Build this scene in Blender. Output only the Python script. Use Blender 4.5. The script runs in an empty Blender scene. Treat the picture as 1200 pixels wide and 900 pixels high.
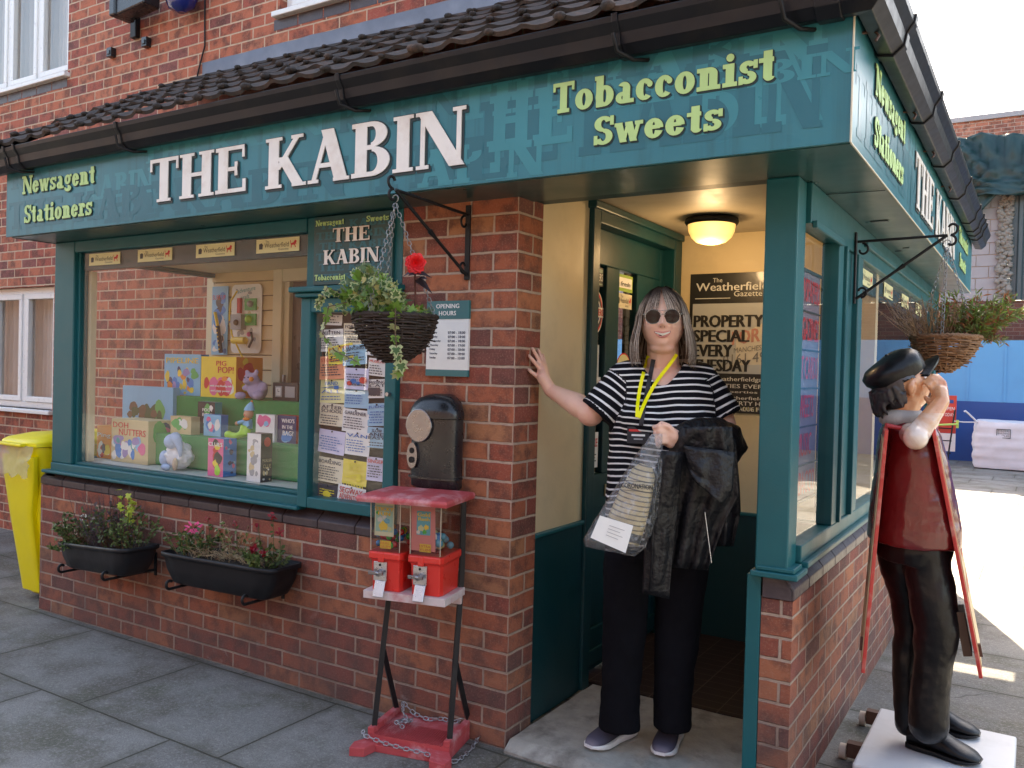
import bpy, bmesh, math, random
import numpy as np
from mathutils import Vector, Matrix, noise
R_ = math.radians
random.seed(11)
scn = bpy.context.scene
COL = scn.collection

# ------------------------------------------------------------------ camera
CAM = Vector((1.7436, -2.8279, 1.485))
YAW, PITCH, ROLL = -0.555482, -0.0155498, 0.0255067
FPX = 1001.4
_cy, _sy, _cp, _sp, _cr, _sr = math.cos(YAW), math.sin(YAW), math.cos(PITCH), math.sin(PITCH), math.cos(ROLL), math.sin(ROLL)
FWD = Vector((_sy*_cp, _cy*_cp, _sp))
_r0 = Vector((_cy, -_sy, 0)); _u0 = _r0.cross(FWD)
RGT = _r0*_cr + _u0*_sr
UPV = -_r0*_sr + _u0*_cr
cam = bpy.data.cameras.new('camera'); camo = bpy.data.objects.new('camera', cam); COL.objects.link(camo)
cam.sensor_fit = 'HORIZONTAL'; cam.sensor_width = 36; cam.lens = 36*FPX/1200
cam.clip_start = .05; cam.clip_end = 400
camo.matrix_world = Matrix((( RGT.x, UPV.x, -FWD.x, CAM.x), (RGT.y, UPV.y, -FWD.y, CAM.y), (RGT.z, UPV.z, -FWD.z, CAM.z), (0,0,0,1)))
scn.camera = camo

# ------------------------------------------------------------------ sky, sun, exposure
SUN = Vector((-.36, 1.0, 1.03)).normalized()
sel = math.asin(SUN.z); srot = math.atan2(SUN.x, SUN.y)
w = bpy.data.worlds.new('World'); scn.world = w; w.use_nodes = True
nt = w.node_tree; nt.nodes.clear()
sk = nt.nodes.new('ShaderNodeTexSky'); sk.sky_type = 'NISHITA'; sk.sun_disc = False
sk.sun_elevation = sel; sk.sun_rotation = srot; sk.dust_density = 2.5; sk.air_density = 1.0; sk.ozone_density = .6
bg = nt.nodes.new('ShaderNodeBackground'); bg.inputs[1].default_value = .15
ow = nt.nodes.new('ShaderNodeOutputWorld')
nt.links.new(sk.outputs[0], bg.inputs[0]); nt.links.new(bg.outputs[0], ow.inputs[0])
sl = bpy.data.lights.new('sun', 'SUN'); sl.energy = 5.0; sl.angle = R_(.5); sl.color = (1, .93, .82)
so = bpy.data.objects.new('sun', sl); COL.objects.link(so)
so.rotation_euler = SUN.to_track_quat('Z', 'Y').to_euler(); so.location = (0, 0, 20)
scn.view_settings.view_transform = 'Standard'; scn.view_settings.look = 'None'
scn.view_settings.gamma = 1; scn.view_settings.use_curve_mapping = False
scn.view_settings.exposure = 2.5
scn.view_settings.use_white_balance = True; scn.view_settings.white_balance_temperature = 7900; scn.view_settings.white_balance_tint = 10
scn.render.engine = 'CYCLES'
scn.cycles.use_denoising = True
scn.cycles.max_bounces = 8; scn.cycles.diffuse_bounces = 4; scn.cycles.glossy_bounces = 4
scn.cycles.transparent_max_bounces = 16; scn.cycles.caustics_reflective = False; scn.cycles.caustics_refractive = False
scn.cycles.sample_clamp_indirect = 6

# ------------------------------------------------------------------ measuring: photo pixel -> point on a real plane
def ray(u, v):
    return RGT*((u-600)/FPX) - UPV*((v-450)/FPX) + FWD
def at_y(u, v, y=0.0):
    d = ray(u, v); return CAM + d*((y-CAM.y)/d.y)
def at_x(u, v, x=0.0):
    d = ray(u, v); return CAM + d*((x-CAM.x)/d.x)
def at_z(u, v, z=0.0):
    d = ray(u, v); return CAM + d*((z-CAM.z)/d.z)
def at_d(u, v, d):
    return CAM + ray(u, v)*d

# ------------------------------------------------------------------ materials
MATS = {}
def nmat(name):
    m = bpy.data.materials.new(name); m.use_nodes = True
    n = m.node_tree.nodes; b = n['Principled BSDF']
    return m, m.node_tree, b
def node(t, ty, **k):
    n = t.nodes.new(ty)
    for a, v in k.items(): setattr(n, a, v)
    return n
def L(t, a, b): t.links.new(a, b)
def mathn(t, op, a, b=None, c=None):
    n = t.nodes.new('ShaderNodeMath'); n.operation = op
    for i, v in enumerate((a, b, c)):
        if v is None: continue
        if isinstance(v, (int, float)): n.inputs[i].default_value = v
        else: L(t, v, n.inputs[i])
    return n.outputs[0]
def mixc(t, f, a, b, mode='MIX'):
    n = t.nodes.new('ShaderNodeMix'); n.data_type = 'RGBA'; n.blend_type = mode
    for s, v in ((n.inputs[0], f), (n.inputs[6], a), (n.inputs[7], b)):
        if isinstance(v, (int, float)): s.default_value = v
        elif isinstance(v, (tuple, list)): s.default_value = (*v[:3], 1)
        else: L(t, v, s)
    return n.outputs[2]
def noisen(t, scale, detail=4, rough=.55, vec=None, dist=0):
    n = t.nodes.new('ShaderNodeTexNoise'); n.inputs['Scale'].default_value = scale
    n.inputs['Detail'].default_value = detail; n.inputs['Roughness'].default_value = rough
    n.inputs['Distortion'].default_value = dist
    if vec is None:
        g = t.nodes.new('ShaderNodeNewGeometry'); vec = g.outputs['Position']
    L(t, vec, n.inputs['Vector']); return n.outputs['Fac']
def ramp(t, f, stops, interp='LINEAR'):
    n = t.nodes.new('ShaderNodeValToRGB'); n.color_ramp.interpolation = interp
    e = n.color_ramp.elements
    while len(e) < len(stops): e.new(.5)
    for i, (p, c) in enumerate(stops):
        e[i].position = p; e[i].color = (*c[:3], 1) if isinstance(c, (tuple, list)) else (c, c, c, 1)
    L(t, f, n.inputs[0]); return n.outputs[0]
def bumpn(t, h, strength, dist, b, prev=None):
    n = t.nodes.new('ShaderNodeBump'); n.inputs['Strength'].default_value = strength; n.inputs['Distance'].default_value = dist
    L(t, h, n.inputs['Height'])
    L(t, n.outputs[0], b.inputs['Normal']); return n
def M(name, col, rough=.5, metal=0., var=.12, vscale=9., bump=.0, bscale=60., coat=0., spec=.5, dirt=0., dirtcol=(.08,.07,.055), dscale=3.5, sss=0.):
    """general painted / solid procedural material"""
    if name in MATS: return MATS[name]
    m, t, b = nmat(name)
    f = noisen(t, vscale, 5)
    c = mixc(t, f, tuple(x*(1-var) for x in col), tuple(min(1, x*(1+var)) for x in col))
    if dirt:
        g = noisen(t, dscale, 8, .65)
        g2 = ramp(t, g, [(.5, 0), (.72, 1)])
        c = mixc(t, mathn(t, 'MULTIPLY', g2, dirt), c, dirtcol)
    L(t, c, b.inputs['Base Color'])
    rr = noisen(t, vscale*2.3, 4)
    r = mathn(t, 'MULTIPLY_ADD', rr, .25, max(.02, rough-.12)); L(t, r, b.inputs['Roughness'])
    b.inputs['Metallic'].default_value = metal
    b.inputs['Coat Weight'].default_value = coat; b.inputs['Coat Roughness'].default_value = .08
    b.inputs['Specular IOR Level'].default_value = spec
    if sss:
        b.inputs['Subsurface Weight'].default_value = sss; b.inputs['Subsurface Radius'].default_value = (.012, .005, .003); b.inputs['Subsurface Scale'].default_value = 1
    if bump: bumpn(t, noisen(t, bscale, 4), bump, .004, b)
    MATS[name] = m; return m
def glass(name, tint=(1, 1, 1), extra=0.0):
    if name in MATS: return MATS[name]
    m, t, b = nmat(name); t.nodes.remove(b)
    o = t.nodes['Material Output']
    lwn = node(t, 'ShaderNodeLayerWeight'); lwn.inputs['Blend'].default_value = .5
    tr = node(t, 'ShaderNodeBsdfTransparent'); tr.inputs[0].default_value = (*tint, 1)
    gl = node(t, 'ShaderNodeBsdfGlossy'); gl.inputs['Roughness'].default_value = 0.0
    mx = node(t, 'ShaderNodeMixShader')
    f = mathn(t, 'ADD', mathn(t, 'MULTIPLY', mathn(t, 'POWER', lwn.outputs['Facing'], 4.2), .80), .055+extra); f = mathn(t, 'MINIMUM', f, 1.0)
    L(t, f, mx.inputs[0]); L(t, tr.outputs[0], mx.inputs[1]); L(t, gl.outputs[0], mx.inputs[2])
    # slight waviness of the pane
    bp = node(t, 'ShaderNodeBump'); bp.inputs['Strength'].default_value = .05; bp.inputs['Distance'].default_value = .02
    L(t, noisen(t, 1.6, 1), bp.inputs['Height']); L(t, bp.outputs[0], gl.inputs['Normal'])
    L(t, mx.outputs[0], o.inputs[0])
    MATS[name] = m; return m
def uvwall(t):
    """u along the wall (x on walls facing y, y on walls facing x), v = height, in metres"""
    g = node(t, 'ShaderNodeNewGeometry')
    sp = node(t, 'ShaderNodeSeparateXYZ'); L(t, g.outputs['Position'], sp.inputs[0])
    sn = node(t, 'ShaderNodeSeparateXYZ'); L(t, g.outputs['True Normal'], sn.inputs[0])
    fx = mathn(t, 'GREATER_THAN', mathn(t, 'ABSOLUTE', sn.outputs[0]), .7)
    u2 = mathn(t, 'ADD', sp.outputs[1], .1125)
    u = mathn(t, 'ADD', mathn(t, 'MULTIPLY', sp.outputs[0], mathn(t, 'SUBTRACT', 1.0, fx)), mathn(t, 'MULTIPLY', u2, fx))
    return u, sp.outputs[2], g.outputs['Position']
def brick(name, stops, mortar, grime=.0, bump=.8, u0=0., flip=False, mw=.005):
    if name in MATS: return MATS[name]
    m, t, b = nmat(name)
    u, z, pos = uvwall(t)
    u = mathn(t, 'ADD', u, u0)
    wob = noisen(t, 22, 3); wob2 = noisen(t, 19, 3, vec=mathv(t, pos, 7.7))
    uw = mathn(t, 'ADD', u, mathn(t, 'MULTIPLY', mathn(t, 'SUBTRACT', wob, .5), .007))
    zw = mathn(t, 'ADD', z, mathn(t, 'MULTIPLY', mathn(t, 'SUBTRACT', wob2, .5), .007))
    zr = mathn(t, 'DIVIDE', zw, .075); row = mathn(t, 'FLOOR', zr); fz = mathn(t, 'SUBTRACT', zr, row)
    off = mathn(t, 'MULTIPLY', mathn(t, 'FRACT', mathn(t, 'MULTIPLY', row, .5)), 1.0)
    ur = mathn(t, 'ADD', mathn(t, 'DIVIDE', uw, .225), off); colm = mathn(t, 'FLOOR', ur); fu = mathn(t, 'SUBTRACT', ur, colm)
    dz = mathn(t, 'MULTIPLY', mathn(t, 'MINIMUM', fz, mathn(t, 'SUBTRACT', 1.0, fz)), .075)
    du = mathn(t, 'MULTIPLY', mathn(t, 'MINIMUM', fu, mathn(t, 'SUBTRACT', 1.0, fu)), .225)
    d = mathn(t, 'MINIMUM', dz, du)
    mr = node(t, 'ShaderNodeMapRange'); mr.interpolation_type = 'SMOOTHSTEP'
    L(t, d, mr.inputs[0]); mr.inputs[1].default_value = mw-.0012; mr.inputs[2].default_value = mw+.0015
    mask = mr.outputs[0]
    cx = node(t, 'ShaderNodeCombineXYZ'); L(t, colm, cx.inputs[0]); L(t, row, cx.inputs[1])
    wn = node(t, 'ShaderNodeTexWhiteNoise', noise_dimensions='2D'); L(t, cx.outputs[0], wn.inputs['Vector'])
    bc = ramp(t, wn.outputs[0], stops, 'CONSTANT')
    # burnt heart / paler ends inside each brick and fine speckle
    n1 = noisen(t, 11, 5, .6)
    bc = mixc(t, mathn(t, 'MULTIPLY', ramp(t, n1, [(.45, 0), (.62, 1)]), .72), bc, (.085, .032, .026))
    n2 = noisen(t, 130, 3, .7)
    bc = mixc(t, mathn(t, 'MULTIPLY', ramp(t, n2, [(.52, 0), (.68, 1)]), .45), bc, (.48, .24, .15))
    mo = mixc(t, noisen(t, 38, 5, .7), tuple(x*.6 for x in mortar), tuple(x*1.3 for x in mortar))
    c = mixc(t, mask, mo, bc)
    if grime:
        gz = node(t, 'ShaderNodeMapRange'); L(t, z, gz.inputs[0]); gz.inputs[1].default_value = .85; gz.inputs[2].default_value = .08
        gn = ramp(t, noisen(t, 2.6, 6, .65), [(.3, .25), (.7, 1)])
        c = mixc(t, mathn(t, 'MULTIPLY', mathn(t, 'MULTIPLY', gz.outputs[0], gn), grime), c, (.095, .062, .056))
        ef = ramp(t, noisen(t, 5.5, 7, .7, dist=.6), [(.62, 0), (.78, 1)])
        c = mixc(t, mathn(t, 'MULTIPLY', mathn(t, 'MULTIPLY', ef, gz.outputs[0]), .45), c, (.42, .38, .35))
    L(t, c, b.inputs['Base Color'])
    b.inputs['Roughness'].default_value = .82
    h = mathn(t, 'ADD', mathn(t, 'MULTIPLY', mask, 1.0), mathn(t, 'MULTIPLY', noisen(t, 70, 5, .75), .6))
    h = mathn(t, 'ADD', h, mathn(t, 'MULTIPLY', wn.outputs[0], .12))
    bumpn(t, h, bump, .009, b)
    MATS[name] = m; return m
def mathv(t, v, k):
    n = t.nodes.new('ShaderNodeVectorMath'); n.operation = 'ADD'; L(t, v, n.inputs[0]); n.inputs[1].default_value = (k, k*1.3, k*.7); return n.outputs[0]

# ------------------------------------------------------------------ objects
def tag(o, label=None, cat=None, group=None, kind=None):
    if label: o['label'] = label
    if cat: o['category'] = cat
    if group: o['group'] = group
    if kind: o['kind'] = kind
    return o
def thing(name, label, cat, loc=(0, 0, 0), group=None):
    o = bpy.data.objects.new(name, None); COL.objects.link(o); o.location = loc
    o.empty_display_size = .05
    return tag(o, label, cat, group)
def wloc(o):
    v = Vector((0, 0, 0))
    while o is not None: v += o.location; o = o.parent
    return v
class MB:
    def __init__(s, mat=None):
        s.v = []; s.f = []; s.fm = []; s.mats = []; s.cur = 0; s.sm = []; s.smooth = False
        if mat: s.use(mat)
    def use(s, m):
        if m not in s.mats: s.mats.append(m)
        s.cur = s.mats.index(m); return s
    def add(s, vs, fs, smooth=None):
        o = len(s.v); s.v += [tuple(p) for p in vs]
        for f in fs: s.f.append([i+o for i in f]); s.fm.append(s.cur); s.sm.append(s.smooth if smooth is None else smooth)
        return o
    def box(s, x0, x1, y0, y1, z0, z1):
        if x0 > x1: x0, x1 = x1, x0
        if y0 > y1: y0, y1 = y1, y0
        if z0 > z1: z0, z1 = z1, z0
        s.add([(x0,y0,z0),(x1,y0,z0),(x1,y1,z0),(x0,y1,z0),(x0,y0,z1),(x1,y0,z1),(x1,y1,z1),(x0,y1,z1)],
              [(0,3,2,1),(4,5,6,7),(0,1,5,4),(1,2,6,5),(2,3,7,6),(3,0,4,7)]); return s
    def obox(s, c, ax, ay, az, hx, hy, hz):
        c = Vector(c); ax = Vector(ax).normalized()*hx; ay = Vector(ay).normalized()*hy; az = Vector(az).normalized()*hz
        p = [c+ax*i+ay*j+az*k for k in (-1, 1) for i, j in ((-1,-1),(1,-1),(1,1),(-1,1))]
        fl = [(0,3,2,1),(4,5,6,7),(0,1,5,4),(1,2,6,5),(2,3,7,6),(3,0,4,7)]
        if ax.cross(ay).dot(az) < 0: fl = [f[::-1] for f in fl]
        s.add(p, fl); return s
    def tube(s, pts, r, seg=8, closed=False, cap=True, smooth=True):
        pts = [Vector(p) for p in pts]; n = len(pts)
        rr = r if isinstance(r, (list, tuple)) else [r]*n
        vs = []; up = None
        for i, p in enumerate(pts):
            if closed: d = pts[(i+1) % n]-pts[i-1]
            else: d = pts[min(i+1, n-1)]-pts[max(i-1, 0)]
            if d.length < 1e-9: d = Vector((0, 0, 1))
            d.normalize()
            if up is None: up = Vector((0, 0, 1)) if abs(d.z) < .9 else Vector((1, 0, 0))
            a = d.cross(up)
            if a.length < 1e-6: a = d.orthogonal()
            a.normalize(); b = a.cross(d); up = b
            for k in range(seg):
                th = 2*math.pi*k/seg
                vs.append(p + a*math.cos(th)*rr[i] + b*math.sin(th)*rr[i])
        fs = []
        m = n if closed else n-1
        for i in range(m):
            j = (i+1) % n
            for k in range(seg):
                k2 = (k+1) % seg
                fs.append((i*seg+k, i*seg+k2, j*seg+k2, j*seg+k))
        s.add(vs, fs, smooth)
        if cap and not closed:
            s.add(vs[:seg], [tuple(range(seg))[::-1]], False); s.add(vs[-seg:], [tuple(range(seg))], False)
        return s
    def ball(s, c, r, seg=12, rings=8, sc=(1, 1, 1)):
        c = Vector(c); vs = []; fs = []
        for i in range(rings+1):
            ph = math.pi*i/rings
            for k in range(seg):
                th = 2*math.pi*k/seg
                vs.append(c + Vector((math.sin(ph)*math.cos(th)*r*sc[0], math.sin(ph)*math.sin(th)*r*sc[1], math.cos(ph)*r*sc[2])))
        for i in range(rings):
            for k in range(seg):
                k2 = (k+1) % seg; fs.append((i*seg+k, (i+1)*seg+k, (i+1)*seg+k2, i*seg+k2))
        s.add(vs, fs, True); return s
    def loft(s, rings, cap=True, smooth=True):
        """rings: lists of equal point counts"""
        n = len(rings[0]); vs = [p for r in rings for p in r]; fs = []
        for i in range(len(rings)-1):
            for k in range(n):
                k2 = (k+1) % n; fs.append((i*n+k, i*n+k2, (i+1)*n+k2, (i+1)*n+k))
        s.add(vs, fs, smooth)
        if cap: s.add(rings[0], [tuple(range(n))[::-1]], smooth); s.add(rings[-1], [tuple(range(n))], smooth)
        return s
    def prism(s, pts, ext, smooth=False):
        """closed polygon of 3-D points extruded along ext"""
        ext = Vector(ext); n = len(pts); pts = [Vector(p) for p in pts]
        nrm = Vector((0, 0, 0))
        for i in range(n): nrm += pts[i].cross(pts[(i+1) % n])
        if nrm.dot(ext) < 0: pts = pts[::-1]
        q = [p+ext for p in pts]
        s.add(pts+q, [tuple(range(n))[::-1], tuple(range(n, 2*n))] + [(i, (i+1) % n, (i+1) % n+n, i+n) for i in range(n)], smooth)
        return s
    def quad(s, a, b, c, d): s.add([a, b, c, d], [(0, 1, 2, 3)]); return s
    def sheet(s, grid, smooth=True):
        nr, nc = len(grid), len(grid[0]); vs = [p for r in grid for p in r]
        s.add(vs, [(i*nc+j, i*nc+j+1, (i+1)*nc+j+1, (i+1)*nc+j) for i in range(nr-1) for j in range(nc-1)], smooth); return s
    def build(s, name, parent=None, mat=None, bevel=0., loc=None, solid=0., sub=0, seg=2, merge=0., wn=False):
        me = bpy.data.meshes.new(name)
        if mat and not s.mats: s.mats = [mat]
        off = wloc(parent) if parent is not None else Vector((0, 0, 0))
        if parent is None:
            if loc is None:
                xs = [p[0] for p in s.v]; ys = [p[1] for p in s.v]; zs = [p[2] for p in s.v]
                loc = ((min(xs)+max(xs))/2, (min(ys)+max(ys))/2, min(zs))
            off = Vector(loc)
        me.from_pydata([(p[0]-off[0], p[1]-off[1], p[2]-off[2]) for p in s.v], [], s.f)
        for m in s.mats: me.materials.append(m)
        me.polygons.foreach_set('material_index', s.fm); me.polygons.foreach_set('use_smooth', s.sm)
        if merge:
            bm = bmesh.new(); bm.from_mesh(me); bmesh.ops.remove_doubles(bm, verts=bm.verts, dist=merge); bmesh.ops.recalc_face_normals(bm, faces=bm.faces); bm.to_mesh(me); bm.free()
        me.update()
        o = bpy.data.objects.new(name, me); COL.objects.link(o)
        if parent is not None: o.parent = parent
        else: o.location = off
        if solid:
            q = o.modifiers.new('s', 'SOLIDIFY'); q.thickness = solid; q.offset = 0
        if bevel:
            q = o.modifiers.new('b', 'BEVEL'); q.width = bevel; q.segments = seg; q.limit_method = 'ANGLE'; q.angle_limit = R_(38); q.harden_normals = False
        if sub:
            q = o.modifiers.new('u', 'SUBSURF'); q.levels = sub; q.render_levels = sub
        return o
def one(name, mb, label, cat, group=None, **k):
    return tag(mb.build(name, **k), label, cat, group)
def struct(name, mb, **k):
    return tag(mb.build(name, **k), kind='structure')

# ------------------------------------------------------------------ lettering
_tc = {}
def text_shape(sx):
    if sx in _tc: return _tc[sx]
    cu = bpy.data.curves.new('t', 'FONT'); cu.body = sx; cu.size = 1; cu.resolution_u = 2; cu.fill_mode = 'FRONT'
    ob = bpy.data.objects.new('t', cu); COL.objects.link(ob)
    dg = bpy.context.evaluated_depsgraph_get(); me = bpy.data.meshes.new_from_object(ob.evaluated_get(dg))
    vs = [(v.co.x, v.co.y) for v in me.vertices]; fs = [tuple(p.vertices) for p in me.polygons]
    bpy.data.objects.remove(ob); bpy.data.curves.remove(cu); bpy.data.meshes.remove(me)
    _tc[sx] = (vs, fs); return _tc[sx]
def put2d(mb, vs, fs, O, X, Y, N, h=0.0):
    O, X, Y, N = Vector(O), Vector(X), Vector(Y), Vector(N)
    mb.add([O+X*a+Y*b+N*h for a, b in vs], fs, False)
def text(mb, sx, O, X, Y, N, width=None, height=None, h=.0012, bold=0., just='L'):
    vs, fs = text_shape(sx)
    if not vs: return
    x0 = min(a for a, b in vs); x1 = max(a for a, b in vs); y0 = min(b for a, b in vs); y1 = max(b for a, b in vs)
    sy = height/(y1-y0) if height else None; sxx = width/(x1-x0) if width else sy
    if sy is None: sy = sxx
    wd = (x1-x0)*sxx; ox = {'L': 0, 'C': -wd/2, 'R': -wd}[just]
    k = 0
    nb = max(1, int(math.ceil(bold/.0022))) if bold else 0
    for dx in [bold*q/nb for q in range(-nb, nb+1)] if bold else (0,):
        put2d(mb, [((a-x0)*sxx+ox+dx, (b-y0)*sy) for a, b in vs], fs, O, X, Y, N, h+k*.00005); k += 1
def _R(x0, y0, x1, y1): return [[(x0,y0),(x1,y0),(x1,y1),(x0,y1)]]
def _L(x0, y0, x1, y1, w): return [[(x0-w/2,y0),(x0+w/2,y0),(x1+w/2,y1),(x1-w/2,y1)]]
def _A(cx, cy, rx, ry, a0, a1, wh, wv, n=14):
    out = []; P = []
    for i in range(n+1):
        a = math.radians(a0+(a1-a0)*i/n); c, s = math.cos(a), math.sin(a)
        P.append(((cx+rx*c, cy+ry*s), (cx+(rx-wh)*c, cy+(ry-wv)*s)))
    for i in range(n): out.append([P[i][0], P[i+1][0], P[i+1][1], P[i][1]])
    return out
def glyph(ch, W, T, S, E):
    X = .68
    def serif(c, y, w=W, e=E, up=False): return _R(c-w/2-e, y-(S if up else 0), c+w/2+e, y+(0 if up else S))
    if ch == ' ': return .36, []
    if ch == 'T': return .84, _R(.42-W/2,0,.42+W/2,1)+_R(0,1-T,.84,1)+_R(0,.72,T*.7,1-T)+_R(.84-T*.7,.72,.84,1-T)+serif(.42,0)
    if ch == 'H':
        a, b = E+W/2, .96-E-W/2
        return .96, _R(a-W/2,0,a+W/2,1)+_R(b-W/2,0,b+W/2,1)+_R(a,.47,b,.47+T)+serif(a,0)+serif(b,0)+serif(a,1,up=True)+serif(b,1,up=True)
    if ch == 'E':
        a = E+W/2
        return .80, _R(a-W/2,0,a+W/2,1)+_R(0,1-T,.76,1)+_R(0,0,.78,T)+_R(a,.47,.58,.47+T)+_R(.76-T*.7,.74,.76,1)+_R(.78-T*.7,0,.80,.27)+_R(.56-T*.6,.36,.58,.66)
    if ch == 'K':
        a = E+W/2
        return .98, _R(a-W/2,0,a+W/2,1)+_L(a+.1,.36,.78,.97,T*1.5)+_L(.42,.60,.82,.03,W*1.05)+serif(a,0)+serif(a,1,up=True)+serif(.84,0,W*.7)+serif(.78,1,W*.5,up=True)
    if ch == 'A': return .98, _L(.15,0,.47,1,T*1.2)+_L(.80,0,.47,1,W*1.15)+_R(.25,.28,.68,.28+T)+serif(.15,0,T)+serif(.80,0,W*.8)
    if ch == 'B':
        a = E+W/2
        return .84, _R(a-W/2,0,a+W/2,1)+_R(0,1-T,.42,1)+_R(0,0,.45,T)+_R(a,.49,.45,.49+T)+_A(.42,.765,.34,.235,-90,90,W*.95,T)+_A(.44,.27,.38,.27,-90,90,W,T)
    if ch == 'I': return W+2*E, _R(E,0,E+W,1)+serif(E+W/2,0)+serif(E+W/2,1,up=True)
    if ch == 'N':
        return .96, _R(.14-T/2,0,.14+T/2,1)+_R(.84-T/2,0,.84+T/2,1)+_L(.17,1,.81,0,W*1.15)+serif(.14,0,T)+serif(.84,1,T,up=True)+serif(.12,1,T,up=True)
    if ch == 'S': return .72, _A(.36,.73,.33,.27,20,270,W*.9,T)+_A(.36,.28,.34,.28,90,-160,W*.9,T)+_R(.60,.66,.60+T,.98)+_R(.02,.02,.02+T,.34)
    if ch == 'n':
        a = E+W/2; b = .78-E-W/2
        return .80, _R(a-W/2,0,a+W/2,X)+_A((a+b)/2+.02,X-.2,(b-a)/2+W/2-.02,.2,0,150,W,T*1.3)+_R(b-W/2,0,b+W/2,X-.2)+serif(a,0)+serif(b,0)+_R(0,X-S,a,X)
    if ch == 'e': return .66, _A(.32,X/2,.32,X/2,-300,-20,W,T)+_A(.32,X/2,.32,X/2,0,62,W,T)+_R(W*.8,X*.46,.64-W*.4,X*.46+T)
    if ch == 'o': return .70, _A(.34,X/2,.34,X/2,0,360,W,T,22)
    if ch == 'c': return .64, _A(.32,X/2,.32,X/2,45,315,W,T)+_A(.50,X*.72,.10,.10,0,360,.099,.099,10)
    if ch == 'a': return .70, _A(.26,.19,.25,.19,0,360,W*.8,T)+_R(.54-W,0,.54,X-.18)+_A(.31,X-.2,.23,.2,0,150,W,T)+_R(.5,0,.68,S)
    if ch == 's': return .58, _A(.28,X*.73,.26,X*.27,10,270,W*.8,T)+_A(.28,X*.28,.28,X*.28,90,-170,W*.8,T)+_R(.46,X*.64,.46+T,X)+_R(0,0,T,X*.36)
    if ch == 't': return .50, _R(.14,.1,.14+W,.88)+_R(0,X-S,.46,X)+_A(.32,.16,.18,.16,180,340,W*.9,T)
    if ch == 'i': return W+2*E, _R(E,0,E+W,X)+serif(E+W/2,0)+_R(0,X-S,E,X)+_A(E+W/2,.86,.13,.12,0,360,.129,.119,10)
    if ch == 'r': return .60, _R(E,0,E+W,X)+serif(E+W/2,0,e=E*1.3)+_R(0,X-S,E,X)+_A(.42,X-.17,.17,.17,20,180,W*.6,T*1.6)+_A(.50,X-.14,.10,.11,0,360,.099,.109,10)
    if ch == 'w': return 1.0, _L(.14,X,.32,0,W*.9)+_L(.32,0,.5,X,T)+_L(.5,X,.68,0,W*.9)+_L(.68,0,.86,X,T)+_R(0,X-S,.28,X)+_R(.38,X-S,.6,X)+_R(.72,X-S,1.0,X)
    if ch == 'g': return .68, _A(.30,X*.62,.28,X*.38,0,360,W*.8,T,18)+_A(.33,-.05,.31,.17,-180,90,W*.7,T*1.3)+_R(.5,X-S,.68,X)+_A(.33,-.05,.31,.17,150,185,W*.6,T)
    if ch == 'b': return .74, _R(E*.6,0,E*.6+W,1)+_R(0,1-S,E,1)+_A(.38,X/2,.34,X/2,0,360,W,T,20)
    if ch == 'x': return .3, []
    return .5, []
SLK = [0]
def slab(mb, sx, O, X, Y, N, width, cap, W=.24, T=.11, S=.1, E=.09, h=0., depth=.0, gap=.05, grow=0.):
    """slab-serif lettering; each stroke is a thin raised bar on the sign face"""
    pos = 0; items = []
    for ch in sx:
        w_, st = glyph(ch, W, T, S, E); items.append((pos, st)); pos += w_+gap
    pos -= gap; sc = width/pos; O, X, Y, N = Vector(O), Vector(X).normalized(), Vector(Y).normalized(), Vector(N).normalized()
    k = 0
    for p0, st in items:
        for poly in st:
            if grow:
                cx = sum(a for a, b in poly)/len(poly); cyy = sum(b for a, b in poly)/len(poly)
                pl = []
                for a, b in poly:
                    da, db = a-cx, b-cyy
                    pl.append((a+math.copysign(min(grow/sc, 9), da) if abs(da) > 1e-6 else a, b+math.copysign(grow/cap, db) if abs(db) > 1e-6 else b))
                poly = pl
            pts = [O + X*((p0+a)*sc) + Y*(b*cap) for a, b in poly]
            SLK[0] += 1; hh = h + (SLK[0] % 110)*.000009
            if depth: mb.prism([p+N*(hh-depth) for p in pts], N*depth)
            else:
                nn = Vector((0,0,0))
                for i in range(len(pts)): nn += (pts[i]-O).cross(pts[(i+1) % len(pts)]-O)
                if nn.dot(N) < 0: pts = pts[::-1]
                mb.add([p+N*hh for p in pts], [tuple(range(len(pts)))], False)
# ------------------------------------------------------------------ shared materials
TEAL = M('teal_paint', (.003, .105, .118), rough=.42, var=.12, vscale=3, bump=.12, bscale=120, coat=.0, spec=.35, dirt=.18, dirtcol=(.05, .10, .09), dscale=2.2)
TEALD = M('dark_teal_paint', (.002, .045, .052), rough=.42, var=.15, vscale=3, bump=.1, bscale=100, spec=.35, dirt=.25, dirtcol=(.05, .09, .08), dscale=1.7)
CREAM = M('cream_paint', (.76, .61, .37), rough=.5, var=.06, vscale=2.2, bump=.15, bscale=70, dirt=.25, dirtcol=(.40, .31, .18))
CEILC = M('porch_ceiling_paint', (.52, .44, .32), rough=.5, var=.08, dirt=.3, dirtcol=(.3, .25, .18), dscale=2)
CREAMW = M('window_cream_paint', (.70, .62, .42), rough=.45, var=.06)
BLACK = M('black_iron', (.008, .008, .009), rough=.5, var=.2, bump=.2, bscale=150, spec=.3)
BLACKP = M('black_plastic', (.012, .013, .016), rough=.28, var=.15, coat=.1, dirt=.3, dirtcol=(.06, .055, .05), dscale=6)
GUT = M('gutter_plastic', (.005, .006, .009), rough=.38, var=.2, spec=.3, dirt=.5, dirtcol=(.032, .026, .020), dscale=4)
WHITEF = M('white_upvc', (.78, .78, .76), rough=.3, var=.03)
WHITE = M('white_print', (.80, .79, .76), rough=.5, var=.04, vscale=30)
LIME = M('lime_print', (.46, .66, .25), rough=.5, var=.08, vscale=14)
DKOUT = M('dark_print', (.012, .03, .035), rough=.5)
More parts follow.
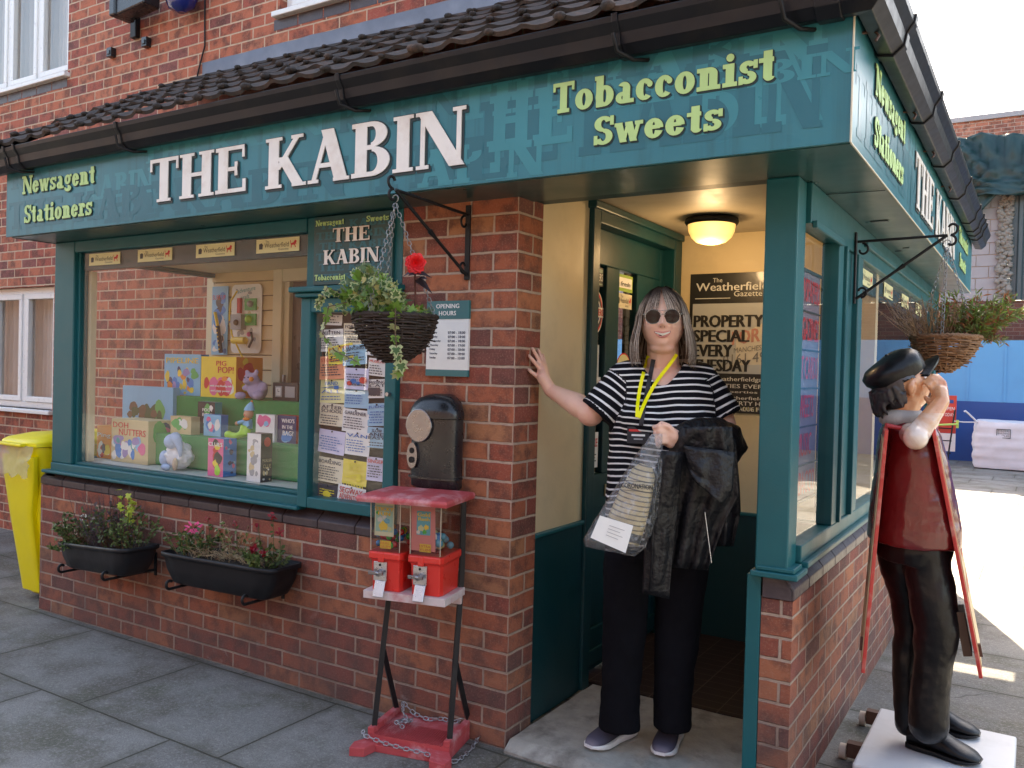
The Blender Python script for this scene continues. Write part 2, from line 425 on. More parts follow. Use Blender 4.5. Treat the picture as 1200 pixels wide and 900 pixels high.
RUST = M('rusty_steel', (.10, .045, .028), rough=.7, var=.4, vscale=40)
STEEL = M('galvanised_steel', (.42, .43, .45), rough=.35, metal=.9, var=.15, vscale=30)
BRK_P = brick('pier_brick', [(0, (.38,.105,.05)), (.2, (.31,.075,.042)), (.36, (.44,.145,.065)), (.54, (.27,.062,.04)), (.68, (.35,.10,.05)), (.84, (.19,.06,.045)), (.92, (.40,.17,.08))], (.50, .36, .27), grime=.85, u0=.0)
BRK_H = brick('house_brick', [(0, (.42,.105,.058)), (.25, (.46,.13,.068)), (.48, (.36,.08,.052)), (.66, (.50,.16,.085)), (.8, (.24,.07,.06)), (.9, (.44,.12,.06))], (.56, .40, .28), bump=.5, u0=.04)
BRK_D = brick('dark_far_brick', [(0, (.09,.035,.03)), (.4, (.12,.045,.035)), (.75, (.07,.03,.028))], (.16, .12, .10), bump=.3)
BRK_O = brick('opposite_brick', [(0, (.055,.025,.02)), (.4, (.04,.02,.016)), (.75, (.065,.03,.022))], (.08, .06, .05), bump=.3)  # brick colours darkened to dim the terrace's reflection in the shop glass
ENG = M('blue_engineering_brick', (.055, .040, .046), rough=.42, var=.35, vscale=14, bump=.4, bscale=70, dirt=.4, dirtcol=(.12, .09, .08))
MORT = M('mortar', (.40, .30, .22), rough=.9, var=.2, bump=.4)

def paving_mat():
    m, t, b = nmat('flagstones')
    g = node(t, 'ShaderNodeNewGeometry'); pos = g.outputs['Position']
    sp = node(t, 'ShaderNodeSeparateXYZ'); L(t, pos, sp.inputs[0])
    wx = mathn(t, 'ADD', sp.outputs[0], mathn(t, 'MULTIPLY', mathn(t, 'SUBTRACT', noisen(t, 7, 4), .5), .012))
    wy = mathn(t, 'ADD', sp.outputs[1], mathn(t, 'MULTIPLY', mathn(t, 'SUBTRACT', noisen(t, 8, 4, vec=mathv(t, pos, 3)), .5), .012))
    yr = mathn(t, 'DIVIDE', mathn(t, 'ADD', wy, .04), .64); row = mathn(t, 'FLOOR', yr); fy = mathn(t, 'SUBTRACT', yr, row)
    off = mathn(t, 'MULTIPLY', mathn(t, 'ADD', row, 1.0), .69)
    xr = mathn(t, 'ADD', mathn(t, 'DIVIDE', mathn(t, 'SUBTRACT', wx, .05), .9), off); cl = mathn(t, 'FLOOR', xr); fx = mathn(t, 'SUBTRACT', xr, cl)
    dy = mathn(t, 'MULTIPLY', mathn(t, 'MINIMUM', fy, mathn(t, 'SUBTRACT', 1., fy)), .64)
    dx = mathn(t, 'MULTIPLY', mathn(t, 'MINIMUM', fx, mathn(t, 'SUBTRACT', 1., fx)), .9)
    d = mathn(t, 'MINIMUM', dx, dy)
    mr = node(t, 'ShaderNodeMapRange'); L(t, d, mr.inputs[0]); mr.inputs[1].default_value = .002; mr.inputs[2].default_value = .006; mr.interpolation_type = 'SMOOTHSTEP'
    mask = mr.outputs[0]
    cx = node(t, 'ShaderNodeCombineXYZ'); L(t, cl, cx.inputs[0]); L(t, row, cx.inputs[1])
    wn = node(t, 'ShaderNodeTexWhiteNoise', noise_dimensions='2D'); L(t, cx.outputs[0], wn.inputs['Vector'])
    base = ramp(t, wn.outputs[0], [(0, (.165,.162,.152)), (.5, (.235,.228,.21)), (1, (.15,.148,.138))])
    base = mixc(t, ramp(t, noisen(t, 1.3, 8, .7), [(.46, 0), (.6, 1)]), base, (.105, .092, .075))      # damp, mossy patches
    base = mixc(t, mathn(t, 'MULTIPLY', ramp(t, noisen(t, 2.2, 8, .7, vec=mathv(t, pos, 11)), [(.5, 0), (.62, 1)]), .7), base, (.085, .085, .052))
    base = mixc(t, mathn(t, 'MULTIPLY', ramp(t, noisen(t, 60, 4, .8), [(.5, 0), (.68, 1)]), .6), base, (.38, .365, .33))
    base = mixc(t, mathn(t, 'MULTIPLY', ramp(t, noisen(t, 160, 3, .8, vec=mathv(t, pos, 5)), [(.5, 0), (.66, 1)]), .6), base, (.04, .037, .032))
    sp1 = ramp(t, noisen(t, 26, 2, .5, vec=mathv(t, pos, 23)), [(.73, 0), (.76, 1)])
    base = mixc(t, mathn(t, 'MULTIPLY', sp1, .5), base, (.30, .29, .27))
    # a few branching cracks
    vo = node(t, 'ShaderNodeTexVoronoi', feature='DISTANCE_TO_EDGE'); vo.inputs['Scale'].default_value = .75
    vv = node(t, 'ShaderNodeVectorMath', operation='ADD'); L(t, pos, vv.inputs[0])
    nz = node(t, 'ShaderNodeTexNoise'); nz.inputs['Scale'].default_value = 3; L(t, pos, nz.inputs['Vector'])
    vs = node(t, 'ShaderNodeVectorMath', operation='SCALE'); L(t, nz.outputs['Color'], vs.inputs[0]); vs.inputs['Scale'].default_value = .3
    L(t, vs.outputs[0], vv.inputs[1]); L(t, vv.outputs[0], vo.inputs['Vector'])
    ck = ramp(t, vo.outputs[0], [(.0, 1), (.0045, 0)]); sel_ = ramp(t, wn.outputs[0], [(.86, 0), (.87, 1)])
    ck = mathn(t, 'MULTIPLY', ck, sel_)
    base = mixc(t, mathn(t, 'MULTIPLY', ck, .75), base, (.03, .028, .022))
    jc = mixc(t, noisen(t, 30, 4), (.018, .017, .014), (.05, .05, .025))
    c = mixc(t, mask, jc, base)
    ed = node(t, 'ShaderNodeMapRange'); L(t, d, ed.inputs[0]); ed.inputs[1].default_value = .0; ed.inputs[2].default_value = .05
    c = mixc(t, mathn(t, 'MULTIPLY', mathn(t, 'SUBTRACT', 1., ed.outputs[0]), .45), c, (.075, .07, .05))
    L(t, c, b.inputs['Base Color'])
    L(t, ramp(t, noisen(t, 3, 6), [(.3, .6), (.7, .9)]), b.inputs['Roughness'])
    tilt = mathn(t, 'MULTIPLY', wn.outputs[0], .3)
    h = mathn(t, 'ADD', mathn(t, 'ADD', mask, tilt), mathn(t, 'MULTIPLY', noisen(t, 80, 5, .8), .8))
    h = mathn(t, 'SUBTRACT', h, mathn(t, 'MULTIPLY', ck, .6))
    bumpn(t, h, .8, .008, b)
    return m
FLAG = paving_mat()
CONC = M('worn_concrete', (.34, .32, .28), rough=.85, var=.4, vscale=16, bump=1, bscale=70, dirt=.95, dirtcol=(.12, .105, .09), dscale=6)

# ------------------------------------------------------------------ ground
mb = MB(FLAG); mb.quad((-60,-60,0), (60,-60,0), (60,80,0), (-60,80,0)); struct('pavement', mb, loc=(0,0,0))
def slab_step():
    mb = MB(CONC)
    nx, ny = 26, 24; g = []
    for j in range(ny+1):
        row = []
        for i in range(nx+1):
            x = .01+(.90-.01)*i/nx; y = -.015 + (.745+.015)*j/ny
            z = .040 - (.030 if j == 0 else 0) + .004*noise.noise(Vector((x*9, y*9, 0)))
            if j == 0: y -= .02*noise.noise(Vector((x*5, 3, 0)))+.012
            row.append((x, y, z))
        g.append(row)
    mb.sheet(g)
    mb.quad((.01,-.027,.0), (.90,-.027,.0), (.90,-.027,.012), (.01,-.027,.012))
    return struct('doorstep', mb)
slab_step()
def tiles():
    m, t, b = nmat('quarry_tiles')
    g = node(t, 'ShaderNodeNewGeometry'); sp = node(t, 'ShaderNodeSeparateXYZ'); L(t, g.outputs['Position'], sp.inputs[0])
    fx = mathn(t, 'FRACT', mathn(t, 'DIVIDE', mathn(t, 'ADD', sp.outputs[0], .02), .155)); fy = mathn(t, 'FRACT', mathn(t, 'DIVIDE', sp.outputs[1], .155/2))
    d = mathn(t, 'MINIMUM', mathn(t, 'MULTIPLY', mathn(t, 'MINIMUM', fx, mathn(t, 'SUBTRACT', 1., fx)), .155), mathn(t, 'MULTIPLY', mathn(t, 'MINIMUM', fy, mathn(t, 'SUBTRACT', 1., fy)), .0775))
    mr = node(t, 'ShaderNodeMapRange'); L(t, d, mr.inputs[0]); mr.inputs[1].default_value = .0015; mr.inputs[2].default_value = .003
    c = mixc(t, mr.outputs[0], (.11, .08, .065), mixc(t, noisen(t, 12, 5), (.018, .009, .008), (.034, .015, .012)))
    L(t, c, b.inputs['Base Color']); b.inputs['Roughness'].default_value = .45
    bumpn(t, mr.outputs[0], .4, .003, b)
    mb = MB(m); mb.box(-.10, 1.0, .745, 1.80, .0, .046); struct('porch_floor', mb)
tiles()

# ------------------------------------------------------------------ the house behind (front wall y = 1.15) with its windows
HY = 1.15
house = thing('brick_house', 'red brick two storey house with white framed windows rising behind the shop', 'house', (-5, HY, 0))
def wall_with_holes(mb, x0, x1, z0, z1, holes, y):
    """front face split round rectangular openings; reveals are added"""
    xs = sorted(set([x0, x1]+[h[0] for h in holes]+[h[1] for h in holes])); zs = sorted(set([z0, z1]+[h[2] for h in holes]+[h[3] for h in holes]))
    for i in range(len(xs)-1):
        for j in range(len(zs)-1):
            cx, cz = (xs[i]+xs[i+1])/2, (zs[j]+zs[j+1])/2
            if any(h[0] < cx < h[1] and h[2] < cz < h[3] for h in holes): continue
            mb.quad((xs[i], y, zs[j]), (xs[i+1], y, zs[j]), (xs[i+1], y, zs[j+1]), (xs[i], y, zs[j+1]))
    for a, b, c, d in holes:
        r = .11
        mb.quad((a,y,c), (a,y,d), (a,y+r,d), (a,y+r,c)); mb.quad((b,y,c), (b,y+r,c), (b,y+r,d), (b,y,d))
        mb.quad((a,y,d), (b,y,d), (b,y+r,d), (a,y+r,d)); mb.quad((a,y,c), (a,y+r,c), (b,y+r,c), (b,y,c))
W1 = (-6.55, -5.03, 3.80, 5.05); W2 = (-6.75, -5.17, 1.06, 2.09); W3 = (-2.60, -1.35, 3.80, 5.05)
mb = MB(BRK_H)
wall_with_holes(mb, -14, -3.0, 0, 3.6, [W2], HY); wall_with_holes(mb, -14, .55, 3.6, 6.2, [W1, W3], HY); wall_with_holes(mb, -3.0, .55, 2.5, 3.6, [], HY)
mb.quad((.55, HY, 2.6), (.55, 4.2, 2.6), (.55, 4.2, 6.2), (.55, HY, 6.2))
mb.quad((.55, 4.2, 2.6), (-14, 4.2, 2.6), (-14, 4.2, 6.2), (.55, 4.2, 6.2))
mb.build('wall', house)
SLATE = M('roof_slate', (.05, .05, .06), rough=.6, var=.3)
mb = MB(SLATE); mb.prism([(-14.2, HY-.3, 6.12), (-14.2, 2.7, 7.1), (-14.2, 4.5, 6.12)], (15.0, 0, 0)); mb.build('roof', house)
PANEG = glass('house_window_glass', extra=.05)
CURT = M('net_curtain', (.50, .46, .42), rough=.9, var=.15, vscale=5)
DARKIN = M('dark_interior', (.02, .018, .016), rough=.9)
def house_window(wd, lab, two=True):
    x0, x1, z0, z1 = wd; y = HY+.06
    fr = MB(WHITEF); t = .055
    for a, b, c, d in ((x0,x1,z0,z0+t), (x0,x1,z1-t,z1), (x0,x0+t,z0+t,z1-t), (x1-t,x1,z0+t,z1-t)): fr.box(a, b, y, y+.06, c, d)
    n = 3; wdt = (x1-x0-2*t)/n
    for k in range(1, n): fr.box(x0+t+wdt*k-.03, x0+t+wdt*k+.03, y+.001, y+.059, z0+t, z1-t)
    for k in range(n):
        a = x0+t+wdt*k+(.03 if k else 0); b = x0+t+wdt*(k+1)-(.03 if k < n-1 else 0)
        for p in ((a,b,z0+t,z0+t+.045), (a,b,z1-t-.045,z1-t), (a,a+.045,z0+t+.045,z1-t-.045), (b-.045,b,z0+t+.045,z1-t-.045)): fr.box(p[0], p[1], y-.012, y+.03, p[2], p[3])
    f = fr.build('window', house, bevel=.005); f['label'] = lab
    s = MB(WHITEF); s.box(x0-.03, x1+.03, HY-.05, y+.01, z0-.035, z0); s.build('sill', f, bevel=.006)
    p = MB(PANEG); p.quad((x0+t, y+.02, z0+t), (x1-t, y+.02, z0+t), (x1-t, y+.02, z1-t), (x0+t, y+.02, z1-t)); p.build('pane', f)
    c = MB(CURT); g = []
    for j in range(2):
        g.append([(x0+.02+(x1-x0-.04)*i/160, y+.16+.028*math.sin(i*.9)+.02*noise.noise(Vector((i*.2, j, x0))), z0 if j == 0 else z1) for i in range(161)])
    c.sheet(g); c.build('curtain', f)
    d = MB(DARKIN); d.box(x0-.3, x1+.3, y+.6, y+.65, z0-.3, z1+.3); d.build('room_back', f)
house_window(W1, 'upper white casement window with grey curtains')
house_window(W2, 'lower white window with net curtains beside the yellow bin')
house_window(W3, 'upper white window over the grey lead flashing')
# dark soldier course below the upper windows
for wd in (W1, W3):
    mb = MB(ENG)
    x = wd[0]-.05
    while x < wd[1]:
        mb.box(x, min(x+.215, wd[1]+.05), HY-.002, HY+.01, wd[2]-.035-.072, wd[2]-.037); x += .225
    mb.build('window_apron', house)
# lead flashing over the lean-to roof
LEAD = M('lead_sheet', (.17, .18, .21), rough=.55, metal=.0, var=.35, vscale=6, bump=.5, bscale=20, dirt=.4, dirtcol=(.30, .31, .33))
mb = MB(LEAD); g = []
for j, (z, dy) in enumerate(((3.42, -.10), (3.47, -.03), (3.50, -.006), (3.60, -.006))):
    g.append([(-3.36+(3.95)*i/60, HY+dy+.003*noise.noise(Vector((i*.5, j, 0))), z+.006*noise.noise(Vector((i*.4, j*2, 3)))) for i in range(61)])
mb.sheet(g); o = mb.build('flashing', house, solid=.003)
mb = MB(BLACK)
pts = [at_y(240, y_, HY-.012) for y_ in range(-30, 55, 12)] + [at_y(237, 65, HY-.012), at_y(232, 85, HY-.012), at_y(229, 103, HY-.012)]
mb.tube(pts, .006, 6); one('cable', mb, 'thin black cable hanging down the upper house wall to the roof', 'cable')
for u, v, l in ((133.5, 63, 'left'), (174.5, 51, 'right')):
    p = at_y(u, v, HY)
    mb = MB(BLACKP); mb.box(p.x-.03, p.x+.03, HY-.045, HY, p.z-.035, p.z+.035); mb.box(p.x-.018, p.x+.018, HY-.052, HY-.045, p.z-.02, p.z+.012)
    one('wall_clip', mb, f'small black clip on the upper wall, {l} one of two under the iron bracket', 'clip', 'black clips on the upper wall', bevel=.006)
# iron sign bracket high on the wall
br = thing('iron_wall_bracket', 'heavy black iron bracket high on the house wall at the top edge of the photo', 'bracket', tuple(at_y(160, 25, HY)))
a = at_y(161, 46, HY); b_ = at_y(158, -12, HY)
mb = MB(BLACK); mb.box(a.x-.035, a.x+.035, HY-.04, HY, a.z, b_.z+.2); mb.build('wall_plate', br, bevel=.006)
mb = MB(BLACK); mb.tube([(a.x, HY-.02, a.z+.25), (a.x-.02, HY-.14, a.z+.40), (a.x-.05, HY-.34, a.z+.62)], .028, 8); mb.build('brace', br)
p1 = at_y(143, 14, HY-.15); p2 = at_y(178, -2, HY-.15)
mb = MB(BLACKP); mb.obox((p1+p2)/2, p2-p1, (0, 1, 0), (0, 0, 1), (p2-p1).length/2, .07, .055); mb.obox(p1+Vector((0, 0, .02)), (1, 0, 0), (0, 1, 0), (0, 0, 1), .035, .085, .075); mb.build('lamp_housing', br, bevel=.012)
BLUEG = M('blue_glass', (.01, .02, .16), rough=.1, coat=.6)
p = at_y(213, -2, HY-.12); mb = MB(BLUEG)
mb.loft([[Vector((p.x+r*math.cos(a_)*1.0, p.y+r*.8*math.sin(a_), p.z+z)) for a_ in [k*math.pi/5 for k in range(10)]] for r, z in ((.03, -.10), (.10, -.07), (.13, .0), (.12, .16), (.09, .2))])
mb.use(BLACK); mb.box(p.x-.02, p.x+.02, p.y, HY, p.z+.1, p.z+.14)
one('blue_lantern', mb, 'faceted dark blue glass lantern on the upper wall right of the iron bracket', 'lantern')

# ------------------------------------------------------------------ background street (beyond the shop)
LB = M('light_blue_hoarding', (.08, .33, .60), rough=.5, var=.08, vscale=1.2, dirt=.15, dirtcol=(.07, .2, .42))
DB = M('dark_blue_hoarding', (.008, .065, .25), rough=.5, var=.12, vscale=1.5)
hd = thing('blue_hoarding', 'blue painted boarding with a dark blue lower band at the end of the lane', 'fence', (0, 15.4, 0))
mb = MB(DB); mb.box(-8, 14, 15.40, 15.46, 0, 1.13); mb.build('lower_panel', hd)
mb = MB(LB); mb.box(-8, 14, 15.41, 15.46, 1.13, 2.28)
x = -8
while x < 14: mb.box(x-.02, x+.02, 15.395, 15.41, 1.14, 2.28); x += .61
mb.build('upper_panel', hd)
fb = thing('far_building', 'far building of dark brick, pale blocks and green corrugated sheeting behind the blue boarding', 'building', (0, 16.2, 0))
mb = MB(BRK_D); mb.box(-8, 16, 16.0, 16.5, 0, 3.061); mb.build('lower_wall', fb)
BLK = M('concrete_block', (.30, .30, .32), rough=.8, var=.12, vscale=4, bump=.3)
mb = MB(MORT); mb.box(-8, 1.1, 16.02, 16.3, 3.0615, 5.76); mb.build('block_mortar', fb)
mb = MB(BLK)
for r in range(12):
    x = -8 - (r % 2)*.22
    while x < 1.0:
        mb.box(x, x+.43, 16.0, 16.2, 3.06+r*.225, 3.06+r*.225+.213); x += .44
mb.build('block_wall', fb, bevel=.006)
GREYG = M('green_corrugated_steel', (.045, .075, .085), rough=.45, var=.15, vscale=1.5)
mb = MB(GREYG); g = []
prof = [(0,0), (.10,0), (.13,.05), (.19,.05), (.22,0)]
xs = []; x = 1.15
while x < 12:
    for px_, dy in prof: xs.append((x+px_, 15.98-dy))
    x += .25
mb.sheet([[(a, b, 3.06) for a, b in xs], [(a, b, 5.25) for a, b in xs]], False); mb.build('corrugated_sheet', fb)
RUB = M('rubble_edge', (.22, .21, .19), rough=.9, var=.5, vscale=9, bump=1, bscale=12, dirt=.6, dirtcol=(.12, .11, .09))
mb = MB(RUB); rg = random.Random(4)
for k in range(90):
    z = 3.05+k*.025; [mb.ball((1.06+rg.uniform(-.12, .10), 15.93+rg.uniform(-.03, .03), z+rg.uniform(-.02, .02)), rg.uniform(.018, .05), 6, 4, (1.3, .8, .9)) for _ in range(5)]
mb.build('broken_edge', fb)
BRK_T = brick('parapet_brick', [(0, (.38,.14,.09)), (.5, (.30,.11,.08)), (.8, (.42,.18,.12))], (.4, .32, .26), bump=.3)
mb = MB(BRK_T); mb.box(-.6, 14, 16.6, 17, 4.6, 6.72); mb.build('parapet', fb)
mb = MB(BLK); mb.box(-.64, 14, 16.55, 17.05, 6.72, 6.82); mb.build('coping', fb)
TARP = M('green_tarpaulin', (.010, .040, .044), rough=.4, var=.35, vscale=3, spec=.35)
mb = MB(TARP); g = []
for j in range(25):
    f = j/24; row = []
    for i in range(71):
        x = -.35+ (9.5)*i/70; r = math.hypot(x-1.05, (f-.85)*1.4)
        fold = .15*math.sin(18*math.atan2((f-.98)*1.3, x-1.02)+2*noise.noise(Vector((x, f, 0))))*min(1, r*2) + .05*noise.noise(Vector((x*3, f*5, 2)))
        z = 5.05 + 1.15*(1-f) + .06*math.sin(x*3+f) - .3*max(0, .5-abs(x-.2))*(f > .6)
        row.append((x, 15.86-.25*f+fold, z))
    g.append(row)
mb.sheet(g)
g = []
for j in range(10):
    f = j/9; g.append([(-.1+1.15*i/12*(1-f*.75), 15.7+.05*math.sin(i*2+f*2), 5.2-f*1.25+.25*(i/12)*f) for i in range(13)])
mb.sheet(g)
one('tarpaulin', mb, 'dark green tarpaulin with folds draped over the top of the far building', 'tarpaulin', solid=.01)

# builders bag
BAGW = M('white_woven_bag', (.62, .62, .66), rough=.6, var=.08, vscale=5, bump=.4, bscale=14, dirt=.2, dirtcol=(.4,.38,.36))
bag = thing('builders_bag', 'white woven builders bag standing against the blue boarding', 'sack', (1.25, 14.3, 0))
mb = MB(BAGW); rings = []
for j in range(15):
    f = j/14; z = .02+.80*f; hw = .475+.03*math.sin(f*3.1)+.01*math.sin(f*30); ring = []
    for k in range(48):
        a = 2*math.pi*k/48; c, s_ = math.cos(a), math.sin(a); n_ = 7
        q = (abs(c)**n_+abs(s_)**n_)**(-1/n_); wr = .02*noise.noise(Vector((c*3, s_*3, f*9)))
        ring.append(Vector((1.23+c*q*(hw+wr), 14.42+s_*q*(hw+wr), z+(.03*noise.noise(Vector((c*2, s_*2, 5))) if j == 14 else 0))))
    rings.append(ring)
mb.loft(rings); mb.build('body', bag)
p0 = at_y(1178, 495, 13.9)
mb = MB(BAGW); mb.tube([(.80, 13.98, .80), (.74, 13.95, .87), (.66, 13.93, .95), (.62, 13.9, .99), (.60, 13.9, .975)], .016, 6); mb.tube([(.80, 13.98, .80), (.60, 13.95, .79), (.45, 13.94, .80)], .012, 6); mb.build('lifting_loop', bag)
mb = MB(DKOUT); O = Vector((1.10, 13.925, .55))
for a, b, c, d in ((0,.21,.145,.155), (0,.21,0,.01), (0,.01,.01,.145), (.20,.21,.01,.145)): mb.box(O.x+a, O.x+b, 13.912, 13.92, O.z+c, O.z+d)
for k, s_ in enumerate(('BUILDERS', 'BUILDING', 'SUPPLIES')): text(mb, s_, (O.x+.02, 13.914, O.z+.108-k*.042), (1,0,0), (0,0,1), (0,-1,0), width=.17, height=.03)
mb.build('printed_label', bag)
GRY = M('yellow_green_strap', (.45, .60, .12), rough=.5)
mb = MB(GRY); q0 = at_y(1098, 498, 13.2); q1 = at_y(1122, 497, 13.9)
mb.tube([q0-Vector((.5,0,.02)), q0, q1], .018, 6); mb.box(q1.x-.02, q1.x+.02, 13.88, 13.92, q1.z-.07, q1.z+.07)
one('strap', mb, 'yellow green plastic strap stretched out to the white builders bag', 'strap')
# red notice easel
REDB = M('red_board', (.55, .05, .035), rough=.45)
ez = thing('notice_easel', 'red notice board on a black metal easel behind the statue', 'sign', (.35, 14.9, 0))
e0 = at_y(1100, 463, 14.6); e1 = at_y(1119, 532, 14.6)
mb = MB(REDB); mb.box(e0.x-.3, e1.x, 14.6, 14.63, .55, e0.z); mb.use(WHITE); mb.box(e0.x-.3, e1.x, 14.6, 14.63, .22, .545)
mb.use(DB); mb.box(e1.x-.17, e1.x-.05, 14.59, 14.6, e0.z-.14, e0.z-.08)
mb.use(WHITE); text(mb, 'OPEN', (e1.x-.20, 14.598, e0.z-.27), (1,0,0), (0,0,1), (0,-1,0), width=.17, height=.06); text(mb, 'TODAY', (e1.x-.22, 14.598, e0.z-.38), (1,0,0), (0,0,1), (0,-1,0), width=.19, height=.06)
mb.build('board', ez)
mb = MB(BLACK)
for dx in (-.28, .0): mb.tube([(e1.x-.1+dx, 14.3, 0), (e1.x-.02+dx, 14.57, .98)], .015, 6)
for z in (.2, .42, .64): mb.tube([(e1.x-.40, 14.36+z*.24, z), (e1.x-.05, 14.36+z*.24, z)], .012, 6)
mb.build('frame', ez)

# ------------------------------------------------------------------ the street opposite, behind the camera (seen only in the window glass)
op = thing('terraced_house', 'darkened brick terrace across the street, seen mirrored in the shop glass', 'house', (0, -11, 0))
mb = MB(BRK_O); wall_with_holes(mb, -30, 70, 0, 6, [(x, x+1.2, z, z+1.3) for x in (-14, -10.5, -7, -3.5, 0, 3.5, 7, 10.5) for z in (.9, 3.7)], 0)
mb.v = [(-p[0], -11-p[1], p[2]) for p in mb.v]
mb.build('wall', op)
mb = MB(SLATE); mb.prism([(-70.3, -10.7, 5.95), (-70.3, -13, 7.3), (-70.3, -15, 5.95)], (100.6, 0, 0)); mb.build('roof', op)
for x in (-14, -10.5, -7, -3.5, 0, 3.5, 7, 10.5):
    for z in (.9, 3.7):
        mb = MB(WHITEF); x_ = -x-1.2
        for p in ((0,1.2,0,.07), (0,1.2,1.23,1.3), (0,.07,.07,1.23), (1.13,1.2,.07,1.23), (.57,.63,.07,1.23)): mb.box(x_+p[0], x_+p[1], -11.1, -11.04, z+p[2], z+p[3])
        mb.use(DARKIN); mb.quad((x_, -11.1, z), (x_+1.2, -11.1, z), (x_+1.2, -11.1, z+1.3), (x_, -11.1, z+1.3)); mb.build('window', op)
# ------------------------------------------------------------------ the shop
shop = thing('corner_shop', 'small brick corner shop with teal window frames and an open porch', 'shop', (0, 0, 0))
def engineering_sill(mb, pts_fn, length, along, start=0.):
    pass
# brick base, pier, right return
mb = MB(BRK_P)
mb.box(-3.275, -.571, 0, .11, 0, .745); mb.build('front_wall', shop)
mb = MB(BRK_P); mb.box(-.57, 0, 0, .19, 0, 2.165); mb.build('pier', shop)
mb = MB(BRK_P); mb.box(-3.275, -3.165, .112, HY-.002, 0, .745); mb.build('return_wall', shop)
mb = MB(BRK_P); mb.box(.945, 1.05, .12, 4.45, 0, .728); mb.build('side_wall', shop)
# bevelled blue brick sills: each brick a block with a chamfered front
def sill_run(name, p0, dirv, n, out, z0, z1, depth=.13, cham=.045, bl=.219, pitch=.225, first=0.):
    mb = MB(ENG); p0 = Vector(p0); d = Vector(dirv); o = Vector(out)
    for k in range(n):
        a = p0 + d*(first+k*pitch)
        prof = [Vector((0,0,z0)) + o*.004, Vector((0,0,z0+(z1-z0)*.42)) + o*.004, Vector((0,0,z1)) - o*cham, Vector((0,0,z1)) - o*depth, Vector((0,0,z0)) - o*depth]
        mb.prism([a+q for q in prof], d*bl)
    mb.use(MORT)
    a = p0 + d*first
    prof = [Vector((0,0,z0)), Vector((0,0,z0+(z1-z0)*.42-.002)), Vector((0,0,z1-.006)) - o*(cham+.002), Vector((0,0,z1-.006)) - o*(depth-.004), Vector((0,0,z0)) - o*(depth-.004)]
    mb.prism([a+q-o*.004 for q in prof], d*(n*pitch-.008))
    return mb.build(name, shop, bevel=.0045)
sill_run('front_sill', (-3.275, 0, 0), (1, 0, 0), 12, (0, -1, 0), .748, .832)
sill_run('return_sill', (-3.275, .0, 0), (0, 1, 0), 5, (-1, 0, 0), .748, .832, first=.01)
sill_run('side_sill', (1.05, .12, 0), (0, 1, 0), 19, (1, 0, 0), .731, .822, cham=.04)
mb = MB(ENG)
mb.prism([(.950, .118, .731), (1.048, .118, .731), (1.048, .118, .77), (1.01, .118, .822), (.950, .118, .822)], (0, .002, 0)); mb.prism([(.950, .1175, .733), (1.045, .1175, .733), (1.045, .1175, .765), (1.008, .1175, .818), (.950, .1175, .818)], (0, -.006, 0)); mb.build('corner_sill', shop)

# front window frame
mb = MB(TEAL)
mb.box(-3.16, -1.135, -.012, .09, .836, .885)          # bottom rail
mb.box(-3.16, -2.965, -.006, .10, .885, 2.16)          # left post
mb.box(-2.965, -1.135, -.004, .09, 2.095, 2.16)        # head
mb.box(-3.20, -1.12, -.045, .02, .824, .842)           # drip
mb.build('window_frame', shop, bevel=.006)
mb = MB(TEAL)
mb.box(-2.965, -2.945, .018, .07, .885, 2.095); mb.box(-2.945, -1.155, .018, .07, .885, .90)
mb.build('glazing_bead', shop, bevel=.003)
mb = MB(TEALD); mb.box(-2.945, -1.137, .034, .066, 1.995, 2.095); mb.build('top_panel', shop, bevel=.003)
PANE = glass('shop_window_glass', extra=.0)
mb = MB(PANE); mb.quad((-2.945, .028, .90), (-1.137, .028, .90), (-1.137, .028, 2.095), (-2.945, .028, 2.095)); mb.build('display_pane', shop)
# left glazed return
mb = MB(TEAL)
mb.box(-3.16, -3.10, .10, 1.13, .834, .90); mb.build('return_bottom_rail', shop, bevel=.004)
mb = MB(TEAL); mb.box(-3.16, -3.10, .10, 1.13, 2.07, 2.16); mb.build('return_top_rail', shop, bevel=.004)
for q in ((-3.19, -3.12, 1.085, 1.148, .9, 2.07), (-3.099, -2.975, .105, .115, .9, 2.1), (-2.962, -2.925, .075, .11, .90, 1.995)):
    mb = MB(CREAMW); mb.box(*q); mb.build('inner_post', shop)
mb = MB(PANE); mb.quad((-3.13, .11, .9), (-3.13, 1.08, .9), (-3.13, 1.08, 2.07), (-3.13, .11, 2.07)); mb.build('return_pane', shop)
# notice window (glazed case) right of the display window
mb = MB(TEAL)
mb.box(-1.135, -1.075, -.03, .10, .84, 1.79); mb.box(-.632, -.572, -.03, .10, .84, 1.79)
mb.box(-1.075, -.632, -.028, .10, .84, .89); mb.box(-1.075, -.632, -.028, .10, 1.725, 1.79)
mb.box(-1.150, -.560, -.055, .10, 1.792, 1.812); mb.box(-1.175, -.555, -.072, .10, 1.814, 1.838)
mb.box(-1.134, -.572, .0, .10, 1.839, 2.16)
mb.build('notice_case_frame', shop, bevel=.005)
mb = MB(M('noticeboard_felt', (.028, .022, .02), rough=.95)); mb.box(-1.074, -.633, .05, .07, .89, 1.725); mb.build('notice_backing', shop)
mb = MB(PANE); mb.quad((-1.074, -.008, .89), (-.633, -.008, .89), (-.633, -.008, 1.725), (-1.074, -.008, 1.725)); mb.build('notice_pane', shop)
mb = MB(STEEL); q = at_y(456, 462, -.034); mb.tube([(q.x, -.03, q.z), (q.x, -.05, q.z)], .009, 10); mb.build('lock', shop)

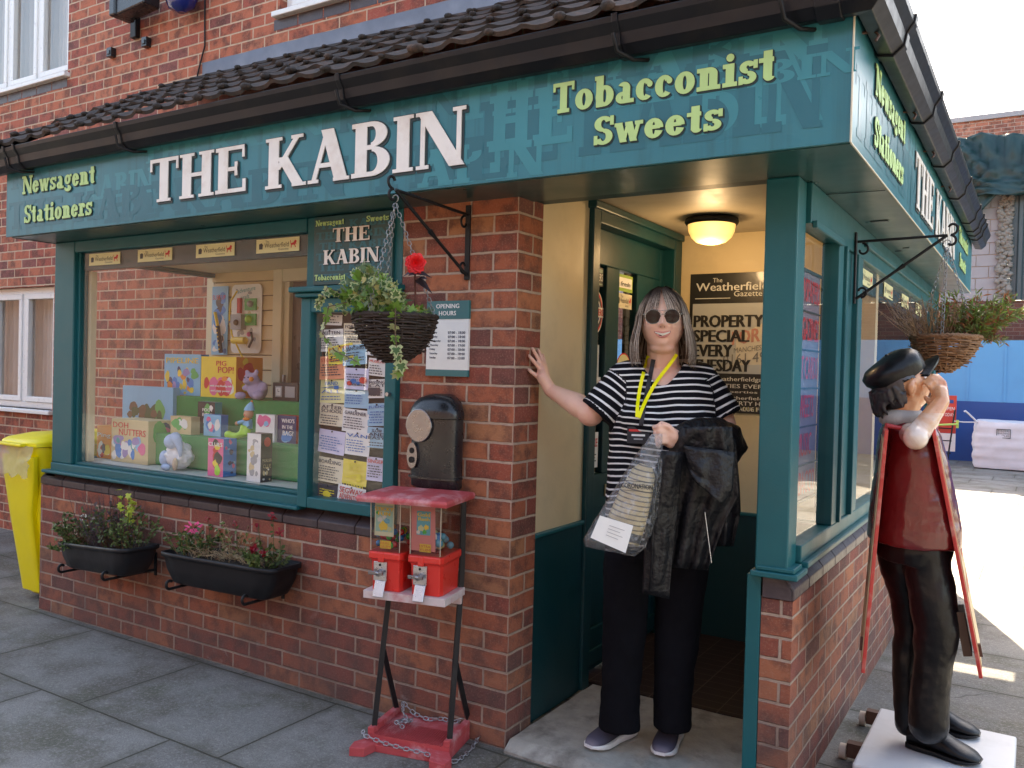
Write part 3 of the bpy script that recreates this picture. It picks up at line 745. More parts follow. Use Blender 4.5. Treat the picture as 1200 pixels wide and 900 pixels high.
# display inside: floor, back wall of cream boarding, ceiling, door frame
FLO = M('display_floor_cloth', (.62, .60, .52), rough=.8)
mb = MB(FLO); mb.box(-3.09, -1.08, .09, 1.09, .80, .895); mb.build('display_floor', shop)
mb = MB(CREAMW); mb.box(-3.1, -1.08, .10, 1.12, 2.10, 2.14); mb.build('display_ceiling', shop)
BRD = M('cream_boarding', (.70, .54, .30), rough=.5, var=.06)
mb = MB(BRD)
for k in range(13):
    z = .86+k*.098
    mb.prism([(-3.12, 1.09, z), (-3.12, 1.075, z+.004), (-3.12, 1.088, z+.094), (-3.12, 1.10, z+.094)], (.62, 0, 0))
mb.use(M('gap_shadow_wood', (.10, .07, .04), rough=.9)); mb.box(-3.12, -2.5, 1.101, 1.12, .86, 2.12)
mb.build('boarding', shop)
mb = MB(CREAMW)
mb.box(-2.50, -2.42, 1.05, 1.12, .86, 2.10); mb.box(-2.419, -2.37, 1.07, 1.12, .86, 2.02); mb.box(-1.50, -1.42, 1.05, 1.12, .86, 2.10); mb.box(-2.419, -1.50, 1.052, 1.12, 2.02, 2.10)
mb.box(-1.419, -1.08, 1.06, 1.12, .86, 2.10)
mb.use(STEEL); mb.box(-2.40, -2.385, 1.05, 1.07, 1.36, 1.42)
mb.build('inner_door_frame', shop, bevel=.004)
mb = MB(M('shop_room_brown', (.055, .042, .034), rough=.3, var=.3, vscale=2)); mb.box(-2.37, -1.50, 1.10, 1.115, .86, 2.02); mb.build('inner_door', shop)
mb = MB(CREAMW); mb.box(-1.079, -1.0, .11, 1.12, .80, 2.14); mb.build('display_end_wall', shop)

# porch
mb = MB(CREAM); mb.box(-.13, -.012, .19, .625, .815, 2.27); mb.build('porch_wall', shop)
mb = MB(TEALD); mb.box(-.13, -.004, .191, .625, .04, .80); mb.build('dado', shop)
mb = MB(TEAL); mb.box(-.13, .006, .192, .625, .80, .818); mb.build('dado_rail', shop, bevel=.004)
mb = MB(CREAM); mb.box(-.2, 1.02, 1.79, 1.86, .745, 2.3); mb.build('porch_back_wall', shop)
mb = MB(TEALD); mb.box(-.2, 1.02, 1.775, 1.86, .04, .73); mb.build('back_dado', shop)
mb = MB(TEAL); mb.box(-.2, 1.02, 1.765, 1.86, .73, .748); mb.build('back_dado_rail', shop, bevel=.004)
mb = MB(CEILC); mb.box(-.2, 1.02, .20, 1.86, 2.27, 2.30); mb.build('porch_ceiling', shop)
# door frame and door in the left porch wall
mb = MB(TEALD)
mb.box(-.12, .012, .626, .70, .042, 2.255); mb.box(-.12, .012, 1.63, 1.70, .042, 2.255); mb.box(-.12, .010, .70, 1.63, 2.17, 2.25)
mb.box(-.10, .030, .61, 1.72, 2.225, 2.262); mb.box(-.13, -.01, 1.70, 1.79, .04, 2.27)
mb.build('door_frame', shop, bevel=.006)
dr = MB(TEALD); X0, X1 = -.10, -.055
y0, y1 = .70, 1.63
dr.box(X0, X1, y0, y0+.045, .06, 2.17); dr.box(X0, X1, y1-.045, y1, .06, 2.17)
dr.box(X0, X1, .745, 1.585, 2.0, 2.17); dr.box(X0, X1, .745, 1.585, .84, 1.0); dr.box(X0, X1, .745, 1.585, .06, .26)
dr.box(X0, X1, .915, 1.06, 1.0, 2.0); dr.box(X0, X1, 1.28, 1.585, 1.0, 2.0)
dr.box(X0+.006, X1-.012, .745, 1.585, .26, .84)
dr.box(X0, X1-.001, .745, .80, .26, .84); dr.box(X0, X1-.001, 1.13, 1.20, .26, .84); dr.box(X0, X1-.001, 1.53, 1.585, .26, .84)
dr.box(X0, X1+.012, .71, 1.62, .09, .16)
door = dr.build('door', shop, bevel=.005); door['label'] = 'dark green part glazed shop door'
mb = MB(PANE); mb.quad((-.075, .745, 1.0), (-.075, .915, 1.0), (-.075, .915, 2.0), (-.075, .745, 2.0)); mb.quad((-.075, 1.06, 1.0), (-.075, 1.28, 1.0), (-.075, 1.28, 2.0), (-.075, 1.06, 2.0)); mb.build('glass', door)
BRASS = M('dull_brass', (.38, .33, .22), rough=.35, metal=.9, var=.2)
mb = MB(BRASS); mb.box(-.054, -.046, .94, 1.14, .885, .945); mb.box(-.046, -.042, .96, 1.12, .90, .93); mb.build('letter_plate', door, bevel=.002)
mb = MB(BRASS); mb.tube([(-.05, 1.50, 1.0), (-.01, 1.50, 1.0)], .01, 8); mb.ball((.005, 1.50, 1.0), .026); mb.build('knob', door)
mb = MB(M('shop_inside_brown', (.09, .065, .045), rough=.7, var=.4, vscale=3)); mb.box(-.62, -.60, .5, 1.9, .05, 2.25); mb.build('shop_interior', shop)
# posters hanging inside the narrow pane
mb = MB(WHITE); mb.box(-.082, -.080, .76, .90, 1.32, 1.62)
mb.use(M('grey_print', (.25, .25, .25), rough=.6))
for k, s_ in enumerate(('R', 'E', 'T', 'O')): text(mb, s_, (-.0785, .80, 1.56-k*.07), (0,1,0), (0,0,1), (1,0,0), height=.05)
mb.build('inside_poster', shop)

# corner post, porch edge board, side frames
mb = MB(TEAL); mb.box(.925, 1.035, .095, .21, .828, 2.16); mb.build('corner_post', shop, bevel=.006)
mb = MB(TEAL); mb.box(.915, 1.072, .075, .23, .808, .828); mb.box(.93, 1.06, .086, .20, .829, .845); mb.build('post_base_ledge', shop, bevel=.004)
mb = MB(TEAL); mb.box(.893, .943, .118, 1.78, .03, .805); mb.build('porch_edge_board', shop, bevel=.004)
mb = MB(TEAL)
X0, X1 = .985, 1.052
mb.box(X0, X1, .212, 4.42, .845, .905)      # bottom rail
mb.box(X0, X1+.02, .232, 4.44, .824, .845)
mb.box(X0, X1, .212, 4.42, 2.02, 2.16)      # head
mb.box(X0, X1, .70, .79, .905, 2.02); mb.box(X0, X1+.012, .80, .83, .905, 2.02)
mb.box(X0, X1-.01, .83, 1.05, .905, 2.02); mb.box(X0, X1+.012, 1.05, 1.085, .905, 2.02); mb.box(X0, X1, 1.12, 1.22, .905, 2.02)
mb.box(X0, X1, 4.26, 4.42, .905, 2.02)
mb.box(X1-.001, X1+.018, .225, .70, 2.005, 2.03); mb.box(X1-.001, X1+.018, 1.22, 4.26, 2.075, 2.10)
mb.build('side_frame', shop, bevel=.004)
mb = MB(PANE); mb.quad((1.022, .212, .905), (1.022, .70, .905), (1.022, .70, 2.02), (1.022, .212, 2.02)); mb.build('side_pane', shop)
mb = MB(PANE); mb.quad((1.022, 1.22, .905), (1.022, 4.26, .905), (1.022, 4.26, 2.02), (1.022, 1.22, 2.02)); mb.build('long_side_pane', shop)
mb = MB(TEALD); mb.box(1.0, 1.018, 1.22, 4.26, 1.90, 2.02); mb.build('side_top_panel', shop)
# painted lettering and rules on the first side pane
REDP = M('red_lettering', (.55, .02, .03), rough=.45)
LILAC = M('sign_vinyl', (.20, .20, .27), rough=.4, var=.1)
mb = MB(M('window_sign_board', (.21, .20, .25), rough=.35, var=.1)); mb.box(.985, .995, .213, .64, 1.03, 1.88)
mb.use(TEALD)
for z in (1.03, 1.88): mb.box(.996, .999, .213, .66, z-.006, z+.006)
mb.box(.996, .999, .655, .667, 1.03, 1.88)
for z in (1.163, 1.305, 1.447, 1.589, 1.731): mb.box(.996, .999, .213, .66, z-.003, z+.003)
mb.use(REDP)
for k, s_ in enumerate(('NEWSPAPERS', 'MAGAZINES', 'GIFT CARDS', 'SWEETS', 'MUSIC', 'TOBACCO')):
    z = 1.765 - k*.142; wd = {6: .26, 5: .22}.get(len(s_), .36)
    text(mb, s_, (1.0, .43, z), (0,1,0), (0,0,1), (1,0,0), width=wd, height=.085, just='C', bold=.002)
mb.build('window_lettering', shop)
# inside of the long side window
mb = MB(M('side_room_wall', (.16, .13, .10), rough=.8, var=.2)); mb.box(-.4, -.38, 1.86, 4.4, 0, 2.2); mb.build('room_wall', shop)
mb = MB(CREAMW); mb.box(.3, .95, 1.90, 4.3, .70, .86); mb.build('side_display_shelf', shop)
mb = MB(M('room_dark', (.05, .045, .04), rough=.9)); mb.box(-.4, 1.0, 4.40, 4.45, 0, 2.2); mb.build('end_wall_inner', shop)
mb = MB(BRK_P); mb.box(-.4, 1.05, 4.452, 4.55, 0, 2.2); mb.build('end_wall', shop)

# soffit and fascia boards
SOF = M('soffit_teal', (.010, .070, .068), rough=.32, var=.3, vscale=2.5, coat=.1, dirt=.5, dirtcol=(.10, .10, .085), dscale=2.5)
mb = MB(SOF)
g = []
mb.box(-3.20, 1.254, -.232, .11, 2.16, 2.18); mb.box(1.0, 1.254, .11, 4.5, 2.16, 2.18)
mb.build('soffit', shop)
mb = MB(TEALD); mb.box(-.02, .93, .112, .20, 2.165, 2.34); mb.build('porch_beam', shop)
mb = MB(DKOUT); mb.tube([(.98, .42, 2.157), (1.25, .44, 2.157)], .0015, 4); mb.build('soffit_joint', shop)
for q in ((1.10, 1.17, 1.06, 1.085), (1.12, 1.15, 1.9, 1.91), (1.07, 1.10, 2.0, 2.01)):
    mb = MB(DKOUT); mb.box(*q, 2.156, 2.159); mb.build('soffit_vent', shop)
mb = MB(TEALD); mb.box(-3.21, 1.252, -.235, -.215, 2.18, 2.63); mb.box(1.235, 1.2535, -.215, 4.5, 2.18, 2.63); mb.box(-3.21, -3.19, -.215, HY, 2.16, 2.63); mb.build('fascia_board', shop)
mb = MB(SOF); mb.box(-3.19, -3.165, -.2, HY, 2.16, 2.18); mb.box(-3.2, 1.2, .1, 4.4, 2.36, 2.38); mb.build('ceiling_board', shop)

# gutter with clips
def gutter_ring(p, o):
    """profile of a box-ogee gutter at p (inner top edge), o = outward"""
    p = Vector(p); o = Vector(o)
    pr = [(0, 0), (0, -.075), (.012, -.105), (.055, -.112), (.085, -.085), (.092, -.05), (.112, -.02), (.116, .0), (.104, .002), (.10, -.012), (.078, -.05), (.07, -.085), (.012, -.085)]
    return [p + o*a + Vector((0, 0, b)) for a, b in pr]
GZ = 2.618
mb = MB(GUT)
ci, co = Vector((1.262, -.252, GZ)), None
xs = [-3.42, -2.9, -1.9, -.5, .6, 1.258]
rr = [gutter_ring((x, -.248, GZ-.012*(x < -3.3)), (0, -1, 0)) for x in xs]
corner = gutter_ring((1.258, -.248, GZ), (1, -1, 0))
rr.append(corner)
rr += [gutter_ring((1.258, y, GZ), (1, 0, 0)) for y in (-.248, .6, 2, 3.2, 4.65)]
rr[5] = gutter_ring((1.25, -.248, GZ), (0, -1, 0)); rr[7] = gutter_ring((1.258, -.24, GZ), (1, 0, 0))
mb.loft(rr, smooth=False); gut = mb.build('gutter', shop, bevel=.003)
def clip(p, d, o, wd=.035):
    mb = MB(GUT); a = [Vector(q)+Vector(o)*.0 for q in gutter_ring(Vector(p)-Vector(d)*wd/2, Vector(o))]
    c0 = sum(a, Vector())/len(a)
    prof = [(-.004, -.0), (-.004, -.08), (.010, -.112), (.058, -.119), (.091, -.09), (.098, -.052), (.118, -.022), (.123, .005), (.1, .006), (.0, .006)]
    pts = [Vector(p)-Vector(d)*wd/2 + Vector(o)*x + Vector((0, 0, z)) for x, z in prof]
    mb.prism(pts, Vector(d)*wd); mb.build('gutter_clip', gut, bevel=.003)
for x in (-3.05, -2.95): clip((x, -.248, GZ), (1,0,0), (0,-1,0), .02)
for x in (-2.05, -.62, .56): clip((x, -.248, GZ), (1,0,0), (0,-1,0), .022)
for y in (.10, .92, 1.72, 2.55, 3.4, 3.75, 3.95, 4.15): clip((1.258, y, GZ), (0,1,0), (1,0,0), .045)
clip((1.20, -.248, GZ), (1,0,0), (0,-1,0), .07)
# arms that carry the front gutter
for x in (-2.98, -2.0, -.58, .60, 1.12):
    mb = MB(BLACK); mb.tube([(x-.04, -.37, GZ-.06), (x-.03, -.36, GZ-.115), (x, -.30, GZ-.128), (x+.03, -.247, GZ-.118), (x+.03, -.238, GZ-.09)], .007, 6); mb.build('gutter_arm', gut)
# little rusty hooks along the top of the signs
for x in (-2.85, -2.40, -1.45, -.65, .30, 1.13):
    mb = MB(RUST); mb.tube([(x, -.232, 2.555), (x, -.275, 2.555), (x+.01, -.29, 2.535), (x+.02, -.28, 2.515)], .0045, 6); mb.build('hook', shop)
for y in (-.12, .75, 1.4, 2.2):
    mb = MB(RUST); mb.tube([(1.252, y, 2.515), (1.29, y, 2.515), (1.305, y-.01, 2.495), (1.298, y-.02, 2.478)], .0045, 6); mb.build('hook', shop)

# pantile roof: courses of rolled tiles
TILE = M('roof_tile', (.030, .024, .021), rough=.85, var=.45, vscale=7, bump=.8, bscale=60, dirt=.7, dirtcol=(.13, .07, .045), dscale=9)
mb = MB(TILE)
ya, za, yb, zb = -.33, 2.625, 1.12, 3.47
nc = 6; sl_ = Vector((0, yb-ya, zb-za)); Ls = sl_.length; sd = sl_.normalized(); up = Vector((0, -sd.z, sd.y))
rg = random.Random(9)
def roll(x):
    f = (x/.15) % 1.0
    return .015*math.exp(-((f-.5)/.20)**2)
for c in range(nc):
    s0 = Ls*c/nc - .03; s1 = Ls*(c+1)/nc + .05
    n = 30*8; top = []; bot = []; fr = []
    for i in range(n+1):
        x = -3.44 + 4.75*i/n; til = int((x+4)/.30)
        jit = ((til*37+c*17) % 11)/11*.007
        h0 = roll(x)+.030+jit
        base = Vector((x, ya, za))
        fr.append(base + sd*(s0+jit) + up*(h0-.016)); bot.append(base + sd*(s0+jit) + up*h0); top.append(base + sd*s1 + up*(roll(x)+.004))
    mb.sheet([fr, bot]); mb.sheet([bot, top])
# moss and broken mortar lumps at the tile ends
for k in range(170):
    c = rg.randrange(nc); x = -3.4+4.5*rg.random(); x = (math.floor(x/.15)+.5)*.15+rg.uniform(-.02, .02)
    p = Vector((x, ya, za))+sd*(Ls*c/nc-.03)+up*.042
    mb.ball(p, rg.uniform(.012, .024), 6, 4, (1.2, 1, .7))
mb.prism([(-3.45, ya-.0, za-.03), (-3.45, yb, zb-.03), (-3.45, yb, zb+.03), (-3.45, ya, za+.03)], (.03, 0, 0))
mb.build('roof_tiles', shop)
mb = MB(TILE); g = []     # right-hand slope of the roof
mb.add([(1.31, -.34, 2.655), (1.31, 4.6, 2.655), (.53, 3.8, 3.1), (.53, HY, 3.46)], [(0, 1, 2, 3)]); mb.add([(1.31,4.6,2.655),(-.4,4.6,2.655),(.53,3.8,3.1)], [(0,1,2)]); mb.build('side_roof', shop, solid=.02)

# porch lamp, lit
lamp = thing('bulkhead_lamp', 'lit half round frosted ceiling lamp with a black rim in the porch', 'lamp', (.27, 1.43, 2.27))
lc = at_z(834, 262, 2.24); lamp.location = (lc.x, lc.y, 2.27)
mb = MB(BLACK); n = 32
def ringz(r, z): return [Vector((lc.x+r*math.cos(2*math.pi*k/n), lc.y+r*math.sin(2*math.pi*k/n), z)) for k in range(n)]
mb.loft([ringz(.110, 2.268), ringz(.128, 2.262), ringz(.132, 2.245), ringz(.124, 2.232), ringz(.112, 2.232)]); mb.build('rim', lamp)
m, t, b = nmat('lit_frosted_glass')
b.inputs['Base Color'].default_value = (.75, .6, .35, 1); b.inputs['Roughness'].default_value = .35
lw = node(t, 'ShaderNodeTexCoord'); sp = node(t, 'ShaderNodeVectorMath', operation='DISTANCE'); L(t, lw.outputs['Object'], sp.inputs[0]); sp.inputs[1].default_value = (.02, -.05, -.06)
e = ramp(t, sp.outputs['Value'], [(.0, (1, .80, .42)), (.07, (1, .62, .20)), (.13, (.8, .42, .12))]); L(t, e, b.inputs['Emission Color']); 
est = ramp(t, sp.outputs['Value'], [(.0, 1.0), (.06, .32), (.13, .16)]); L(t, mathn(t, 'MULTIPLY', est, 1.25), b.inputs['Emission Strength'])
mb = MB(m); mb.loft([ringz(.117, 2.234), ringz(.112, 2.20), ringz(.098, 2.17), ringz(.072, 2.148), ringz(.035, 2.138), ringz(.004, 2.136)]); mb.build('glass_bowl', lamp)
pl = bpy.data.lights.new('bulb', 'POINT'); pl.energy = 1.3; pl.color = (1, .70, .40); pl.shadow_soft_size = .05
po = bpy.data.objects.new('bulb', pl); COL.objects.link(po); po.parent = lamp; po.location = (0, -.02, -.17)
# ------------------------------------------------------------------ painted signs
def sign_mat(name, c0, c1):
    m, t, b = nmat(name)
    f = noisen(t, 1.3, 3); f2 = noisen(t, 14, 6, .7)
    c = mixc(t, ramp(t, f, [(.3, 0), (.7, 1)]), c0, c1)
    c = mixc(t, mathn(t, 'MULTIPLY', ramp(t, f2, [(.45, 0), (.75, 1)]), .3), c, (.05, .20, .21))
    g = node(t, 'ShaderNodeNewGeometry'); mp = node(t, 'ShaderNodeMapping'); L(t, g.outputs['Position'], mp.inputs[0]); mp.inputs['Scale'].default_value = (26, 26, 1.2)
    st = noisen(t, 1, 5, .6, vec=mp.outputs[0]); c = mixc(t, mathn(t, 'MULTIPLY', ramp(t, st, [(.5, 0), (.7, 1)]), .35), c, (.02, .07, .08))
    L(t, c, b.inputs['Base Color']); b.inputs['Roughness'].default_value = .32; b.inputs['Specular IOR Level'].default_value = .35
    return m
SIGNB = sign_mat('sign_teal', (.022, .155, .195), (.032, .205, .245))
GH1 = M('sign_ghost_dark', (.021, .140, .175), rough=.32, var=.12, vscale=5, spec=.35)
GH2 = M('sign_ghost_light', (.036, .230, .265), rough=.32, var=.12, vscale=5, spec=.35)
EDGE = M('sign_pale_edge', (.62, .56, .42), rough=.6, var=.2)
SER = dict(W=.25, T=.085, S=.065, E=.08)
SLB = dict(W=.27, T=.13, S=.13, E=.10)

fs = thing('fascia_sign', 'long teal shop sign with big white serif capitals across the front of the shop', 'sign', (-1, -.25, 2.16))
mb = MB(SIGNB); mb.box(-3.225, 1.256, -.25, -.236, 2.163, 2.535); mb.build('board', fs)
mb = MB(EDGE); mb.box(1.2565, 1.2605, -.256, -.246, 2.160, 2.535); mb.box(1.2565, 1.2605, -.246, 4.5, 2.158, 2.1625); mb.build('edge_trim', fs)
FX, FZ, FN = (1,0,0), (0,0,1), (0,-1,0)
mb = MB(GH1); y_ = -.2503
for mt, sx, x, z, wd, cp, hh in ((GH2,'KABIN',-2.48,2.30,.56,.12,.0), (GH1,'THE KABIN',-3.2,2.20,1.5,.15,.0003), (GH1,'HE KABIN THE',-2.3,2.175,2.4,.16,.0003), (GH2,'THE KABIN',-2.0,2.44,1.2,.075,.0), (GH2,'THE KABIN',-.12,2.40,1.3,.125,.0),
        (GH1,'HE KABIN',-.02,2.215,1.20,.24,.0003), (GH2,'ABIN',-.3,2.17,.55,.14,.0006), (GH2,'THE KABIN',.42,2.36,.85,.07,.0006), (GH2,'BIN',.80,2.235,.38,.235,.0), (GH1,'THE K',.15,2.455,.8,.075,.0006), (GH1,'KABIN',-.72,2.43,.6,.10,.0006), (GH1,'KAB',-3.18,2.42,.5,.09,.0006), (GH2,'HE',.02,2.27,.34,.20,.0009)):
    mb.use(mt); slab(mb, sx, (x, y_, z), FX, FZ, FN, wd, cp, h=hh, **SLB)
mb.build('ghost_lettering', fs)
def raised(parent, sx, O, X, N, wd, cap, col, st, name='lettering', dark=True, dp=.004):
    if dark:
        q = MB(DKOUT); kk = cap/.215; off = Vector(X).normalized()*.006*kk+Vector((0, 0, -.007*kk))
        slab(q, sx, Vector(O)+off, X, FZ, N, wd, cap, h=.003, depth=.002, grow=.004*kk, **st)
        slab(q, sx, Vector(O), X, FZ, N, wd, cap, h=.003, depth=.002, grow=.004*kk, **st); q.build('lettering_outline', parent)
    q = MB(col); slab(q, sx, O, X, FZ, N, wd, cap, h=.0045+dp, depth=dp, **st); return q.build(name, parent)
WHP = M('white_sign_paint', (.82, .78, .72), rough=.4, var=.05, vscale=30, dirt=.5, dirtcol=(.55, .40, .30), dscale=7)
raised(fs, 'THE', (-1.925, y_, 2.245), FX, FN, .67, .205, WHP, SER)
raised(fs, 'KABIN', (-1.13, y_, 2.238), FX, FN, 1.05, .215, WHP, SER)
raised(fs, 'Newsagent', (-3.05, y_, 2.385), FX, FN, .67, .098, LIME, SLB, dp=.002)
raised(fs, 'Stationers', (-3.03, y_, 2.225), FX, FN, .63, .098, LIME, SLB, dp=.002)
raised(fs, 'Tobacconist', (.285, y_, 2.370), FX, FN, .755, .103, LIME, SLB, dp=.002)
raised(fs, 'Sweets', (.443, y_, 2.243), FX, FN, .44, .095, LIME, SLB, dp=.002)

ss = thing('side_sign', 'teal shop sign with white capitals along the right hand side of the shop', 'sign', (1.256, 2, 2.16))
mb = MB(SIGNB); mb.box(1.254, 1.258, -.246, 4.5, 2.163, 2.535); mb.build('board', ss)
mb = MB(GH1); SX, SN = (0,1,0), (1,0,0)
for mt, sx, y, z, wd, cp, hh in ((GH1,'THE KABIN',-.2,2.2,1.4,.2,0), (GH2,'THE KABIN',.8,2.40,1.3,.10,0), (GH1,'KABIN THE KABIN',1.0,2.18,3.0,.15,.0003), (GH2,'KABIN',3.3,2.35,1.0,.14,0)):
    mb.use(mt); slab(mb, sx, (1.2583, y, z), SX, FZ, SN, wd, cp, h=hh, **SLB)
mb.build('ghost_lettering', ss)
raised(ss, 'Newsagent', (1.2583, .10, 2.395), SX, SN, .68, .098, LIME, SLB, dp=.002)
raised(ss, 'Stationers', (1.2583, .10, 2.235), SX, SN, .66, .098, LIME, SLB, dp=.002)
raised(ss, 'THE', (1.2583, 1.12, 2.225), SX, SN, .68, .225, WHP, SER)
raised(ss, 'KABIN', (1.2583, 1.93, 2.225), SX, SN, 1.07, .225, WHP, SER)
raised(ss, 'Tobacconist', (1.2583, 3.30, 2.385), SX, SN, .75, .098, LIME, SLB, dp=.002)
raised(ss, 'Sweets', (1.2583, 3.40, 2.235), SX, SN, .5, .095, LIME, SLB, dp=.002)

sp_ = thing('small_shop_sign', 'small square teal shop sign above the notice case', 'sign', (-.85, -.02, 1.85))
mb = MB(M('small_sign_green', (.012, .070, .072), rough=.35, var=.2, vscale=12)); mb.box(-1.075, -.615, -.016, -.001, 1.848, 2.155); mb.build('board', sp_, bevel=.002)
mb = MB(GH1)
for k in range(6): slab(mb, 'THE KABIN', (-1.06+.02*(k % 2), -.0163, 1.862+k*.047), FX, FZ, FN, .42, .034, h=.0, **SLB)
mb.build('ghost_lettering', sp_)
raised(sp_, 'THE', (-.955, -.0163, 2.035), FX, FN, .215, .062, WHP, SER, dp=.001)
raised(sp_, 'KABIN', (-1.01, -.0163, 1.938), FX, FN, .325, .064, WHP, SER, dp=.001)
for sx, x, z, wd in (('Newsagent', -1.06, 2.112, .17), ('Sweets', -.76, 2.112, .125), ('Tobacconist', -1.06, 1.868, .185), ('Stationers', -.79, 1.868, .16)):
    raised(sp_, sx, (x, -.0163, z), FX, FN, wd, .026, LIME, SLB, dark=False, dp=.001)

# newspaper stickers above the panes
PALEY = M('pale_yellow_card', (.72, .68, .36), rough=.5, var=.03)
REDL = M('red_print', (.60, .03, .03), rough=.5); GREYP = M('dark_grey_print', (.05, .05, .05), rough=.5)
def gazette(mb, O, X, N, wd, ht, bgm, tm):
    O, X, N = Vector(O), Vector(X), Vector(N); Z = Vector(FZ)
    mb.use(bgm); mb.prism([O, O+X*wd, O+X*wd+Z*ht, O+Z*ht], N*.001)
    mb.use(tm); text(mb, 'The', O+X*wd*.22+Z*ht*.72, X, Z, N, height=ht*.17, h=.0016)
    text(mb, 'Weatherfield', O+X*wd*.20+Z*ht*.36, X, Z, N, width=wd*.56, height=ht*.34, h=.0016)
    text(mb, 'Gazette', O+X*wd*.52+Z*ht*.13, X, Z, N, width=wd*.24, height=ht*.16, h=.0016)
    mb.prism([O+X*wd*.07+Z*ht*.28, O+X*wd*.15+Z*ht*.28, O+X*wd*.16+Z*ht*.6, O+X*wd*.13+Z*ht*.72, O+X*wd*.07+Z*ht*.66], N*.0016)
    mb.use(REDL); lion(mb, O+X*wd*.80+Z*ht*.25, X, Z, N, wd*.14, ht*.55)
def lion(mb, O, X, Z, N, w_, h_):
    for k, poly in enumerate(([(0,.55),(.2,.35),(.75,.35),(.8,.6),(.55,.7)], [(.6,.5),(.9,.55),(1,.85),(.75,1),(.55,.8)], [(.1,.45),(.25,.45),(.2,0),(.08,0)], [(.6,.45),(.75,.45),(.9,.05),(.78,.02)], [(.8,.6),(1,.45),(1,.38),(.75,.5)], [(0,.55),(.08,.5),(.05,.95),(-.05,1)])):
        mb.add([O+X*(a*w_)+Z*(b*h_)+N*(.0017+k*.00005) for a, b in poly], [tuple(range(len(poly)))], False)
ords = ['first from the left', 'second from the left', 'third from the left', 'rightmost']
for k, x in enumerate((-2.872, -2.425, -1.945, -1.500)):
    mb = MB(); gazette(mb, (x, .0265, 2.018), FX, FN, .29, .066, PALEY, GREYP)
    one('newspaper_sticker', mb, f'pale yellow newspaper sticker over the front display window, {ords[k]} of four', 'sticker', 'newspaper stickers on the front window')
ords = ['nearest to', 'second nearest to', 'third nearest to', 'farthest from']
for k, y in enumerate((1.34, 2.0, 2.66, 3.32)):
    mb = MB(); gazette(mb, (1.0235, y, 1.925), SX, SN, .30, .075, PALEY, GREYP)
    one('newspaper_sticker', mb, f'pale yellow newspaper sticker over the side window, {ords[k]} the corner post', 'sticker', 'newspaper stickers on the side window')

# opening hours
oh = thing('opening_hours_sign', 'white and teal opening hours sign screwed to the brick pier', 'sign', (-.32, 0, 1.455))
mb = MB(WHITE); a, c = -.4255, -.215
mb.box(a, c, -.012, -.001, 1.456, 1.762); mb.use(M('sign_band_teal', (.03, .15, .16), rough=.4)); mb.box(a-.0005, c+.0005, -.0135, -.0005, 1.688, 1.7625); mb.box(a-.0005, c+.0005, -.0135, -.0005, 1.4555, 1.482)
mb.build('board', oh)
mb = MB(WHITE); text(mb, 'OPENING', (-.32, -.0135, 1.732), FX, FZ, FN, width=.115, height=.018, just='C', bold=.0008); text(mb, 'HOURS', (-.32, -.0135, 1.703), FX, FZ, FN, width=.085, height=.018, just='C', bold=.0008)
mb.use(M('grey_hours_print', (.10, .11, .14), rough=.6))
for k, (d_, h_) in enumerate((('Monday','07:00 - 18:00'), ('Tuesday','07:00 - 18:00'), ('Wednesday','07:00 - 18:00'), ('Thursday','07:00 - 19:00'), ('Friday','07:00 - 18:00'), ('Saturday','07:00 - 18:00'), ('Sunday','07:00 - 13:00'))):
    z = 1.628-k*.0172; text(mb, d_, (a+.018, -.012, z), FX, FZ, FN, height=.0105, bold=.0006, h=.001); text(mb, h_, (c-.016, -.012, z), FX, FZ, FN, width=.085, height=.0105, just='R', bold=.0006, h=.001)
mb.build('lettering', oh)

# wall ash bin
ab = thing('cigarette_bin', 'black domed wall mounted cigarette bin on the brick pier', 'bin', (-.325, 0, 1.0))
def rr_ring(x0, x1, y0, y1, z, n=2.7, seg=36):
    r = []
    for k in range(seg):
        th = 2*math.pi*k/seg; c, s_ = math.cos(th), math.sin(th); q = (abs(c)**n+abs(s_)**n)**(-1/n)
        r.append(Vector(((x0+x1)/2+c*q*(x1-x0)/2, (y0+y1)/2+s_*q*(y1-y0)/2, z)))
    return r
mb = MB(BLACKP)
mb.loft([rr_ring(-.42, -.225, -.095, -.005, 1.0), rr_ring(-.435, -.21, -.115, -.002, 1.012), rr_ring(-.437, -.208, -.12, -.002, 1.05), rr_ring(-.437, -.208, -.12, -.002, 1.285)])
mb.build('body', ab)
mb = MB(BLACKP)
mb.loft([rr_ring(-.441, -.204, -.128, -.002, 1.288), rr_ring(-.441, -.204, -.13, -.002, 1.31), rr_ring(-.436, -.209, -.124, -.002, 1.328), rr_ring(-.424, -.221, -.114, -.002, 1.350), rr_ring(-.405, -.240, -.100, -.002, 1.367), rr_ring(-.378, -.267, -.082, -.002, 1.379), rr_ring(-.345, -.300, -.06, -.002, 1.384)])
mb.build('lid', ab)
mb = MB(BLACKP); mb.loft([rr_ring(-.447, -.203, -.126, -.002, 1.045), rr_ring(-.447, -.203, -.126, -.002, 1.052)]); mb.build('band', ab)
CHR = M('dented_chrome', (.27, .27, .29), rough=.3, metal=1, var=.15, vscale=25, bump=.35, bscale=24)
mb = MB(CHR); pts = []
for k in range(28):
    th = 2*math.pi*k/28; zz = .072*math.sin(th); pts.append((-.365+.065*math.cos(th), -.1315, 1.262+zz+(.0 if zz < 0 else -.01)))
mb.prism(pts, (0, .012, 0)); mb.build('stub_plate', ab, bevel=.003)
mb = MB(CHR); mb.prism([(-.398+.026*math.cos(2*math.pi*k/20), -.1265, 1.135+.052*math.sin(2*math.pi*k/20)*(1 if abs(math.sin(2*math.pi*k/20)) > .0 else 1)) for k in range(20)], (0, .01, 0))
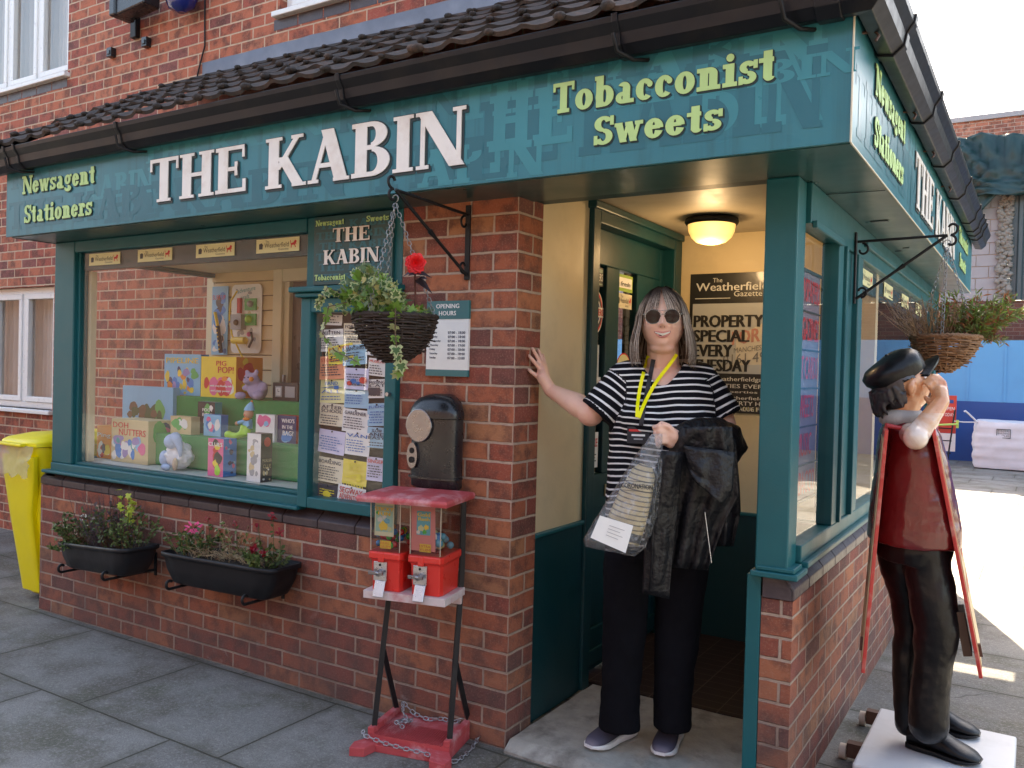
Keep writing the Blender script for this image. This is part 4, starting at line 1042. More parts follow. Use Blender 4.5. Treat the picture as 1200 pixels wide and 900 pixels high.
mb.use(BLACK); mb.tube([(-.398, -.127, 1.118), (-.398, -.131, 1.118)], .013, 14); mb.tube([(-.398, -.1275, 1.155), (-.398, -.1285, 1.155)], .012, 14)
mb.build('lock', ab)
SCO = M('soot', (.03, .025, .022), rough=.95)

# poster in the porch
po_ = thing('newspaper_poster', 'black and white newspaper poster on the cream back wall of the porch', 'poster', (.24, 1.785, 1.29))
PBK = M('poster_black', (.018, .017, .016), rough=.35, coat=.3); PGR = M('poster_grey', (.50, .52, .53), rough=.35, var=.15, vscale=3, coat=.3)
PX0, PX1, PZ0, PZ1 = .045, .66, 1.285, 2.052; py_ = 1.784
mb = MB(PBK); mb.box(PX0, PX1, py_, 1.789, PZ0, PZ1); mb.build('board', po_)
mb = MB(PGR); mb.box(PX0+.018, PX1-.01, py_-.001, py_, 1.50, 1.885)
mb.use(M('poster_cream', (.70, .64, .54), rough=.4)); mb.add([(PX0+.27, py_-.0015, 1.70), (PX1-.02, py_-.0015, 1.87), (PX1-.02, py_-.0015, 1.56), (PX0+.27, py_-.0015, 1.545)], [(0, 1, 2, 3)][::1])
mb.build('photo_panel', po_)
mb = MB(M('poster_white', (.75, .74, .70), rough=.4))
text(mb, 'The', (PX0+.13, py_, 2.002), FX, FZ, FN, height=.024); text(mb, 'Weatherfield', (PX0+.035, py_, 1.955), FX, FZ, FN, width=.40, height=.045, bold=.001); text(mb, 'Gazette', (PX0+.25, py_, 1.922), FX, FZ, FN, width=.155, height=.03)
mb.box(PX0+.03, PX0+.23, py_-.001, py_, 1.912, 1.916); mb.box(PX0+.42, PX0+.58, py_-.001, py_, 1.912, 1.916)
for k, (s_, ht) in enumerate((('www.weatherfieldgazette.com', .030), ('PROPERTIES EVERY WEEK', .022), ('local properties included', .018), ('in the Weatherfield Gazette', .018), ('YOUR PROPERTY HAS NEVER', .022), ('BEEN BETTER VALUE FOR MONEY', .022))):
    text(mb, s_, (PX0+.04, py_, 1.452-k*.031), FX, FZ, FN, width=.56, height=ht, bold=.0006)
mb.use(PALEY); text(mb, 'CALL 0161 496 2000', (PX0+.2, py_, 1.262+.035), FX, FZ, FN, width=.38, height=.024)
mb.use(REDL); lion(mb, Vector((PX0+.46, py_, 1.94)), Vector(FX), Vector(FZ), Vector(FN), .12, .075)
mb.use(M('faded_red_print', (.55, .26, .22), rough=.4))
for k, s_ in enumerate(('FOR SALE',)): text(mb, s_, (PX0+.25, py_-.003, 1.655), (.98, 0, .14), FZ, FN, width=.35, height=.075, bold=.003)
mb.use(M('faded_grey_print', (.22, .21, .20), rough=.4)); text(mb, 'MANCHESTER OFFICE', (PX0+.26, py_-.003, 1.612), (.98, 0, .12), FZ, FN, width=.33, height=.028); text(mb, '0161 496 483', (PX0+.20, py_-.003, 1.545), (.985, 0, .1), FZ, FN, width=.40, height=.055)
mb.use(PBK)
for k, s_ in enumerate(('PROPERTY', 'SPECIAL', 'EVERY', 'TUESDAY')):
    text(mb, s_, (PX0+.03, py_-.004, 1.755-k*.0815), FX, FZ, FN, width=(.385, .31, .22, .32)[k], height=.066, bold=.0045)
mb.use(M('yellow_flash', (.75, .72, .12), rough=.4)); mb.prism([(PX1-.035+(.055 if k % 2 else .04)*math.cos(k*math.pi/9), py_-.005, 1.915+(.055 if k % 2 else .04)*math.sin(k*math.pi/9)) for k in range(18)], (0, .003, 0))
mb.build('lettering', po_)

# stickers on the door glass (plane x = -.073)
def dstick(name, lab, y0, y1, z0, z1, fn):
    mb = MB(); fn(mb, y0, y1, z0, z1); one(name, mb, lab, 'sticker', 'stickers on the door glass')
DX = -.0725
def rect(mb, m, y0, y1, z0, z1, x=DX): mb.use(m); mb.box(x-.0006, x, y0, y1, z0, z1)
def tt(mb, m, s_, y, z, w_, h_, x=DX, b=.0006): mb.use(m); text(mb, s_, (x+.0012, y, z), SX, FZ, SN, width=w_, height=h_, just='C', bold=b, h=.0)
def f1(mb, a, b, c, d):
    rect(mb, GREYP, a, b, c, d); tt(mb, WHITE, 'WINNERS', (a+b)/2, c+.025, .14, .035)
    mb.use(M('sage_print', (.25, .35, .28))); mb.box(DX, DX+.0005, a+.01, b-.01, d-.025, d-.008); mb.box(DX, DX+.0005, a+.01, b-.01, c+.006, c+.014)
dstick('door_sticker', 'dark sticker with white capitals at the top of the narrow door pane', .75, .912, 1.90, 1.99, f1)
def f2(mb, a, b, c, d):
    cy, cz = (a+b)/2, (c+d)/2
    for k, (mt, ry, rz) in enumerate(((WHITE, .08, .105), (REDL, .074, .098), (GREYP, .064, .085), (WHITE, .052, .066), (M('blue_print', (.03,.06,.25)), .044, .056))):
        mb.use(mt); mb.prism([(DX+k*.0004, cy+ry*math.cos(t_*math.pi/14), cz+rz*math.sin(t_*math.pi/14)) for t_ in range(28)], (.0004, 0, 0))
    mb.use(WHITE); mb.box(DX+.002, DX+.0026, cy-.082, cy+.082, cz-.024, cz+.024); tt(mb, REDL, 'BANNERS', cy, cz-.016, .15, .032, x=DX+.003)
dstick('door_sticker', 'round red white and blue badge sticker on the narrow door pane', .755, .915, 1.67, 1.88, f2)
def f3(mb, a, b, c, d): gazette(mb, (DX-.001, a, c), SX, SN, b-a, d-c, WHITE, GREYP)
dstick('door_sticker', 'white newspaper sticker halfway down the narrow door pane', .755, .91, 1.40, 1.465, f3)
def f4(mb, a, b, c, d): rect(mb, M('grey_card', (.30, .30, .30)), a, b, c, d); tt(mb, GREYP, 'Open', (a+b)/2, c+.015, .11, .045)
dstick('door_sticker', 'grey card reading open between two white stickers on the door pane', .755, .90, 1.325, 1.392, f4)
def f5(mb, a, b, c, d): rect(mb, WHITE, a, b, c, d); tt(mb, GREYP, 'DON\'T SELL OUT', (a+b)/2, c+.014, .13, .028, b=.0012)
dstick('door_sticker', 'white sticker with bold black capitals below the grey card', .755, .905, 1.262, 1.32, f5)
def f6(mb, a, b, c, d): rect(mb, WHITE, a, b, c, d); tt(mb, REDL, 'STRIKE', (a+b)/2, c+.10, .125, .04, b=.002); tt(mb, REDL, 'IT', a+.045, c+.04, .05, .045, b=.002); rect(mb, GREYP, a+.085, b-.02, c+.03, c+.035, DX+.001); rect(mb, GREYP, a+.085, b-.03, c+.045, c+.05, DX+.001); rect(mb, GREYP, a+.085, b-.02, c+.06, c+.065, DX+.001)
dstick('door_sticker', 'white sticker with bold red capitals at the foot of the narrow door pane', .755, .90, 1.03, 1.20, f6)
def f7(mb, a, b, c, d): rect(mb, M('green_print', (.30, .45, .10)), a, b, c, d); mb.use(WHITE); mb.box(DX, DX+.0006, a+.01, b-.01, c+.018, d-.015); tt(mb, GREYP, 'fresh', (a+b)/2, c+.028, .11, .022, x=DX+.001)
dstick('door_sticker', 'green and white sticker at the top of the wide door pane', 1.075, 1.255, 1.90, 1.985, f7)
dstick('door_sticker', 'cream newspaper sticker below the green one on the wide door pane', 1.075, 1.25, 1.815, 1.89, lambda mb, a, b, c, d: gazette(mb, (DX-.001, a, c), SX, SN, b-a, d-c, M('cream_card', (.68, .64, .5)), GREYP))
def f8(mb, a, b, c, d):
    cy, cz = (a+b)/2, (c+d)/2
    for k, (mt, r) in enumerate(((REDL, .095), (PALEY, .088))):
        mb.use(mt); mb.prism([(DX+k*.0004, cy+r*math.cos(t_*math.pi/14), cz+r*math.sin(t_*math.pi/14)) for t_ in range(28)], (.0004, 0, 0))
    tt(mb, REDL, "BOLTON'S", cy, cz-.004, .155, .04, x=DX+.001, b=.001); tt(mb, M('green_print', (.30, .45, .10)), 'family bakers', cy, cz-.045, .11, .022, x=DX+.001)
dstick('door_sticker', 'round yellow bakery sticker with a red rim on the wide door pane', 1.075, 1.265, 1.40, 1.59, f8)

# notices pinned in the glazed case
PAP = {n: M('paper_'+n, c, rough=.75, var=.04, bump=.15, bscale=20) for n, c in dict(white=(.78,.78,.76), cream=(.74,.68,.52), yellow=(.80,.66,.10), lemon=(.78,.75,.38), orange=(.80,.32,.18), blue=(.30,.52,.68), lilac=(.62,.60,.78), grey=(.55,.56,.58), dark=(.05,.045,.06)).items()}
INK = M('ink', (.05, .05, .07), rough=.7); INKR = M('red_ink', (.62, .06, .04), rough=.7); INKB = M('blue_ink', (.05, .16, .45), rough=.7); INKY = M('yellow_ink', (.80, .68, .05), rough=.7)
# (px left, top, right, bottom, paper, ink, heading, tilt, label)
NOT = [
 (379,369,401,381,'white',INK,'LOST',2,'white typed notice at the very top of the case, half behind the ivy'),
 (372,386,402,412,'white',INK,'A KITTEN',-2,'white notice with typed lines at the top left of the case'),
 (403,379,430,404,'cream',INK,'FOR SALE',1,'cream notice with a small drawing right of the top left white notice'),
 (385,404,414,427,'yellow',INKR,'BABYSIT',-9,'bright yellow leaflet tilted over its neighbours near the top'),
 (402,404,430,428,'blue',INK,'DANCING',-5,'light blue notice tucked behind the tilted yellow leaflet'),
 (375,417,404,445,'orange',INKR,'STORAGE',-3,'salmon orange notice at the left edge of the case'),
 (431,404,453,417,'white',INK,'ROOM TO LET',3,'white notice near the top right, half hidden by the basket'),
 (432,420,453,441,'white',INKR,'MUSICAL',4,'white notice headed in red near the right edge'),
 (404,431,432,457,'lilac',INKR,'',1,'lilac notice with a red and blue animal drawing in the middle'),
 (375,444,404,473,'lemon',INKB,'BAND 4 ALL',-2,'lemon yellow notice with a blue swirl drawing on the left'),
 (432,444,454,467,'white',INK,'MISSING CAT',-3,'white missing pet notice with a dark photograph on it'),
 (404,456,432,479,'blue',INKB,'',0,'plain blue card in the middle below the lilac notice'),
 (375,472,404,500,'cream',INK,'AFTER SCHOOL',2,'cream notice with a bold typed heading on the left side'),
 (402,479,432,508,'white',INK,'GARDENER',3,'white notice with dense typed lines at the centre of the case'),
 (431,472,454,500,'blue',INKB,'JUDO',-4,'pale blue notice with a red figure drawing at the right edge'),
 (431,500,454,526,'blue',INK,'SLOW AND EASY',0,'sky blue notice with a black wavy border at the right edge'),
 (374,503,404,533,'lilac',INKB,'',4,'lilac handwritten notice on the left side, lower half'),
 (405,505,433,535,'white',INKB,'VAN',2,'white notice with a drawing of a van'),
 (372,535,402,567,'cream',INK,'BOARDING',3,'cream notice with a thin black frame at the lower left'),
 (402,538,430,570,'yellow',INKY,'WORD 4 CLEANERS',3,'olive notice with big yellow letters low in the middle'),
 (430,535,452,565,'lilac',INKR,'SINGER',1,'pale lilac notice headed in red at the lower right'),
 (372,566,396,588,'dark',INKY,'',3,'dark card with a yellow emblem at the bottom left corner'),
 (396,568,428,592,'white',INKR,'SEGWAY ADVENTURE',5,'white notice with big red letters along the bottom'),
]
ni = 0
for (u0, v0, u1, v1, pp, ink, hd_, tl, lab) in NOT:
    Y = .046-.0012*(ni % 9) - (.003 if abs(tl) > 4 else 0); ni += 1
    A = at_y(u0, v0, Y); B = at_y(u1, v1, Y); A.z, B.z = max(A.z, B.z), min(A.z, B.z)
    sl_ = -.10   # papers hang level, the lens slopes them
    cx, cz = (A.x+B.x)/2, (A.z+B.z)/2; hw, hh = (B.x-A.x)/2, (A.z-B.z)/2
    th = R_(-tl); X = Vector((math.cos(th), 0, math.sin(th))); Z = Vector((-math.sin(th), 0, math.cos(th))); O = Vector((cx, Y, cz))-X*hw-Z*hh
    hw *= 1.0
    mb = MB(PAP[pp]); g = []
    for j in range(5):
        g.append([O+X*(2*hw*i/4)+Z*(2*hh*j/4)+Vector((0, -.004*abs(noise.noise(Vector((i*.5+ni, j*.5, 0))))-(.003 if j == 0 else 0), 0)) for i in range(5)])
    mb.sheet(g)
    N = Vector(FN); H = .0055
    OL = MB; rg = random.Random(ni)
    mb.use(ink)
    if hd_:
        ws = hd_.split(' ') if len(hd_) > 9 else [hd_]
        big = pp in ('yellow',) and ink is INKY or 'SEGWAY' in hd_
        hh_ = (.34 if big else .15)*2*hh
        for k, wd in enumerate(ws[:3]): text(mb, wd, O+X*hw+Z*(2*hh*.93-(k+1)*hh_*1.15), X, Z, N, width=2*hw*.82 if len(ws) < 3 or k else hw, height=hh_, just='C', h=H, bold=.0006)
        top = 2*hh*.9-len(ws)*hh_*1.2
    else: top = 2*hh*.8
    mb.use(INK if ink is INKR else ink)
    nl = int(top/.0115)
    for k in range(nl):
        z = top-.012-k*.0115
        if z < .008: break
        x0 = hw*.2*rg.random(); x1 = 2*hw-.012-hw*.5*rg.random(); x = .008+x0
        while x < x1:
            wl = rg.uniform(.006, .02); wl = min(wl, x1-x)
            mb.add([O+X*x+Z*z+N*H, O+X*(x+wl)+Z*z+N*H, O+X*(x+wl)+Z*(z+.0042)+N*H, O+X*x+Z*(z+.0042)+N*H], [(0, 1, 2, 3)], False); x += wl+.004
    if 'MISSING' in hd_: mb.use(PAP['dark']); mb.add([O+X*(.1*hw)+Z*.012+N*(H+.001), O+X*(1.3*hw)+Z*.012+N*(H+.001), O+X*(1.3*hw)+Z*(1.1*hh)+N*(H+.001), O+X*(.1*hw)+Z*(1.1*hh)+N*(H+.001)], [(0, 1, 2, 3)], False)
    if lab.startswith('lilac notice with'):
        for mt, cx_, cz_, r in ((INKB, .8, .75, .16), (INKR, .5, .55, .14), (INKR, 1.6, .9, .2), (INKB, 1.2, .6, .1)):
            mb.use(mt); c_ = O+X*hw*cx_+Z*hh*cz_; mb.add([c_+X*r*hw*math.cos(q_)*1.6+Z*r*hw*math.sin(q_)+N*(H+.001) for q_ in [k*math.pi/6 for k in range(12)]], [tuple(range(12))], False)
    if pp == 'dark':
        mb.use(INKY); c_ = O+X*hw+Z*hh*.8; mb.add([c_+X*.024*math.cos(q_)+Z*.016*math.sin(q_)+N*(H+.001) for q_ in [k*math.pi/6 for k in range(12)]], [tuple(range(12))], False)
    mb.use(BLACK); mb.ball(O+X*hw+Z*(2*hh-.006)+N*.004, .004, 8, 5)
    one('notice', mb, lab, 'notice', 'notices pinned in the glazed case')
# ------------------------------------------------------------------ hanging baskets, planters, bin, sweet machine
def scroll(c, r0, r1, a0, a1, ax, az, n=18):
    return [Vector(c)+Vector(ax)*((r0+(r1-r0)*k/n)*math.cos(a0+(a1-a0)*k/n))+Vector(az)*((r0+(r1-r0)*k/n)*math.sin(a0+(a1-a0)*k/n)) for k in range(n+1)]
def bracket(name, lab, wallp, tip, out, side):
    """wallp = top of the wall bar, tip = outer end of the arm"""
    o = thing(name, lab, 'bracket', tuple(wallp)); wallp, tip, out = Vector(wallp), Vector(tip), Vector(out)
    mb = MB(BLACK); s_ = Vector(side)
    mb.obox(wallp+Vector((0, 0, -.13))+out*.004, s_, out, (0,0,1), .012, .004, .15); mb.build('wall_bar', o, bevel=.002)
    mb = MB(BLACK); a = wallp+Vector((0, 0, -.02))+out*.01; mb.tube([a, tip], .006, 6); mb.build('arm', o)
    mb = MB(BLACK); b_ = wallp+Vector((0, 0, -.26))+out*.01; e = tip+Vector((0, 0, -.0))
    mb.tube([b_, b_.lerp(e, .46)], .0065, 6); mb.tube([b_.lerp(e, .46), b_.lerp(e, .54)], [.0065, .011], 6); mb.tube([b_.lerp(e, .54), e], .0065, 6); mb.build('brace', o)
    d = (tip-a).normalized(); mb = MB(BLACK)
    mb.tube(scroll(tip+d*.015+Vector((0,0,.028)), .028, .010, -1.6, 2.8, d, (0,0,1)), .0055, 6); mb.build('scroll', o); mb = MB(BLACK); mb.tube(scroll(tip+d*.012+Vector((0,0,-.026)), .026, .010, 1.6, -2.4, d, (0,0,1)), .0055, 6); mb.build('scroll', o); mb = MB(BLACK)
    mb.tube(scroll(a+out*.02+Vector((0,0,-.035)), .028, .010, 1.6, -3.2, out, (0,0,1)), .005, 6); mb.build('scroll', o); mb = MB(BLACK); mb.tube(scroll(b_+out*.02+Vector((0,0,.03)), .026, .010, -1.6, 3.0, out, (0,0,1)), .005, 6)
    mb.build('scroll', o)
    return o
def chain(mb, a, b, link=.022, r=.0016, sag=0.):
    a, b = Vector(a), Vector(b); n = max(2, int((b-a).length/(link*.8)))
    for k in range(n):
        f0, f1 = k/n, (k+1)/n
        p = a.lerp(b, f0)+Vector((0, 0, -sag*4*f0*(1-f0))); q = a.lerp(b, f1)+Vector((0, 0, -sag*4*f1*(1-f1)))
        d = (q-p).normalized(); s_ = d.orthogonal().normalized()
        if k % 2: s_ = d.cross(s_)
        c = (p+q)/2; hl = (q-p).length*.62; w_ = link*.28
        mb.tube([c+d*hl*.55+s_*w_, c+d*hl, c+d*hl*.55-s_*w_, c-d*hl*.55-s_*w_, c-d*hl, c-d*hl*.55+s_*w_], r, 5, closed=True)
def basket(name, lab, c, R, depth, mat, hook, cmat, wild=1., steep=.55, rg=None):
    rg = rg or random.Random(3); c = Vector(c)
    o = thing(name, lab, 'basket', (c.x, c.y, c.z-depth))
    mb = MB(mat); nr = int(depth/.0085)
    for k in range(nr):
        f = k/(nr-1); z = c.z-depth*f
        r = R*(math.cos(f*math.pi/2*.92)**steep)
        ph = rg.random()*9; n = 34; pts = []
        for i in range(n):
            a = 2*math.pi*i/n; rr = r+.005*math.sin(i*math.pi*5.6+k*math.pi)+.004*wild*noise.noise(Vector((i*.8, k*3.1, ph)))
            pts.append((c.x+rr*math.cos(a), c.y+rr*math.sin(a), z+.004*wild*noise.noise(Vector((i*.5, k*2, ph+4)))))
        mb.tube(pts, [.0042+.0018*abs(noise.noise(Vector((i*.9, k, 0)))) for i in range(n)], 5, closed=True)
    for i in range(18):     # uprights
        a = 2*math.pi*i/18
        mb.tube([(c.x+R*(math.cos(f*math.pi/2*.92)**steep)*math.cos(a), c.y+R*(math.cos(f*math.pi/2*.92)**steep)*math.sin(a), c.z-depth*f) for f in (0, .25, .5, .75, .95)], .004, 5)
    for k in range(4):      # plaited rim
        pts = [(c.x+(R+.006*math.sin(i*2.1+k*1.6))*math.cos(2*math.pi*i/44), c.y+(R+.006*math.sin(i*2.1+k*1.6))*math.sin(2*math.pi*i/44), c.z+.006*math.cos(i*2.1+k*1.6)+rg.uniform(-.002, .002)) for i in range(44)]
        mb.tube(pts, .0055, 5, closed=True)
    for k in range(46):     # loose twig ends
        a = rg.random()*6.28; f = rg.random()*.85; r = R*(math.cos(f*math.pi/2*.92)**steep); p = Vector((c.x+r*math.cos(a), c.y+r*math.sin(a), c.z-depth*f))
        q = p+Vector((math.cos(a+1.3), math.sin(a+1.3), rg.uniform(-.3, .3)))*rg.uniform(.02, .04)*wild+Vector((math.cos(a), math.sin(a), 0))*.008
        mb.tube([p, q], .0025, 4)
    mb.build('wicker_bowl', o)
    mb = MB(M('basket_soil', (.03, .02, .014), rough=.95, bump=1, bscale=60)); g = []
    for j in range(7):
        g.append([Vector((c.x+R*.97*j/6*math.cos(2*math.pi*i/24), c.y+R*.97*j/6*math.sin(2*math.pi*i/24), c.z-.012+.02*(1-j/6)+.006*noise.noise(Vector((i, j, 0))))) for i in range(25)])
    mb.sheet(g); mb.build('soil', o)
    mb = MB(cmat); hook = Vector(hook)
    for a in (.5, 2.6, 4.7): chain(mb, hook+Vector((0, 0, -.03)), (c.x+R*.97*math.cos(a), c.y+R*.97*math.sin(a), c.z+.004))
    mb.tube(scroll(hook+Vector((0, 0, -.012)), .014, .012, -1.2, 3.4, (1,0,0), (0,0,1)), .0022, 5); mb.build('chain', o)
    return o
CHN = M('dull_chain', (.30, .30, .30), rough=.4, metal=.8, var=.3)
# leaf shapes
def leafmat(name, c, var=.35, rough=.5, trans=.25):
    if name in MATS: return MATS[name]
    m, t, b = nmat(name); f = noisen(t, 35, 3)
    cc = mixc(t, f, tuple(x*(1-var) for x in c), tuple(min(1, x*(1+var)) for x in c)); L(t, cc, b.inputs['Base Color'])
    b.inputs['Roughness'].default_value = rough
    tl_ = node(t, 'ShaderNodeBsdfTranslucent'); L(t, cc, tl_.inputs[0]); mx = node(t, 'ShaderNodeMixShader'); mx.inputs[0].default_value = trans
    o = t.nodes['Material Output']; L(t, b.outputs[0], mx.inputs[1]); L(t, tl_.outputs[0], mx.inputs[2]); L(t, mx.outputs[0], o.inputs[0])
    MATS[name] = m; return m
IVY = [(0,0),(.32,-.12),(.58,.1),(.36,.32),(.52,.62),(.2,.58),(0,1),(-.2,.58),(-.52,.62),(-.36,.32),(-.58,.1),(-.32,-.12)]
OVAL = [(0,0),(.2,.2),(.28,.5),(.18,.8),(0,1),(-.18,.8),(-.28,.5),(-.2,.2)]
LANCE = [(0,0),(.09,.25),(.10,.55),(0,1),(-.10,.55),(-.09,.25)]
def leaf(mb, p, d, n, size, shape=OVAL, mat=None, centre=None, cup=.15):
    """p base, d direction of growth, n facing"""
    p, d, n = Vector(p), Vector(d).normalized(), Vector(n)
    s_ = d.cross(n)
    if s_.length < 1e-4: s_ = d.orthogonal()
    s_.normalize(); n = s_.cross(d).normalized()
    if mat: mb.use(mat)
    vs = [p+d*(b*size)+s_*(a*size)+n*(cup*size*(abs(a)*1.2-b*b*.6)) for a, b in shape]
    c = p+d*(.45*size)+n*(-.03*size); k = len(vs)
    mb.add(vs+[c], [(i, (i+1) % k, k) for i in range(k)], True)
    if centre:
        mb.use(centre); vs2 = [c+(v-c)*.62+n*.0012 for v in vs]
        mb.add(vs2+[c+n*.0012], [(i, (i+1) % k, k) for i in range(k)], True)
def rv(rg, s=1.): return Vector((rg.gauss(0, s), rg.gauss(0, s), rg.gauss(0, s)))
IVD, IVL, IVY2 = leafmat('ivy_green', (.06, .13, .03)), leafmat('ivy_pale_edge', (.42, .46, .22)), leafmat('ivy_fresh', (.16, .30, .05))
IVO = leafmat('ivy_grey_green', (.12, .17, .08)); PURP = leafmat('dark_begonia_leaf', (.035, .022, .028), trans=.05)
REDF = M('red_petal', (.75, .008, .012), rough=.45, var=.15, vscale=40, sss=.1)

# left basket: over the case and the pier
LBc = (-.272, -.40, 1.672)
TIPL = (-.285, -.40, 2.135)
bracket('basket_bracket', 'black iron basket bracket on the brick pier', (-.235, -.001, 2.125), TIPL, (0,-1,0), (1,0,0))
DKW = M('dark_wicker', (.030, .018, .013), rough=.7, var=.55, vscale=30, bump=.4)
basket('hanging_basket', 'dark wicker hanging basket of ivy beside the brick pier', LBc, .150, .165, DKW, (TIPL[0], TIPL[1]-.0, TIPL[2]-.02), CHN, steep=.62)
rg = random.Random(21); mb = MB(IVD)
c = Vector(LBc)
toward = (CAM-c).normalized(); side = Vector((.85, .527, 0))
for k in range(430):
    a = rg.random()*6.28; r = .145*math.sqrt(rg.random()); 
    off = Vector((r*math.cos(a), r*math.sin(a), 0)); s_ = off.dot(side)
    top = .15*math.exp(-((s_+.055)/.10)**2)+.03 if s_ < .06 else .02
    p = c+off*1.06+Vector((0, 0, rg.random()*top+.0)) + side*(-.035)
    d = (off*3+rv(rg, .5)+Vector((0, 0, .35))).normalized(); n = (toward*.6+rv(rg, .6)+Vector((0, 0, .8)))
    q = rg.random()
    if q < .42: leaf(mb, p, d, n, rg.uniform(.022, .04), IVY, IVL, centre=IVD)
    elif q < .68: leaf(mb, p, d, n, rg.uniform(.03, .05), IVY, IVY2)
    elif q < .9: leaf(mb, p, d, n, rg.uniform(.02, .036), IVY, IVO)
    else: leaf(mb, p, d, n, rg.uniform(.02, .03), IVY, leafmat('ivy_yellowing', (.42, .36, .12)))
def trail(pts, n, s0, s1, cen=True, cols=(None,)):
    pts = [Vector(p) for p in pts]; mb.use(M('ivy_stem', (.10, .06, .03))); mb.tube(pts, .0022, 5)
    for k in range(n):
        f = (k+.5)/n*(len(pts)-1); i = int(f); p = pts[i].lerp(pts[min(i+1, len(pts)-1)], f-i)
        leaf(mb, p, Vector((rg.uniform(-1, 1), rg.uniform(-.2, .2), -rg.uniform(.3, 1.2))), toward+rv(rg, .35), rg.uniform(s0, s1), IVY, IVL if rg.random() < .5 else IVY2, centre=IVD if cen and rg.random() < .7 else None)
f_ = toward*.165
trail([c+f_*.95+Vector((0,0,.03)), c+f_*1.0+Vector((0,0,-.05)), c+f_*.95+Vector((.01,0,-.12)), c+f_*.85+side*.025+Vector((0,0,-.17)), c+f_*.8+side*.01+Vector((0,0,-.205))], 8, .024, .052)
trail([c-side*.17+Vector((0,0,.05)), c-side*.245+Vector((0,0,.03)), c-side*.265+Vector((0,0,-.07)), c-side*.22+Vector((0,0,-.13)), c-side*.13+toward*.15+Vector((0,0,-.16))], 13, .022, .040, False)
trail([c-side*.16+Vector((0,0,.06)), c-side*.25+Vector((0,0,.10)), c-side*.29+Vector((0,0,.03))], 9, .02, .034)
one('ivy_plant', mb, 'variegated ivy spilling over the left wicker basket', 'plant')
# begonia: red bloom and dark leaves
mb = MB(PURP); b0 = c+side*.065+Vector((0, 0, 0))
bl = at_d(487, 309, (c+side*.075-CAM).dot(FWD)-.05)
mb.use(M('begonia_stem', (.12, .035, .03))); mb.tube([b0, b0+Vector((.01, 0, .06)), (b0+bl)/2+Vector((.0, 0, .04)), bl-Vector((0, 0, .02))], .0035, 6)
for p_, d_, sz in ((bl+Vector((0,0,-.035)), side*1+Vector((0,0,-.1)), .06), (bl+Vector((0,0,-.03)), side*-1+Vector((0,0,-.25)), .05), (bl+Vector((0,0,-.06)), side*1+Vector((0,0,-.55)), .075), (bl+Vector((.01,0,-.055)), side*.6+toward*.6+Vector((0,0,.1)), .05), (bl+Vector((.005,0,-.04)), side*-.5+toward*.7, .045)):
    leaf(mb, p_, d_, toward*.5+Vector((0,0,1)), sz, [(0,0),(.3,.1),(.34,.4),(.16,.7),(0,1.05),(-.16,.7),(-.34,.4),(-.3,.1)], PURP, cup=.25)
mb.use(REDF)
for k in range(46):
    f = k/46; r = .004+.026*f; a = k*2.399; el_ = 1.35-1.2*f
    d_ = (toward*math.sin(el_)+ (side*math.cos(a)+Vector((0,0,1))*math.sin(a))*math.cos(el_)).normalized()
    leaf(mb, bl+d_*r*.35-toward*.006, d_, toward*1.0-d_*.5, .019+.012*f, [(0,0),(.4,.25),(.5,.6),(.25,.95),(0,1.0),(-.25,.95),(-.5,.6),(-.4,.25)], REDF, cup=.5)
one('begonia', mb, 'single red begonia bloom with dark leaves in the left wicker basket', 'flower')

# right basket: on the side wall, paler brown wicker than the left one
TIPR = (1.40, 1.02, 2.075)
bracket('basket_bracket', 'black iron basket bracket on the side window post', (1.054, 1.0, 2.085), TIPR, (1,0,0), (0,1,0))
PLW = M('pale_wicker', (.23, .125, .065), rough=.75, var=.5, vscale=30, bump=.4)
RBc = (1.405, 1.02, 1.665)
basket('hanging_basket', 'pale brown wicker hanging basket above the statue', RBc, .126, .140, PLW, (TIPR[0], TIPR[1], TIPR[2]-.02), CHN, steep=.8, rg=random.Random(8))
DRY = leafmat('dry_stalk', (.26, .16, .085), trans=.1); DRY2 = leafmat('dead_leaf', (.15, .085, .05), trans=.1); OLV = leafmat('olive_leaf', (.15, .19, .05)); RSTL = leafmat('russet_leaf', (.28, .11, .05))
def tuft(mb, base, n, h, spread, mats, rg, lean=(0,0,0), lsize=(.018, .035), shape=LANCE, stem=.0013, nl=9, stemmat=None):
    for k in range(n):
        a = rg.random()*6.28; r = spread*math.sqrt(rg.random()); b_ = Vector(base)+Vector((r*math.cos(a), r*math.sin(a), 0))
        tip = b_+Vector((math.cos(a)*r*.9, math.sin(a)*r*.9, 0))+Vector(lean)*rg.random()*1.2+Vector((rg.gauss(0, .02), rg.gauss(0, .02), h*rg.uniform(.5, 1.1)))
        mid = b_.lerp(tip, .55)+rv(rg, .008); mb.use(stemmat or mats[0]); mb.tube([b_, mid, tip], [stem*1.3, stem, stem*.5], 4, cap=False)
        for q in range(nl):
            f = rg.uniform(.15, 1); p = (b_.lerp(mid, f*2) if f < .5 else mid.lerp(tip, f*2-1))
            leaf(mb, p, rv(rg, 1)+Vector((math.cos(a), math.sin(a), .4)), rv(rg, 1)+Vector((0, -.3, .8)), rg.uniform(*lsize), shape, rg.choice(mats))
rg = random.Random(5); mb = MB(DRY); c = Vector(RBc)
tuft(mb, c-side*.055, 90, .155, .095, [DRY, DRY2, DRY], rg, lean=-side*.05, lsize=(.01, .022), nl=7)
one('dried_plant', mb, 'withered brown stalks in the left half of the pale wicker basket', 'plant')
mb = MB(OLV); tuft(mb, c+side*.07, 95, .17, .08, [OLV, OLV, RSTL, IVY2], rg, lean=side*.11, lsize=(.02, .045), nl=20)
tuft(mb, c+side*.13, 22, .03, .03, [OLV, RSTL], rg, lean=side*.06+Vector((0,0,-.04)), lsize=(.018, .035), nl=10)
